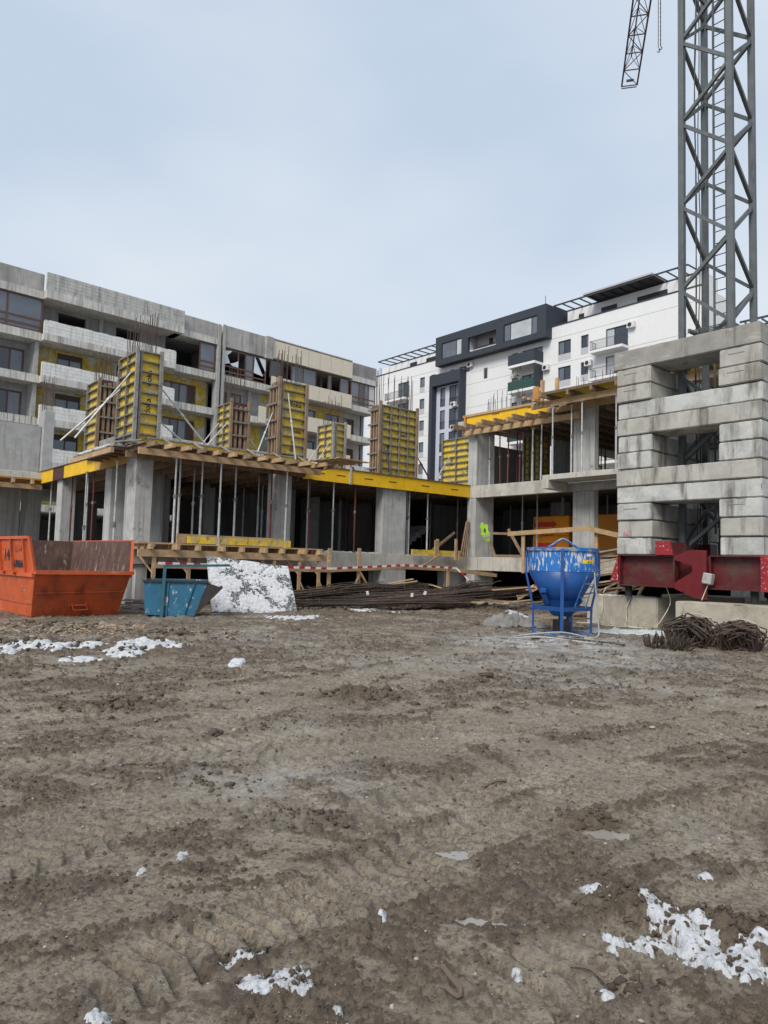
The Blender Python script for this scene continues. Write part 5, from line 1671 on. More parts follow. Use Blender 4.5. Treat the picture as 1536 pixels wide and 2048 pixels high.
# ================================================================== blue concrete bucket
HB = Vector((4.06, 16.3, 0.0))
hop = thing('concrete_bucket', 'blue crane concrete bucket with cement splashes standing on four legs', 'concrete bucket', HB)
RR = 0.765
MB().lathe([(RR - 0.02, 1.42), (RR, 1.42), (RR, 1.90), (RR - 0.02, 1.90)], 48, close=True).build('drum', 'blue_splashed', hop, smooth=False)
MB().lathe([(RR - 0.03, 1.865), (RR + 0.035, 1.865), (RR + 0.035, 1.94), (RR - 0.03, 1.94)], 48, close=True).build('rim', 'blue_rim', hop)
MB().lathe([(RR - 0.005, 1.418), (0.33, 0.62), (0.30, 0.62), (RR - 0.04, 1.43)], 48, close=True).build('cone', 'blue_paint', hop, smooth=True)
MB().lathe([(RR - 0.08, 1.55), (0.01, 1.50)], 48).build('fill', 'concrete', hop)
MB().lathe([(0.46, 0.78), (0.34, 0.60), (0.30, 0.60), (0.42, 0.78)], 24, close=True).build('collar', 'blue_paint', hop)
MB().lathe([(0.36, 0.595), (0.20, 0.42), (0.17, 0.42), (0.30, 0.595)], 24, close=True).build('outlet', 'blue_paint', hop)
MB().box(-0.17, 0.17, -0.17, 0.17, 0.05, 0.33).build('discharge_sleeve', 'rubber', hop, bevel=0.02)
MB().box(0.12, 0.20, -0.16, 0.10, 0.04, 0.42).build('gate_lever', 'blue_paint', hop)
legs = []
for ang, rt in ((-104, 0.84), (-10, 0.80), (80, 0.80), (170, 0.80)):
    c_, s_ = math.cos(R(ang)), math.sin(R(ang))
    if ang == -104:
        pts = [(c_ * 0.80, s_ * 0.80, 1.88), (c_ * 0.80, s_ * 0.80, 1.40), (c_ * 0.77, s_ * 0.77, 0.62), (c_ * 0.76, s_ * 0.76, 0.02)]
    else:
        pts = [(c_ * 0.80, s_ * 0.80, 1.86), (c_ * 0.80, s_ * 0.80, 1.36), (c_ * 0.64, s_ * 0.64, 0.62), (c_ * 0.63, s_ * 0.63, 0.02)]
    mb = MB()
    for i in range(3):
        mb.bar(pts[i], pts[i + 1], 0.07, 0.045, (c_, s_, 0))
    lg = mb.build('leg', 'blue_paint', hop)
    legs.append(pts)
fr_ = [Vector((p[2][0], p[2][1], 0.60)) for p in legs]
for i in range(4):
    MB().bar(fr_[i], fr_[(i + 1) % 4], 0.06, 0.09).build('frame_rail', 'blue_paint', hop)
gr_ = [Vector((p[3][0], p[3][1], 0.04)) for p in legs]
for i in range(4):
    MB().bar(gr_[i], gr_[(i + 1) % 4], 0.07, 0.05).build('base_rail', 'blue_rim', hop)
bl = MB()
bl.path([(-0.34, -0.05, 1.93), (-0.30, -0.05, 1.97), (-0.06, -0.05, 2.13), (0.0, -0.05, 2.145), (0.06, -0.05, 2.13), (0.30, -0.05, 1.97), (0.36, -0.05, 1.93)], 0.028, 8)
bl.build('lifting_bail', 'blue_rim', hop, smooth=True)
MB().bar((-0.78, -0.05, 1.915), (0.78, -0.05, 1.915), 0.08, 0.04).build('cross_beam', 'blue_rim', hop)
ld = [(0.40, -0.78, 1.47), (0.25, -0.50, 0.92), (0.17, -0.40, 0.62)]
l2 = [(0.66, -0.66, 1.47), (0.50, -0.40, 0.92), (0.44, -0.32, 0.62)]
for L_ in (ld, l2):
    MB().path([Vector(p) for p in L_], 0.016, 6).build('ladder_rail', 'blue_rim', hop)
for z_ in (1.46, 1.16, 0.86):
    t_ = (1.47 - z_) / 0.55
    p, q = Vector(ld[0]).lerp(Vector(ld[1]), t_), Vector(l2[0]).lerp(Vector(l2[1]), t_)
    MB().tube(p, q, 0.013, n=6).build('ladder_rung', 'blue_rim', hop)
MB().box(-0.58, -0.44, -0.42, -0.28, 0.93, 1.04).build('vibrator', 'blue_paint', hop, bevel=0.02)
MB().tube((-0.5, -0.35, 0.92), (-0.38, -0.25, 0.72), 0.05, n=8).build('vibrator', 'blue_paint', hop)
an = R(-62)
for nm, m, a_, w_, z0, z1 in (('warning_sticker', 'sticker_yellow', -58, 0.17, 1.60, 1.68), ('name_plate', 'sticker_white', -57, 0.075, 1.755, 1.815)):
    mb = MB()
    n_ = 6
    vv = []
    for j in range(n_ + 1):
        t_ = R(a_) + (j / n_ - 0.5) * 2 * w_ / RR
        vv += [((RR + 0.006) * math.cos(t_), (RR + 0.006) * math.sin(t_), z0), ((RR + 0.006) * math.cos(t_), (RR + 0.006) * math.sin(t_), z1)]
    mb.add(vv, [(2 * j, 2 * j + 2, 2 * j + 3, 2 * j + 1) for j in range(n_)])
    pl_ = mb.build(nm, m, hop)
    if 'warn' in nm:
        for q_ in (-0.02, 0.10):
            t_ = R(a_) + q_
            c0 = Vector(((RR + 0.009) * math.cos(t_), (RR + 0.009) * math.sin(t_), 1.615))
            tv = Vector((-math.sin(t_), math.cos(t_), 0))
            MB().add([c0 - tv * 0.022, c0 + tv * 0.022, c0 + Vector((0, 0, 0.045))], [(0, 1, 2)]).build('warning_mark', 'ink', pl_)
        t_ = R(a_) + 0.04
        c0 = Vector(((RR + 0.009) * math.cos(t_), (RR + 0.009) * math.sin(t_), 1.63))
        tv = Vector((-math.sin(t_), math.cos(t_), 0))
        MB().add([c0 - tv * 0.02, c0 + tv * 0.02, c0 + tv * 0.02 + Vector((0, 0, 0.012)), c0 - tv * 0.02 + Vector((0, 0, 0.012))], [(0, 1, 2, 3)]).build('warning_mark', 'ink', pl_)


def smooth_pts(P, k=7):
    P = [Vector(p) for p in P]
    out = []
    for j in range(len(P) - 1):
        p0, p1, p2, p3 = P[max(j - 1, 0)], P[j], P[j + 1], P[min(j + 2, len(P) - 1)]
        for i in range(k):
            t = i / k
            out.append(0.5 * ((2 * p1) + (p2 - p0) * t + (2 * p0 - 5 * p1 + 4 * p2 - p3) * t * t + (3 * p1 - p0 - 3 * p2 + p3) * t ** 3))
    return out + [P[-1]]


def gz(x, y, dz=0.02):
    return Vector((x, y, hz(x, y) + dz))


hs = [HB + Vector((0.52, -0.70, 1.45)), HB + Vector((0.53, -0.72, 1.2)), HB + Vector((0.58, -0.70, 0.8)), HB + Vector((0.62, -0.68, 0.3)), gz(4.66, 15.55, 0.03), gz(4.45, 15.4), gz(3.8, 15.35), gz(2.9, 15.3), gz(2.75, 15.0), gz(3.3, 14.75), gz(3.9, 14.6), gz(4.2, 14.2)]
tag(MB().path(smooth_pts(hs), 0.016, 8).build('hose', 'hose_white', smooth=True), 'pale hose hanging from the blue bucket and curling on the ground', 'hose')
tag(MB().path(smooth_pts([gz(3.1, 14.9), gz(3.5, 15.05), gz(4.1, 14.9), gz(4.6, 14.4), gz(4.7, 14.0)]), 0.016, 6).build('cable', 'cable_dark', smooth=True), 'dark cable lying curled in front of the blue bucket', 'cable')

# ================================================================== orange skip
sk = thing('skip', 'orange steel skip with high sides and a low sloping front', 'skip', (-8.18, 17.03, 0.0), R(44))
W_, Ls = 2.02, 3.3
fl_ = 0.22
sec = [(0.0, 0.02), (-0.42, 1.07), (-0.22, 1.88), (Ls + 0.35, 1.88), (Ls, 0.02)]     # (y, z) outline of a side


def sidex(z, s):
    return (-fl_ * z / 1.9) if s < 0 else (W_ + fl_ * z / 1.9)


for s in (-1, 1):
    pts = [(sidex(z, s), y, z) for y, z in sec]
    th = 0.025 if s > 0 else -0.025
    MB().prism(pts, (th * 1, 0, 0)).build('side_wall', 'orange_paint', sk)
    MB().prism([(sidex(z, s) - th * 0.4, y + (0.02 if y < 1 else -0.02), z) for y, z in sec], (-th * 0.3, 0, 0)).build('side_lining', 'skip_inside', sk)
    for i, y in enumerate((0.12, 1.02, 1.9, 2.6, 3.1)):
        MB().bar((sidex(1.0, s) + th * 1.9, y, 1.05), (sidex(1.83, s) + th * 1.9, y, 1.84), 0.07, 0.05, (0, 1, 0)).build('side_rib', 'orange_paint', sk)
    MB().bar((sidex(1.86, s) + th, -0.22, 1.87), (sidex(1.86, s) + th, Ls + 0.36, 1.87), 0.08, 0.07).build('top_rail', 'orange_paint', sk)
    MB().bar((sidex(1.07, s) + th, -0.40, 1.10), (sidex(1.87, s) + th, -0.22, 1.88), 0.07, 0.05).build('corner_rail', 'orange_paint', sk)
    MB().bar((sidex(1.0, s) + th * 1.5, -0.38, 1.0), (sidex(1.0, s) + th * 1.5, Ls + 0.18, 1.0), 0.07, 0.09).build('side_rail', 'orange_paint', sk)
    MB().bar((sidex(0.3, s) + th * 1.2, -0.08, 0.32), (sidex(0.3, s) + th * 1.2, Ls + 0.05, 0.32), 0.02, 0.03).build('weld_seam', 'orange_dirty', sk)
    for y in (0.75, 1.55, 2.4):
        MB().tube((sidex(0.95, s) + th * 2, y, 1.03), (sidex(0.95, s) + th * 6, y, 1.03), 0.045, n=10).build('lifting_pin', 'orange_dirty', sk)
fw_ = [(sidex(0.02, -1), 0, 0.02), (sidex(0.02, 1), 0, 0.02), (sidex(1.07, 1), -0.42, 1.07), (sidex(1.07, -1), -0.42, 1.07)]
MB().prism(fw_, (0, 0.02, 0.0)).build('front_wall', 'orange_dirty', sk)
MB().prism([(x, y + 0.03, z) for x, y, z in fw_], (0, 0.01, 0.0)).build('front_lining', 'skip_inside', sk)
MB().bar((sidex(1.07, -1) - 0.03, -0.45, 1.07), (sidex(1.07, 1) + 0.06, -0.45, 1.07), 0.12, 0.09).build('front_lip', 'orange_paint', sk)
MB().bar((sidex(.55, -1) + 0.02, -0.245, 0.58), (sidex(.55, 1) - 0.02, -0.245, 0.60), 0.02, 0.025).build('weld_seam', 'orange_dirty', sk)
MB().prism([(sidex(0.02, -1), Ls, 0.02), (sidex(0.02, 1), Ls, 0.02), (sidex(1.88, 1), Ls + 0.35, 1.88), (sidex(1.88, -1), Ls + 0.35, 1.88)], (0, 0.025, 0)).build('rear_wall', 'skip_inside', sk)
MB().box(-0.02, W_ + 0.02, 0.02, Ls - 0.02, 0.0, 0.06).build('floor_plate', 'skip_inside', sk)
MB().box(0.75, 1.2, -0.155, -0.13, 0.26, 0.30).build('handle_plate', 'orange_dirty', sk)
MB().path([(0.82, -0.19, 0.34), (0.86, -0.22, 0.16), (1.2, -0.22, 0.17), (1.16, -0.19, 0.35)], 0.014, 6).build('handle', 'orange_dirty', sk)
gc = MB()
for i in range(26):
    x, y = random.uniform(0.1, W_ - 0.1), random.uniform(0.1, Ls - 0.3)
    gc.bar((x, y, 0.55 + random.uniform(0, 0.3)), (x + random.uniform(-.4, .4), y + random.uniform(-.4, .4), 0.6 + random.uniform(0, 0.35)), random.uniform(.05, .2), 0.03)
gc.box(0.05, W_ - 0.05, 0.1, Ls - 0.1, 0.1, 0.6).build('rubble', 'stone', sk)['kind'] = 'stuff'
xs = sidex(1.45, -1) - 0.045
text('lettering', 'URBAN', 0.24, 'ink', sk, (sidex(1.22, -1) - 0.040, 0.57, 1.24), (R(90), 0, R(-90)), bold=0.008)
text('lettering', '14', 0.46, 'ink', sk, (sidex(1.5, -1) - 0.036, 1.45, 1.45), (R(90), 0, R(-90)), bold=0.004)
text('lettering', 'ETW', 0.24, 'orange_dirty', sk, (sidex(1.6, -1) - 0.036, 0.57, 1.62), (R(90), 0, R(-90)), bold=0.006)

# ================================================================== small blue tipping skip
bs = thing('tipping_skip', 'small scuffed blue tipping skip with a steel pole frame', 'skip', (-5.50, 18.1, 0.0), R(14))
bs.scale = (1.1, 1.1, 1.02)
MB().prism([(-0.32, 0, 0.06), (0.72, 0, 0.0), (1.0, 0, 0.86), (-0.38, 0, 0.86)], (0, 0.03, 0)).build('side_wall', 'blue_skip', bs)
MB().prism([(-0.32, 1.1, 0.06), (0.72, 1.1, 0.0), (1.0, 1.1, 0.86), (-0.38, 1.1, 0.86)], (0, 0.03, 0)).build('side_wall', 'blue_skip', bs)
MB().prism([(0.72, 0.0, 0.0), (1.36, 0.0, 0.74), (1.36, 1.13, 0.74), (0.72, 1.13, 0.0)], (-0.02, 0, 0.02)).build('front_slope', 'skip_dark', bs)
MB().prism([(0.74, 0.001, 0.03), (1.34, 0.001, 0.74), (1.0, 0.001, 0.859)], (0, 0.028, 0)).build('cheek_plate', 'skip_dark', bs)
MB().prism([(-0.32, 0.0, 0.06), (-0.38, 0.0, 0.86), (-0.38, 1.13, 0.86), (-0.32, 1.13, 0.06)], (-0.02, 0, 0)).build('rear_wall', 'blue_skip', bs)
MB().box(-0.3, 0.72, 0.03, 1.1, 0.06, 0.1).build('floor_plate', 'skip_dark', bs)
MB().bar((-0.42, -0.01, 0.88), (1.02, -0.01, 0.88), 0.06, 0.05).build('top_rail', 'skip_dark', bs)
MB().bar((-0.42, 1.14, 0.88), (1.02, 1.14, 0.88), 0.06, 0.05).build('top_rail', 'blue_skip', bs)
MB().bar((0.02, -0.05, 0.0), (0.05, -0.05, 1.26), 0.07, 0.05).build('pole', 'teal_frame', bs)
MB().bar((0.02, -0.05, 1.25), (1.5, 0.3, 1.30), 0.05, 0.06).build('pole_rail', 'teal_frame', bs)
MB().bar((0.5, -0.02, 0.02), (0.72, -0.02, 0.84), 0.03, 0.02).build('side_rib', 'blue_skip', bs)
MB().bar((0.12, -0.02, 0.02), (0.14, -0.02, 0.84), 0.03, 0.02).build('side_rib', 'blue_skip', bs)

# ================================================================== snow covered plate
pA, pB = Vector((-4.70, 20.05, 0.02)), Vector((-2.33, 20.35, 0.0))
pC, pD = at(576, 1133, 20.95), at(413, 1111, 20.7)
plo = thing('leaning_plate', 'large black plate covered in patchy snow, propped up beside the blue skip', 'plate', pA)
nrm = (pB - pA).cross(pD - pA).normalized()
if nrm.y > 0:
    nrm = -nrm
MB().prism([(0, 0, 0), pB - pA, pC - pA, pD - pA], -nrm * 0.06).build('plate', 'plate_black', plo, bevel=0.006)
nu, nv = 200, 140
U_, V_ = np.meshgrid(np.linspace(0.0, 1, nu), np.linspace(0, 1, nv))
f1 = fbm(U_ * 5 + 3, V_ * 3.4 + 8, 5, 0.62)
f2 = fbm(U_ * 22, V_ * 16, 3, 0.65)
edge = np.minimum(np.minimum(U_ / 0.05, (1 - U_) / 0.09), np.minimum(V_ / 0.05, (1 - V_) / 0.10))
cov = 0.32 + 0.66 * f1 + 0.34 * f2 + 0.16 * fbm(U_ * 60, V_ * 42, 2, 0.7) + 0.5 * (np.clip(edge, -1, 1) - 1) - 0.55 * np.exp(-(((U_ - 0.28) / 0.22) ** 2 + ((V_ - 0.72 + 0.35 * (U_ - 0.3)) / 0.07) ** 2)) \
    - 0.5 * np.exp(-(((U_ - 0.80) / 0.14) ** 2 + ((V_ - 0.74) / 0.06) ** 2)) - 0.4 * np.exp(-(((U_ - 0.27) / 0.08) ** 2 + ((V_ - 0.3) / 0.07) ** 2)) - 0.6 * np.exp(-(((U_ - 0.97) / 0.07) ** 2 + ((V_ - 0.1) / 0.2) ** 2)) + 0.12
thk = np.clip(cov, -0.3, 0.6) * 0.035
P0 = np.array(pA)[None, None] * 0
vA, vB, vC, vD = [np.array(q - pA) for q in (pA, pB, pC, pD)]
pos = (1 - U_)[..., None] * ((1 - V_)[..., None] * vA + V_[..., None] * vD) + U_[..., None] * ((1 - V_)[..., None] * vB + V_[..., None] * vC)
pos = pos + np.array(nrm)[None, None] * (thk + 0.003)[..., None]
keep = cov > 0.0
mb = MB()
mb.v = [tuple(p) for p in pos.reshape(-1, 3)]
for j in range(nv - 1):
    for i in range(nu - 1):
        if keep[j, i] or keep[j, i + 1] or keep[j + 1, i] or keep[j + 1, i + 1]:
            mb.f.append((j * nu + i, j * nu + i + 1, (j + 1) * nu + i + 1, (j + 1) * nu + i))
mb.build('snow', 'snow', plo, smooth=True)
for t_ in (0.15, 0.85):
    q0 = (pD - pA).lerp(pC - pA, t_)
    MB().bar(q0 * 0.96 - nrm * 0.08, Vector((q0.x + 0.1, q0.y + 0.9, 0)), 0.07).build('prop_stick', 'timber_old', plo)

# ================================================================== walkway, guard rails and barrier tape in front of the frame
wk = thing('walkway', 'rough timber walkway at ground-storey level below the wooden deck', 'walkway', G(8.3, 20.7, 1.2), ROT)
wko = (8.3, 20.7, 1.2)
for i in range(5):
    bb = 20.62 + i * 0.25
    MB().box(8.0 + 0.2 * (i % 2), 14.6 - 0.3 * (i % 3), bb, bb + 0.22, 1.88 + 0.01 * (i % 2), 1.92 + 0.01 * (i % 2)).build('plank', 'timber', wk, wko)
for i in range(9):
    aa = 8.3 + i * 0.75
    MB().box(aa, aa + 0.09, 20.4 - 0.15 * (i % 2), 21.86, 1.72, 1.875).build('joist', 'timber', wk, wko)
MB().box(8.0, 14.7, 20.55, 20.63, 1.5, 1.715).build('ledger', 'timber', wk, wko)
MB().box(9.6, 13.3, 20.72, 20.8, 1.94, 2.16).build('stacked_beam', 'yellow_ply', wk, wko)
MB().box(9.3, 13.1, 20.85, 20.93, 1.94, 2.22).build('stacked_beam', 'timber', wk, wko)
for aa in (8.5, 9.6, 11.2, 12.6, 13.6, 14.4):
    MB().bar((aa, 20.6, -0.05), (aa, 20.6, 1.5), 0.11, 0.06).build('post', 'timber', wk, wko)
    MB().bar((aa, 20.6, 0.85), (aa + 0.4, 20.5, 0.0), 0.09, 0.04).build('strut', 'timber', wk, wko)
    MB().bar((aa, 20.6, 1.0), (aa - 0.3, 20.9, 1.5), 0.09, 0.04).build('strut', 'timber', wk, wko)


def plank(name, label, cat, p, q, w, h, m, group=None, up=(0, 0, 1)):
    p, q = Vector(p), Vector(q)
    c = (p + q) / 2
    o = MB().bar(p - c, q - c, w, h, up).build(name, m)
    o.location = c
    return tag(o, label, cat, group)


brr = thing('guard_rail', 'long low timber guard rail on posts behind the rebar bundles', 'barrier', G(8.4, 20.2, 0), ROT)
bo = (8.4, 20.2, 0)
rail = [(8.4, 20.15, 1.25), (11.6, 20.2, 1.22), (14.6, 20.2, 1.20), (18.0, 20.25, 1.37), (20.6, 20.3, 1.31), (23.2, 20.3, 1.10)]
for i in range(len(rail) - 1):
    MB().bar(Vector(rail[i]) + Vector((-0.1, 0, 0)), Vector(rail[i + 1]) + Vector((0.15, 0, 0)), 0.035, 0.15).build('rail', 'timber', brr, bo)
for aa, zt in ((14.6, 1.95), (15.9, 2.0), (20.4, 1.35), (11.5, 1.3)):
    MB().bar((aa, 20.26, -0.05), (aa, 20.26, zt), 0.13, 0.05).build('post', 'timber', brr, bo)
    if aa == 15.9:
        MB().bar((aa, 20.2, 1.15), (aa + 0.75, 20.1, 0.1), 0.11, 0.04).build('strut', 'timber', brr, bo)
        MB().bar((aa, 20.25, 1.0), (aa - 0.45, 20.2, 0.1), 0.11, 0.04).build('strut', 'timber_old', brr, bo)
    if aa == 20.4:
        MB().bar((aa - 1.5, 20.3, 1.35), (aa - 0.2, 20.5, 1.9), 0.1, 0.04).build('strut', 'timber_old', brr, bo)


def tape(label, pts, seg=0.22, wid=0.075):
    P = [Vector(p) for p in pts]
    root = thing('barrier_tape', label, 'barrier tape', P[0], 0, 'red and white barrier tape')
    tot = 0
    for j in range(len(P) - 1):
        L_ = (P[j + 1] - P[j]).length
        n_ = max(1, int(L_ / seg))
        for i in range(n_):
            a_, b_ = P[j].lerp(P[j + 1], i / n_) - P[0], P[j].lerp(P[j + 1], (i + 1) / n_) - P[0]
            w = Vector((0, 0, wid)) if abs((P[j + 1] - P[j]).normalized().z) < 0.8 else Vector((wid, 0, 0))
            nn = Vector((0, 0.004, 0))
            MB().hexa([a_, b_, b_ + nn, a_ + nn], [a_ + w, b_ + w, b_ + w + nn, a_ + w + nn]).build('stripe', 'tape_red' if (i + j) % 2 else 'tape_white', root)
    return root


def GR(a, b, z):
    return G(a, b, z)


tape('red and white barrier tape strung along the long guard rail', [GR(8.4, 20.05, 1.28), GR(11.5, 20.1, 1.25), GR(14.6, 20.1, 1.22), GR(18.0, 20.15, 1.40), GR(20.8, 20.2, 1.33), GR(21.9, 19.6, 0.25)])
plank('plank', 'sloping plank with tape left of the blue bucket', 'plank', GR(20.6, 16.9, 0.35), GR(19.6, 14.6, 1.15), 0.03, 0.16, 'timber', 'loose planks')
tape('red and white barrier tape sloping up to the blue bucket', [GR(20.6, 16.95, 0.42), GR(19.6, 14.65, 1.22)], 0.18)
# timber guard rail in front of the right wing
gr2 = thing('guard_rail', 'timber guard rail in front of the stacked orange packs', 'barrier', G(22.5, 17, 1.2), ROT)
go_ = (22.5, 17, 1.2)
MB().bar((22.5, 19.0, 2.80), (22.4, 15.05, 2.95), 0.04, 0.17).build('rail', 'timber', gr2, go_)
MB().bar((22.4, 15.1, 2.92), (21.9, 12.9, 2.50), 0.04, 0.17).build('rail', 'timber', gr2, go_)
MB().bar((22.55, 18.25, 1.25), (22.55, 18.25, 2.78), 0.05, 0.13).build('post', 'timber', gr2, go_)
MB().bar((22.5, 14.9, 1.25), (22.5, 14.9, 2.8), 0.05, 0.13).build('post', 'timber', gr2, go_)
# timber frame by the inner corner with the vest
tf = thing('timber_barrier', 'leaning timber frame against the inner corner column', 'timber frame', G(23.0, 20, 1.86), ROT)
to = (23.0, 20, 1.86)
MB().bar((23.4, 20.45, 1.87), (23.3, 20.85, 2.95), 0.05, 0.12).build('post', 'timber_old', tf, to)
MB().bar((23.4, 18.9, 1.87), (23.4, 19.75, 3.05), 0.05, 0.12).build('post', 'timber_old', tf, to)
MB().bar((23.42, 19.5, 2.85), (23.4, 20.8, 2.9), 0.04, 0.1).build('rail', 'timber_old', tf, to)
MB().bar((23.44, 18.9, 1.93), (23.42, 20.4, 1.93), 0.04, 0.1).build('rail', 'timber_old', tf, to)
vv = thing('safety_vest', 'bright yellow-green safety vest hanging on the timber frame', 'vest', at(970, 1062, 27.2), R(8))
ves = MB()
prof = [(-0.15, 0.30), (-0.19, 0.14), (-0.13, -0.02), (-0.15, -0.14), (-0.05, -0.34), (0.10, -0.42), (0.20, -0.38), (0.18, -0.1), (0.11, 0.06), (0.13, 0.22), (0.04, 0.27), (-0.02, 0.20), (-0.08, 0.33)]
ves.prism([(x, 0, z) for x, z in prof], (0, 0.05, 0))
ves.build('vest_body', 'vest_yellow', vv)
MB().prism([(-0.02, -0.012, 0.12), (-0.06, -0.012, 0.02), (0.01, -0.012, -0.09), (0.03, -0.012, 0.05)], (0, 0.01, 0)).build('arm_opening', 'cable_dark', vv)
MB().prism([(-0.14, -0.012, -0.16), (-0.04, -0.012, -0.335), (0.10, -0.012, -0.415), (0.195, -0.012, -0.375), (0.195, -0.012, -0.1)], (0, 0.01, 0)).build('lower_panel', mat('vest_dull', (0.28, 0.36, 0.10), 0.7, bump=0.4, bscale=12), vv)
MB().prism([(-0.06, -0.025, -0.22), (0.19, -0.025, -0.14), (0.19, -0.025, -0.20), (-0.03, -0.025, -0.28)], (0, 0.01, 0)).build('reflective_stripe', 'vest_grey', vv)
# edge planks stacked by the inner corner
lp = thing('timber_barrier', 'upright boards and low yellow beams at the bay beside the inner corner', 'timber frame', G(20, 21.6, 1.86), ROT)
lpo = (20, 21.6, 1.86)
MB().box(19.7, 22.9, 21.62, 21.7, 1.87, 2.08).build('beam', 'yellow_ply', lp, lpo)
for aa, zt in ((21.0, 2.55), (20.9, 2.5), (22.1, 2.6), (22.3, 2.1)):
    MB().box(aa, aa + 0.12, 21.54, 21.6, 1.7, zt).build('board', 'timber', lp, lpo)
for i in range(3):
    MB().bar((22.5 + 0.15 * i, 21.6, 1.88), (23.0 + 0.06 * i, 21.75, 3.4), 0.05, 0.1).build('board', 'timber_old', lp, lpo)
MB().bar((20.9, 22.0, 1.9), (22.6, 22.1, 2.9), 0.05, 0.1).build('board', 'timber_old', lp, lpo)

# ================================================================== orange wrapped block packs
for i, (lab, a0, b0, w) in enumerate([('orange wrapped pack of building blocks with red print, left of the right-hand column', 25.6, 18.3, 1.9), ('plain side of orange wrapped pack between column and ballast stack', 25.7, 15.9, 2.2)]):
    t_ = thing('block_pack', lab, 'pack', G(a0, b0, Z1), ROT, 'orange wrapped packs')
    MB().box(0, 1.1, 0, w, 0.14, 1.0).build('pack', 'orange_wrap', t_, bevel=0.02)
    MB().box(0.02, 1.1, 0.02, w, 1.0, 1.86).build('pack', 'orange_wrap', t_, bevel=0.02)
    for q in (0.05, w / 2 - 0.05, w - 0.15):
        MB().box(0, 1.1, q, q + 0.1, 0, 0.138).build('pallet_block', 'timber_old', t_)
    if i == 0:
        for z0 in (0.5, 1.4):
            y1 = w - 0.15
            MB().prism([(-0.006, y1, z0), (-0.006, y1 - 0.9, z0), (-0.006, y1 - 0.9, z0 - 0.06), (-0.006, y1 - 1.15, z0 + 0.1), (-0.006, y1 - 0.9, z0 + 0.26), (-0.006, y1 - 0.9, z0 + 0.2), (-0.006, y1, z0 + 0.2)], (0.004, 0, 0)).build('print', 'ink_red', t_)
            MB().box(-0.006, -0.002, y1 + 0.04, y1 + 0.07, z0 - 0.02, z0 + 0.3).build('print', 'ink', t_)
            text('lettering', 'CELCO', 0.22, 'ink_red', t_, (-0.006, w - 0.75, z0 - 0.32), (R(90), 0, R(-90)), 0.001, bold=0.004)

# ================================================================== rebar bundles on the ground
def bundle(label, p, q, nbar, r, seedv, m='rebar_dark', sag=0.0):
    rs = random.Random(seedv)
    p, q = Vector(p), Vector(q)
    root = thing('rebar_bundle', label, 'rebar', Vector((p.x, p.y, 0)), 0, 'rebar bundles along the frame')
    d = (q - p).normalized()
    s = Vector((d.y, -d.x, 0)).normalized()
    mb = MB()
    for i in range(nbar):
        an_, rr = rs.uniform(0, 6.28), r * math.sqrt(rs.random())
        o1 = s * rr * math.cos(an_) + Vector((0, 0, 1)) * (rr * math.sin(an_) * 0.75)
        o2 = s * rr * math.cos(an_ + rs.uniform(-1.0, 1.0)) * rs.uniform(0.7, 1.9) + Vector((0, 0, 1)) * (rr * math.sin(an_) * 0.75)
        e0, e1 = rs.uniform(-0.9, 0.5), rs.uniform(-0.6, 0.9)
        P = [p + d * e0 + o1, p.lerp(q, 0.35) + o1 * 0.9 + Vector((0, 0, -sag)), p.lerp(q, 0.7) + o2 * 0.9 + Vector((0, 0, rs.uniform(-0.04, 0.07))), q + d * e1 + o2]
        mb.path([x - root.location for x in P], 0.014, 5)
    b = mb.build('bars', m, root)
    b['kind'] = 'stuff'
    for t_ in (0.12, 0.5, 0.86):
        c = p.lerp(q, t_) - root.location
        ring = [c + s * (r * 1.08) * math.cos(a_) + Vector((0, 0, 1)) * (r * 0.85 * math.sin(a_)) for a_ in [j * 6.3 / 14 for j in range(15)]]
        MB().path(ring, 0.010, 5).build('tie_wire', 'rebar', root)
    return root


bundle('thick dark rebar bundle right behind the snowy plate', at(600, 1190, 22.5), at(718, 1178, 23.5), 60, 0.30, 1)
bundle('long low rebar bundle in front of all others', at(600, 1206, 22.0), at(905, 1203, 23.0), 46, 0.16, 2)
bundle('rebar bundle in the middle with white tags', at(690, 1196, 23.0), at(925, 1186, 24.0), 46, 0.20, 3)
bundle('dark rebar bundle under the light planks', at(745, 1178, 24.0), at(860, 1178, 25.0), 46, 0.22, 4)
bundle('right-hand rebar bundle fanning out toward the blue bucket', at(800, 1200, 23.0), at(1020, 1183, 23.5), 60, 0.22, 5)
bundle('thin rebar bundle behind the right-hand bundle', at(850, 1190, 24.4), at(960, 1168, 25.0), 30, 0.16, 6)
for i, (px, py, Y) in enumerate([(735, 1186, 22.6), (824, 1190, 22.7), (850, 1186, 22.7)]):
    P = at(px, py, Y)
    o = MB().box(-0.04, 0.04, -0.01, 0.01, -0.06, 0.06).build('paper_tag', 'sticker_white')
    o.location = P
    o.rotation_euler = (0.2, 0.3 * (i - 1), 0.2)
    tag(o, f'small white paper tag on the rebar bundles, {ORD[i]} from left', 'tag', 'white tags on the rebar')
for i, (p, q, lab) in enumerate([(at(775, 1167, 24.6), at(826, 1158, 24.9), 'light plank lying on the rebar in front of the widest column'), (at(782, 1170, 24.5), at(834, 1162, 24.8), 'second light plank lying on the rebar below the widest column'),
                                 (at(857, 1168, 25.0), at(905, 1183, 24.6), 'short board tilted on snow right of the widest column'), (at(985, 1180, 23.0), at(1090, 1172, 23.5), 'long snowy board left of the blue bucket'),
                                 (at(1060, 1240, 17.6), at(1180, 1237, 17.8), 'narrow pale board on the ground behind the bucket legs')]):
    plank('plank', lab, 'plank', p, q, 0.12, 0.03, 'timber', 'loose planks')
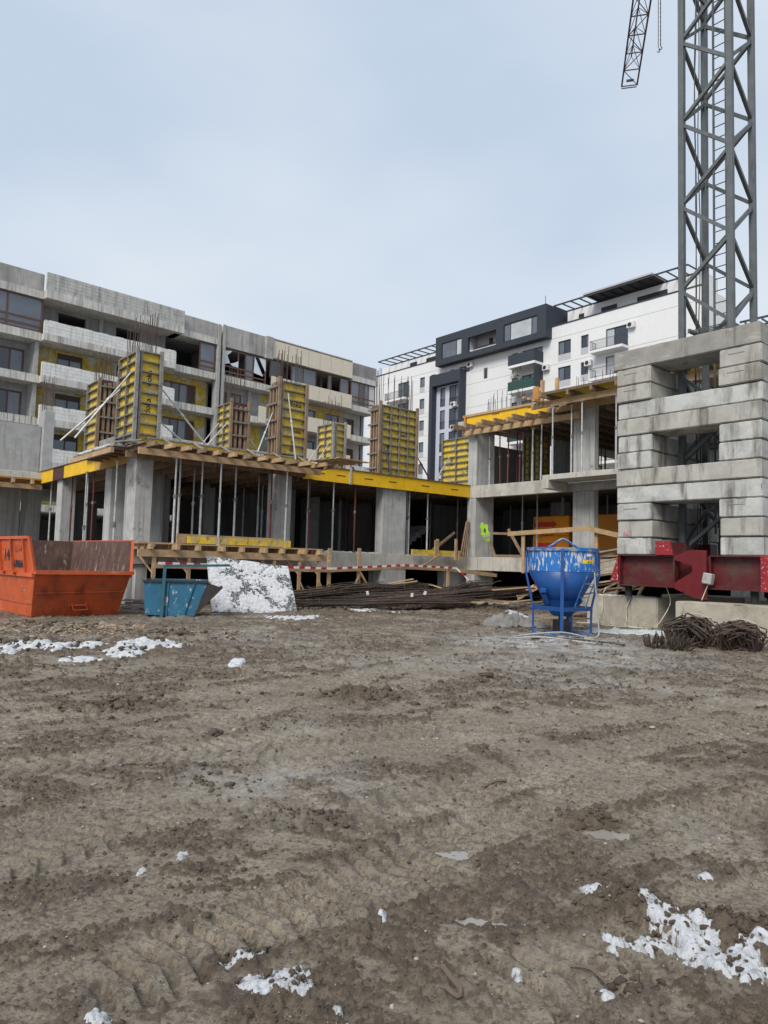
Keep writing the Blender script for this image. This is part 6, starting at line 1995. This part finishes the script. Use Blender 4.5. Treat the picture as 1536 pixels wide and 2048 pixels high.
# stirrup piles in the right foreground
st_me = mesh_only(MB().path([(-0.17, 0, 0.02), (-0.17, 0, 0.36), (-0.155, 0, 0.375), (0.155, 0, 0.375), (0.17, 0, 0.36), (0.17, 0, 0.015), (0.155, 0, 0.0), (-0.12, 0, 0.0), (-0.1, 0, 0.05)], 0.0115, 4), 'stirrup', 'rebar_dark')


def stirrups(label, loc, rot, n_, length, sc, tilt):
    root = thing('stirrup_pile', label, 'rebar', loc, rot, 'piles of bent rebar stirrups')
    rs = random.Random(n_)
    for i in range(n_):
        ring = i % 3
        inst(st_me, 'stirrup', root, (0.10 * (ring - 1) + rs.uniform(-.05, .05), (i / n_ - 0.5) * length, max(0, rs.gauss(0.02, 0.05))),
             (tilt + rs.uniform(-.45, .45), rs.uniform(-.6, .6), rs.uniform(-.3, .3)), (sc * rs.uniform(0.85, 1.15),) * 3)
    MB().path([(0.35 * sc * math.cos(a_), 0.05, 0.22 * sc + 0.3 * sc * math.sin(a_)) for a_ in [j * 0.45 for j in range(15)]], 0.008, 4).build('tie_wire', 'cable_pale' if sc > 1 else 'rebar', root)
    return root


stirrups('small pile of bent steel stirrups at the left of the stirrup heaps', (5.35, 13.95, 0), R(70), 40, 0.55, 0.55, 0.0)
stirrups('small splayed bunch of stirrups in front of the big heaps', (5.62, 13.75, 0), R(60), 36, 0.35, 0.60, 0.5)
stirrups('left big heap of bundled stirrups leaning on the footing', (6.35, 14.75, 0), R(-38), 80, 0.85, 1.25, 0.25)
stirrups('right big heap of bundled stirrups in the right foreground', (6.98, 14.1, 0), R(-30), 85, 0.80, 1.15, 0.25)

# ================================================================== snow left on the mud
def snow_patch(label, blobs, thick, seedv, res=0.012, dirt=False):
    cs = []
    for (px, py, rx, ry) in blobs:
        c = gnd(px, py)
        D = c.y
        cs.append((c.x, c.y, rx / FPX * D, ry * D * D / (FPX * EYE) * 0.93))
    x0, x1 = min(c[0] - c[2] * 1.5 for c in cs), max(c[0] + c[2] * 1.5 for c in cs)
    y0, y1 = min(c[1] - c[3] * 1.5 for c in cs), max(c[1] + c[3] * 1.5 for c in cs)
    D = (y0 + y1) / 2
    rx_ = max(0.0016 * D, (x1 - x0) / 220)
    ry_ = max(0.003 * D, (y1 - y0) / 160)
    X, Y = np.meshgrid(np.arange(x0, x1, rx_), np.arange(y0, y1, ry_))
    m = np.full(X.shape, -9.0)
    for (cx, cy, rx, ry) in cs:
        m = np.maximum(m, 1 - ((X - cx) / rx) ** 2 - ((Y - cy) / ry) ** 2)
    sc = 3.0 / max(D * 0.08, 0.12)
    cov = m + 0.95 * fbm(X * sc + seedv * 3.7, Y * sc, 3, 0.6) + 0.30 * fbm(X * sc * 4, Y * sc * 4 + seedv, 2, 0.5) - 0.10 - 3.0 * np.maximum(0, perlin(X * sc * 2.6 + seedv, Y * sc * 2.6) - 0.30) - 2.5 * np.maximum(0, perlin(X * sc * 6 + seedv, Y * sc * 6) - 0.38)
    g0 = hz(X.ravel(), Y.ravel()).reshape(X.shape)
    t = np.clip(cov, -0.5, 0.8)
    gs = g0.copy()
    for _ in range(10):
        gp = np.pad(gs, 1, mode='edge')
        gs = (gp[1:-1, 1:-1] * 2 + gp[:-2, 1:-1] + gp[2:, 1:-1] + gp[1:-1, :-2] + gp[1:-1, 2:]) / 6
    Z = np.where(t > 0.02, gs + 0.003 + 0.7 * thick * np.clip(t, 0, 1) ** 0.6 * (1.1 + 0.55 * fbm(X * sc * 2.5, Y * sc * 2.5, 3)), np.minimum(g0, gs) - 0.004)
    keep = t > 0.02
    ny, nx = X.shape
    k4 = keep[:-1, :-1] | keep[1:, :-1] | keep[:-1, 1:] | keep[1:, 1:]
    jj, ii_ = np.nonzero(k4)
    if len(jj) == 0:
        return
    idx = (jj * nx + ii_)
    F = np.stack([idx, idx + 1, idx + nx + 1, idx + nx], 1)
    used, invx = np.unique(F, return_inverse=True)
    c0 = Vector((cs[0][0], cs[0][1], float(hz(cs[0][0], cs[0][1]))))
    Vv = np.stack([X.ravel(), Y.ravel(), Z.ravel()], 1)[used] - np.array(c0)
    mb = MB()
    mb.v = [tuple(map(float, v)) for v in Vv]
    mb.f = [tuple(map(int, f)) for f in invx.reshape(-1, 4)]
    o = mb.build('snow_patch', 'snow_dirty' if dirt else 'snow', smooth=True)
    o.location = c0
    return tag(o, label, 'snow', 'snow patches on the mud')


SNOW = [('largest bright snow patch among mud clods in the right foreground', [(1300, 1815, 34, 14), (1335, 1850, 40, 20), (1380, 1880, 50, 26), (1440, 1920, 64, 30), (1500, 1950, 56, 25), (1310, 1892, 62, 18), (1510, 1905, 34, 12)], 0.022),
        ('snow lump at the left end of the largest patch', [(1228, 1878, 24, 20)], 0.03),
        ('small snow lump above and left of the largest patch', [(1190, 1790, 30, 13)], 0.025),
        ('small snow lump below the largest patch', [(1215, 1995, 22, 12)], 0.02),
        ('tiny snow lump above the largest patch', [(1410, 1758, 12, 7)], 0.02),
        ('wide snow patch at the bottom left of centre', [(545, 1975, 78, 22), (590, 1965, 30, 24)], 0.022),
        ('elongated snow lump just above the wide bottom patch', [(475, 1925, 32, 13), (520, 1908, 9, 8)], 0.022),
        ('snow streak at the bottom picture edge on the left', [(200, 2035, 32, 18)], 0.018),
        ('upper of two tiny snow lumps in the left mud', [(363, 1718, 13, 8)], 0.022),
        ('lower of two tiny snow lumps in the left mud', [(285, 1747, 15, 8)], 0.018),
        ('tiny upright snow crumb in the centre foreground', [(768, 1838, 10, 15)], 0.022),
        ('tiny snow crumb in the lower centre right', [(1036, 1945, 9, 12)], 0.018),
        ('tiny snow crumb at the bottom centre', [(678, 2030, 14, 10)], 0.018),
        ('long snow patch at the left edge below the orange skip', [(70, 1301, 76, 8), (20, 1303, 40, 6)], 0.05),
        ('bright snow patch in the mud left of centre', [(300, 1297, 66, 9), (245, 1310, 38, 6)], 0.06),
        ('thin snow strip in front of the bright left patch', [(165, 1320, 38, 5), (185, 1300, 24, 7)], 0.04),
        ('single small snow lump left of centre', [(475, 1324, 13, 6)], 0.05),
        ('snow strip at the foot of the snowy plate', [(590, 1236, 52, 4)], 0.03),
        ('snow crumbs in front of the middle of the rebar', [(740, 1224, 56, 5)], 0.03),
        ('snow on the boards left of the blue bucket', [(1060, 1190, 45, 7), (1020, 1183, 30, 4)], 0.08),
        ('small snow heap by the tarp left of the bucket', [(1035, 1232, 16, 5)], 0.06)]
for i, (lab, bl_, th_) in enumerate(SNOW):
    snow_patch(lab, bl_, th_, i + 1)


SNOW_CRUMBS = SNOW[0][1] + SNOW[5][1] + SNOW[6][1] + SNOW[13][1] + SNOW[14][1]
# ================================================================== loose stuff on the mud: crumbs, stones, chips
def ico():
    p = (1 + 5 ** 0.5) / 2
    v = np.array([(-1, p, 0), (1, p, 0), (-1, -p, 0), (1, -p, 0), (0, -1, p), (0, 1, p), (0, -1, -p), (0, 1, -p), (p, 0, -1), (p, 0, 1), (-p, 0, -1), (-p, 0, 1)], float)
    v /= np.linalg.norm(v[0])
    f = np.array([(0, 11, 5), (0, 5, 1), (0, 1, 7), (0, 7, 10), (0, 10, 11), (1, 5, 9), (5, 11, 4), (11, 10, 2), (10, 7, 6), (7, 1, 8), (3, 9, 4), (3, 4, 2), (3, 2, 6), (3, 6, 8), (3, 8, 9), (4, 9, 5), (2, 4, 11), (6, 2, 10), (8, 6, 7), (9, 8, 1)])
    return v, f


def scatter(name, label, cat, X, Y, S, m, sink=0.3, flat=0.7, seedv=1):
    rs = np.random.RandomState(seedv)
    V0, F0 = ico()
    n_ = len(X)
    Zg = ground_fields(X, Y)[0]
    ang = rs.rand(n_) * 6.28
    V = V0[None] * (1 + rs.uniform(-0.55, 0.55, (n_, 12, 1)))
    V = V * (S[:, None, None] * np.stack([np.ones(n_), rs.uniform(0.55, 1, n_), flat * rs.uniform(0.6, 1, n_)], 1)[:, None])
    c, s = np.cos(ang)[:, None], np.sin(ang)[:, None]
    Vx, Vy = V[..., 0] * c - V[..., 1] * s, V[..., 0] * s + V[..., 1] * c
    W = np.stack([Vx + X[:, None], Vy + Y[:, None], V[..., 2] + (Zg + S * flat * (0.5 - sink))[:, None]], -1).reshape(-1, 3)
    F = (F0[None] + (np.arange(n_) * 12)[:, None, None]).reshape(-1, 3)
    me_ = bpy.data.meshes.new(name)
    me_.vertices.add(len(W))
    me_.vertices.foreach_set('co', W.astype(np.float32).ravel())
    me_.loops.add(F.size)
    me_.loops.foreach_set('vertex_index', F.astype(np.int32).ravel())
    me_.polygons.add(len(F))
    me_.polygons.foreach_set('loop_start', np.arange(0, F.size, 3, dtype=np.int32))
    me_.polygons.foreach_set('loop_total', np.full(len(F), 3, np.int32))
    me_.update(calc_edges=True)
    me_.materials.append(MATS[m])
    o = bpy.data.objects.new(name, me_)
    COL.objects.link(o)
    return tag(o, label, cat, None, 'stuff')


rs = np.random.RandomState(11)
n_ = 230000
Yc = np.exp(rs.uniform(np.log(2.0), np.log(16), n_))
Xc = rs.uniform(-0.72, 0.72, n_) * Yc
chv = ground_fields(Xc, Yc)[1]
ok = rs.rand(n_) < (0.015 + chv ** 2 * 0.22)
Xc, Yc = Xc[ok], Yc[ok]
Sc = np.clip(rs.lognormal(-5.25, 0.5, len(Xc)), 0.0025, 0.020) * np.clip(Yc / 4.0, 0.7, 2.2)
scatter('mud_crumbs', 'countless dark mud crumbs over the churned ground', 'mud', Xc, Yc, Sc, 'mud_clod', 0.35, 0.75, 2)
n_ = 900
Yc = np.exp(rs.uniform(np.log(2.1), np.log(14), n_))
Xc = rs.uniform(-0.7, 0.7, n_) * Yc
scatter('gravel', 'scattered pale grit and small stones in the mud', 'gravel', Xc, Yc, np.clip(rs.lognormal(-5.2, 0.45, n_), 0.003, 0.02) * np.clip(Yc / 4, 0.8, 2), 'stone', 0.3, 0.7, 3)
# bigger clods in clusters
cx, cy, cs_ = [], [], []
for (px, py, n_, spr, sz) in ((715, 1395, 60, 0.40, 0.030), (240, 1412, 50, 0.35, 0.030), (432, 1470, 6, 0.12, 0.035), (1265, 1825, 90, 0.13, 0.012), (1480, 1870, 120, 0.22, 0.013), (1180, 1635, 50, 0.16, 0.014), (640, 1635, 70, 0.16, 0.012),
                              (960, 1220, 260, 1.7, 0.055), (1030, 1258, 60, 0.8, 0.05), (690, 1225, 160, 1.8, 0.045), (1090, 1262, 24, 0.5, 0.05), (410, 1560, 30, 0.3, 0.02), (380, 1760, 50, 0.3, 0.013), (960, 1365, 10, 0.2, 0.04), (1270, 1975, 30, 0.08, 0.016),
                              (120, 1255, 70, 1.2, 0.06), (350, 1270, 40, 0.9, 0.05)):
    p = gnd(px, py)
    for i in range(n_):
        cx.append(p.x + rs.normal(0, spr * 0.6))
        cy.append(p.y + rs.normal(0, spr * 0.5))
        cs_.append(sz * min(1.7, rs.lognormal(0, 0.4)))
scatter('mud_clods', 'larger mud clods and rubble in loose heaps', 'mud', np.array(cx), np.array(cy), np.array(cs_), 'mud_clod', 0.3, 0.7, 5)
sx_, sy_, ss_ = [], [], []
for (px, py, rx, ry) in SNOW_CRUMBS:
    for i in range(16):
        g_ = gnd(px + rs.normal(0, rx * 0.6), py + rs.normal(0, ry * 0.6))
        sx_.append(g_.x)
        sy_.append(g_.y)
        ss_.append(0.0065 * g_.y / 2.6 * min(2.0, rs.lognormal(0, 0.45)))
scatter('mud_lumps', 'mud lumps poking through the snow patches', 'mud', np.array(sx_), np.array(sy_), np.array(ss_), 'mud_clod', -1.2, 0.9, 8)
chip = MB()
rr_ = random.Random(5)
for (px, py, n_, sx, sy) in ((170, 1262, 240, 2.6, 0.9), (60, 1268, 120, 1.4, 0.8), (235, 1258, 160, 0.5, 0.4), (880, 1205, 60, 3.0, 0.8), (1120, 1200, 50, 1.5, 0.8)):
    p = gnd(px, py)
    for i in range(n_):
        x, y = p.x + rr_.gauss(0, sx * 0.5), p.y + rr_.gauss(0, sy * 0.5)
        z = rr_.uniform(0.0, 0.06)
        an_ = rr_.uniform(0, 3.14)
        L_ = rr_.uniform(0.05, 0.22)
        d = Vector((math.cos(an_), math.sin(an_), rr_.uniform(-0.15, 0.35))) * L_
        chip.bar(Vector((x, y, z)) - d * 0.5, Vector((x, y, z)) + d * 0.5, rr_.uniform(0.015, 0.05), 0.012)
tag(chip.build('wood_chips', mat('chips', (0.34, 0.25, 0.17), 0.9, var=0.7, vscale=7, layers=[((0.10, 0.08, 0.06), (5, 5, 5), 0.48, 0.58)])), 'wood chips and splinters littering the ground by the skips', 'debris', None, 'stuff')
# sticks in the mud
for lab, pts, r_ in (('short dark stick lying in the mud right of centre', [(965, 1572), (990, 1567), (1012, 1565)], 0.010), ('bent pale root sticking out of the mud at the bottom', [(884, 1938), (905, 1960), (921, 1980), (915, 1992), (890, 1985)], 0.010),
                     ('thin straw in the mud at right', [(1132, 1600), (1138, 1612), (1141, 1622)], 0.004), ('dark stick near the lower right of the centre', [(1140, 1938), (1180, 1945), (1215, 1962)], 0.006)):
    P = []
    for px, py in pts:
        g_ = gnd(px, py)
        P.append(gz(g_.x, g_.y, 0.012))
    tag(MB().path(smooth_pts(P, 4), r_, 6).build('stick', 'twig'), lab, 'stick', 'sticks in the mud')
p = gnd(963, 1362)
o = block_mesh(0.22, 0.09, 0.07, 9).build('brick_fragment', 'mud_clod', bevel=0.015)
o.location = gz(p.x, p.y, -0.01)
o.rotation_euler = (0, 0, 0.5)
tag(o, 'brown broken brick lying alone on the mud right of centre', 'brick')
# tarps
for lab, px, py, w, d, h, m in (('crumpled grey tarp heap left of the blue bucket', 1025, 1256, 1.5, 0.9, 0.22, 'tarp'), ('pale greenish plastic sheet on the ground before the left footing', 1262, 1268, 2.4, 0.7, 0.06, 'tarp_pale')):
    c = gnd(px, py)
    n1_, n2_ = 40, 26
    X, Y = np.meshgrid(np.linspace(-w / 2, w / 2, n1_), np.linspace(-d / 2, d / 2, n2_))
    e_ = np.clip(1 - (2 * X / w) ** 2, 0, 1) * np.clip(1 - (2 * Y / d) ** 2, 0, 1)
    Xw = X + 0.15 * fbm(Y * 2 + px, X * 2, 2) * w / 2
    Yw = Y + 0.2 * fbm(X * 2, Y * 2 + px, 2) * d / 2
    Z = h * np.sqrt(e_) * (0.55 + 0.9 * np.abs(fbm(X * 3 + 5, Y * 4, 4, 0.6))) + hz((Xw + c.x).ravel(), (Yw + c.y).ravel()).reshape(X.shape) + 0.004
    mb = MB()
    mb.v = [(float(a_), float(b_), float(z_)) for a_, b_, z_ in zip(Xw.ravel(), Yw.ravel(), Z.ravel())]
    mb.f = [(j * n1_ + i, j * n1_ + i + 1, (j + 1) * n1_ + i + 1, (j + 1) * n1_ + i) for j in range(n2_ - 1) for i in range(n1_ - 1)]
    o = mb.build('tarp', m, smooth=True)
    o.location = (c.x, c.y, 0)
    tag(o, lab, 'tarp')
# timber pile leaning between bucket and ballast
tp_ = thing('timber_pile', 'jumbled pile of old planks between the blue bucket and the ballast', 'timber pile', G(19.3, 12.6, 0), ROT)
tpo = (19.3, 12.6, 0)
rq = random.Random(3)
for i in range(22):
    b0 = 11.3 + rq.uniform(0, 1.6)
    z0 = 0.15 + i * 0.085
    MB().bar((18.6 + rq.uniform(0, 0.8), b0 + rq.uniform(0.4, 1.3), z0 - rq.uniform(0, 0.3)), (19.2 + rq.uniform(0, 1.0), b0 - rq.uniform(0.4, 1.2), z0 + rq.uniform(0.0, 0.45)), rq.uniform(0.09, 0.18), 0.045).build('plank', rq.choice(['timber', 'timber_old', 'timber_weathered', 'timber']), tp_, tpo)
for i in range(3):
    MB().bar((18.9, 12.2 - 0.35 * i, 0), (19.5, 11.9 - 0.4 * i, 1.5), 0.1, 0.05).build('plank', 'timber_old', tp_, tpo)
# metal sections on the ground between the skips
for i, (z_, dy) in enumerate(((0.08, 0), (0.18, 0.15), (0.27, 0.05))):
    p = gnd(248, 1222)
    plank('steel_section', f'pale steel channel lying between the skips, {ORD[i]} from the bottom', 'steel section', (p.x - 0.2, p.y + dy + 0.5, z_), (p.x + 1.3, p.y + dy + 0.6, z_), 0.1, 0.05, 'galvanised', 'steel sections between the skips')
# bare shrub behind the left columns
sh_ = thing('bare_shrub', 'bare leafless shrub seen through the left bays of the frame', 'shrub', G(11, 41.0, 0.0), 0)
rq = random.Random(8)
stem = MB()


def grow(p, d, L_, r_, dep):
    q = p + d * L_
    stem.tube(p, q, r_, r_ * 0.7, n=5, cap=False)
    if dep:
        for i in range(rq.choice((2, 3))):
            grow(p + d * L_ * rq.uniform(0.5, 1), (d + Vector((rq.uniform(-.7, .7), rq.uniform(-.7, .7), rq.uniform(-.1, .5)))).normalized(), L_ * rq.uniform(0.6, 0.8), r_ * 0.6, dep - 1)


for i in range(9):
    grow(Vector((rq.uniform(-2.5, 2.5), rq.uniform(-0.6, 0.6), 0)), Vector((rq.uniform(-.3, .3), rq.uniform(-.3, .3), 1)).normalized(), 1.5, 0.03, 4)
stem.build('branches', 'twig', sh_)

# loose planks and offcuts strewn along the foot of the frame
rq = random.Random(21)
PL = ['grey board beside the thick rebar bundle', 'brown board on top of the rebar near the guard rail post', 'pale board in front of the long low rebar bundle', 'grey board under the guard rail end', 'brown board right of the tape end',
      'pale board at the tip of the right-hand rebar bundle', 'grey board in the snow left of the bucket', 'brown board crossing the snow left of the bucket', 'pale board nearest the left leg of the blue bucket', 'grey short board behind the grey tarp heap',
      'brown board just left of the blue bucket', 'pale board lying before the right-hand rebar bundle', 'grey board between orange skip and blue skip', 'brown board at the right foot of the orange skip', 'pale board behind the top edge of the snowy plate']
spots = [(640, 1190), (690, 1172), (735, 1205), (900, 1178), (935, 1192), (960, 1200), (985, 1188), (1005, 1196), (1035, 1185), (1050, 1200), (1075, 1192), (880, 1204), (280, 1205), (262, 1210), (640, 1168)]
for i, (px, py) in enumerate(spots):
    g_ = gnd(px, py)
    if g_.y > 27:
        g_ = g_ * (26.5 / g_.y)
    an_ = rq.uniform(-0.35, 0.45)
    L_ = rq.uniform(0.8, 2.2)
    d = Vector((math.cos(an_), math.sin(an_) * 0.6, rq.uniform(-0.05, 0.12))) * L_ / 2
    c = Vector((g_.x, g_.y, hz(g_.x, g_.y) + 0.10 + rq.uniform(0, 0.15)))
    plank('plank', PL[i], 'plank', c - d, c + d, rq.uniform(0.08, 0.16), 0.035,
          ['timber_weathered', 'timber_old', 'timber'][i % 3], 'boards strewn below the frame')
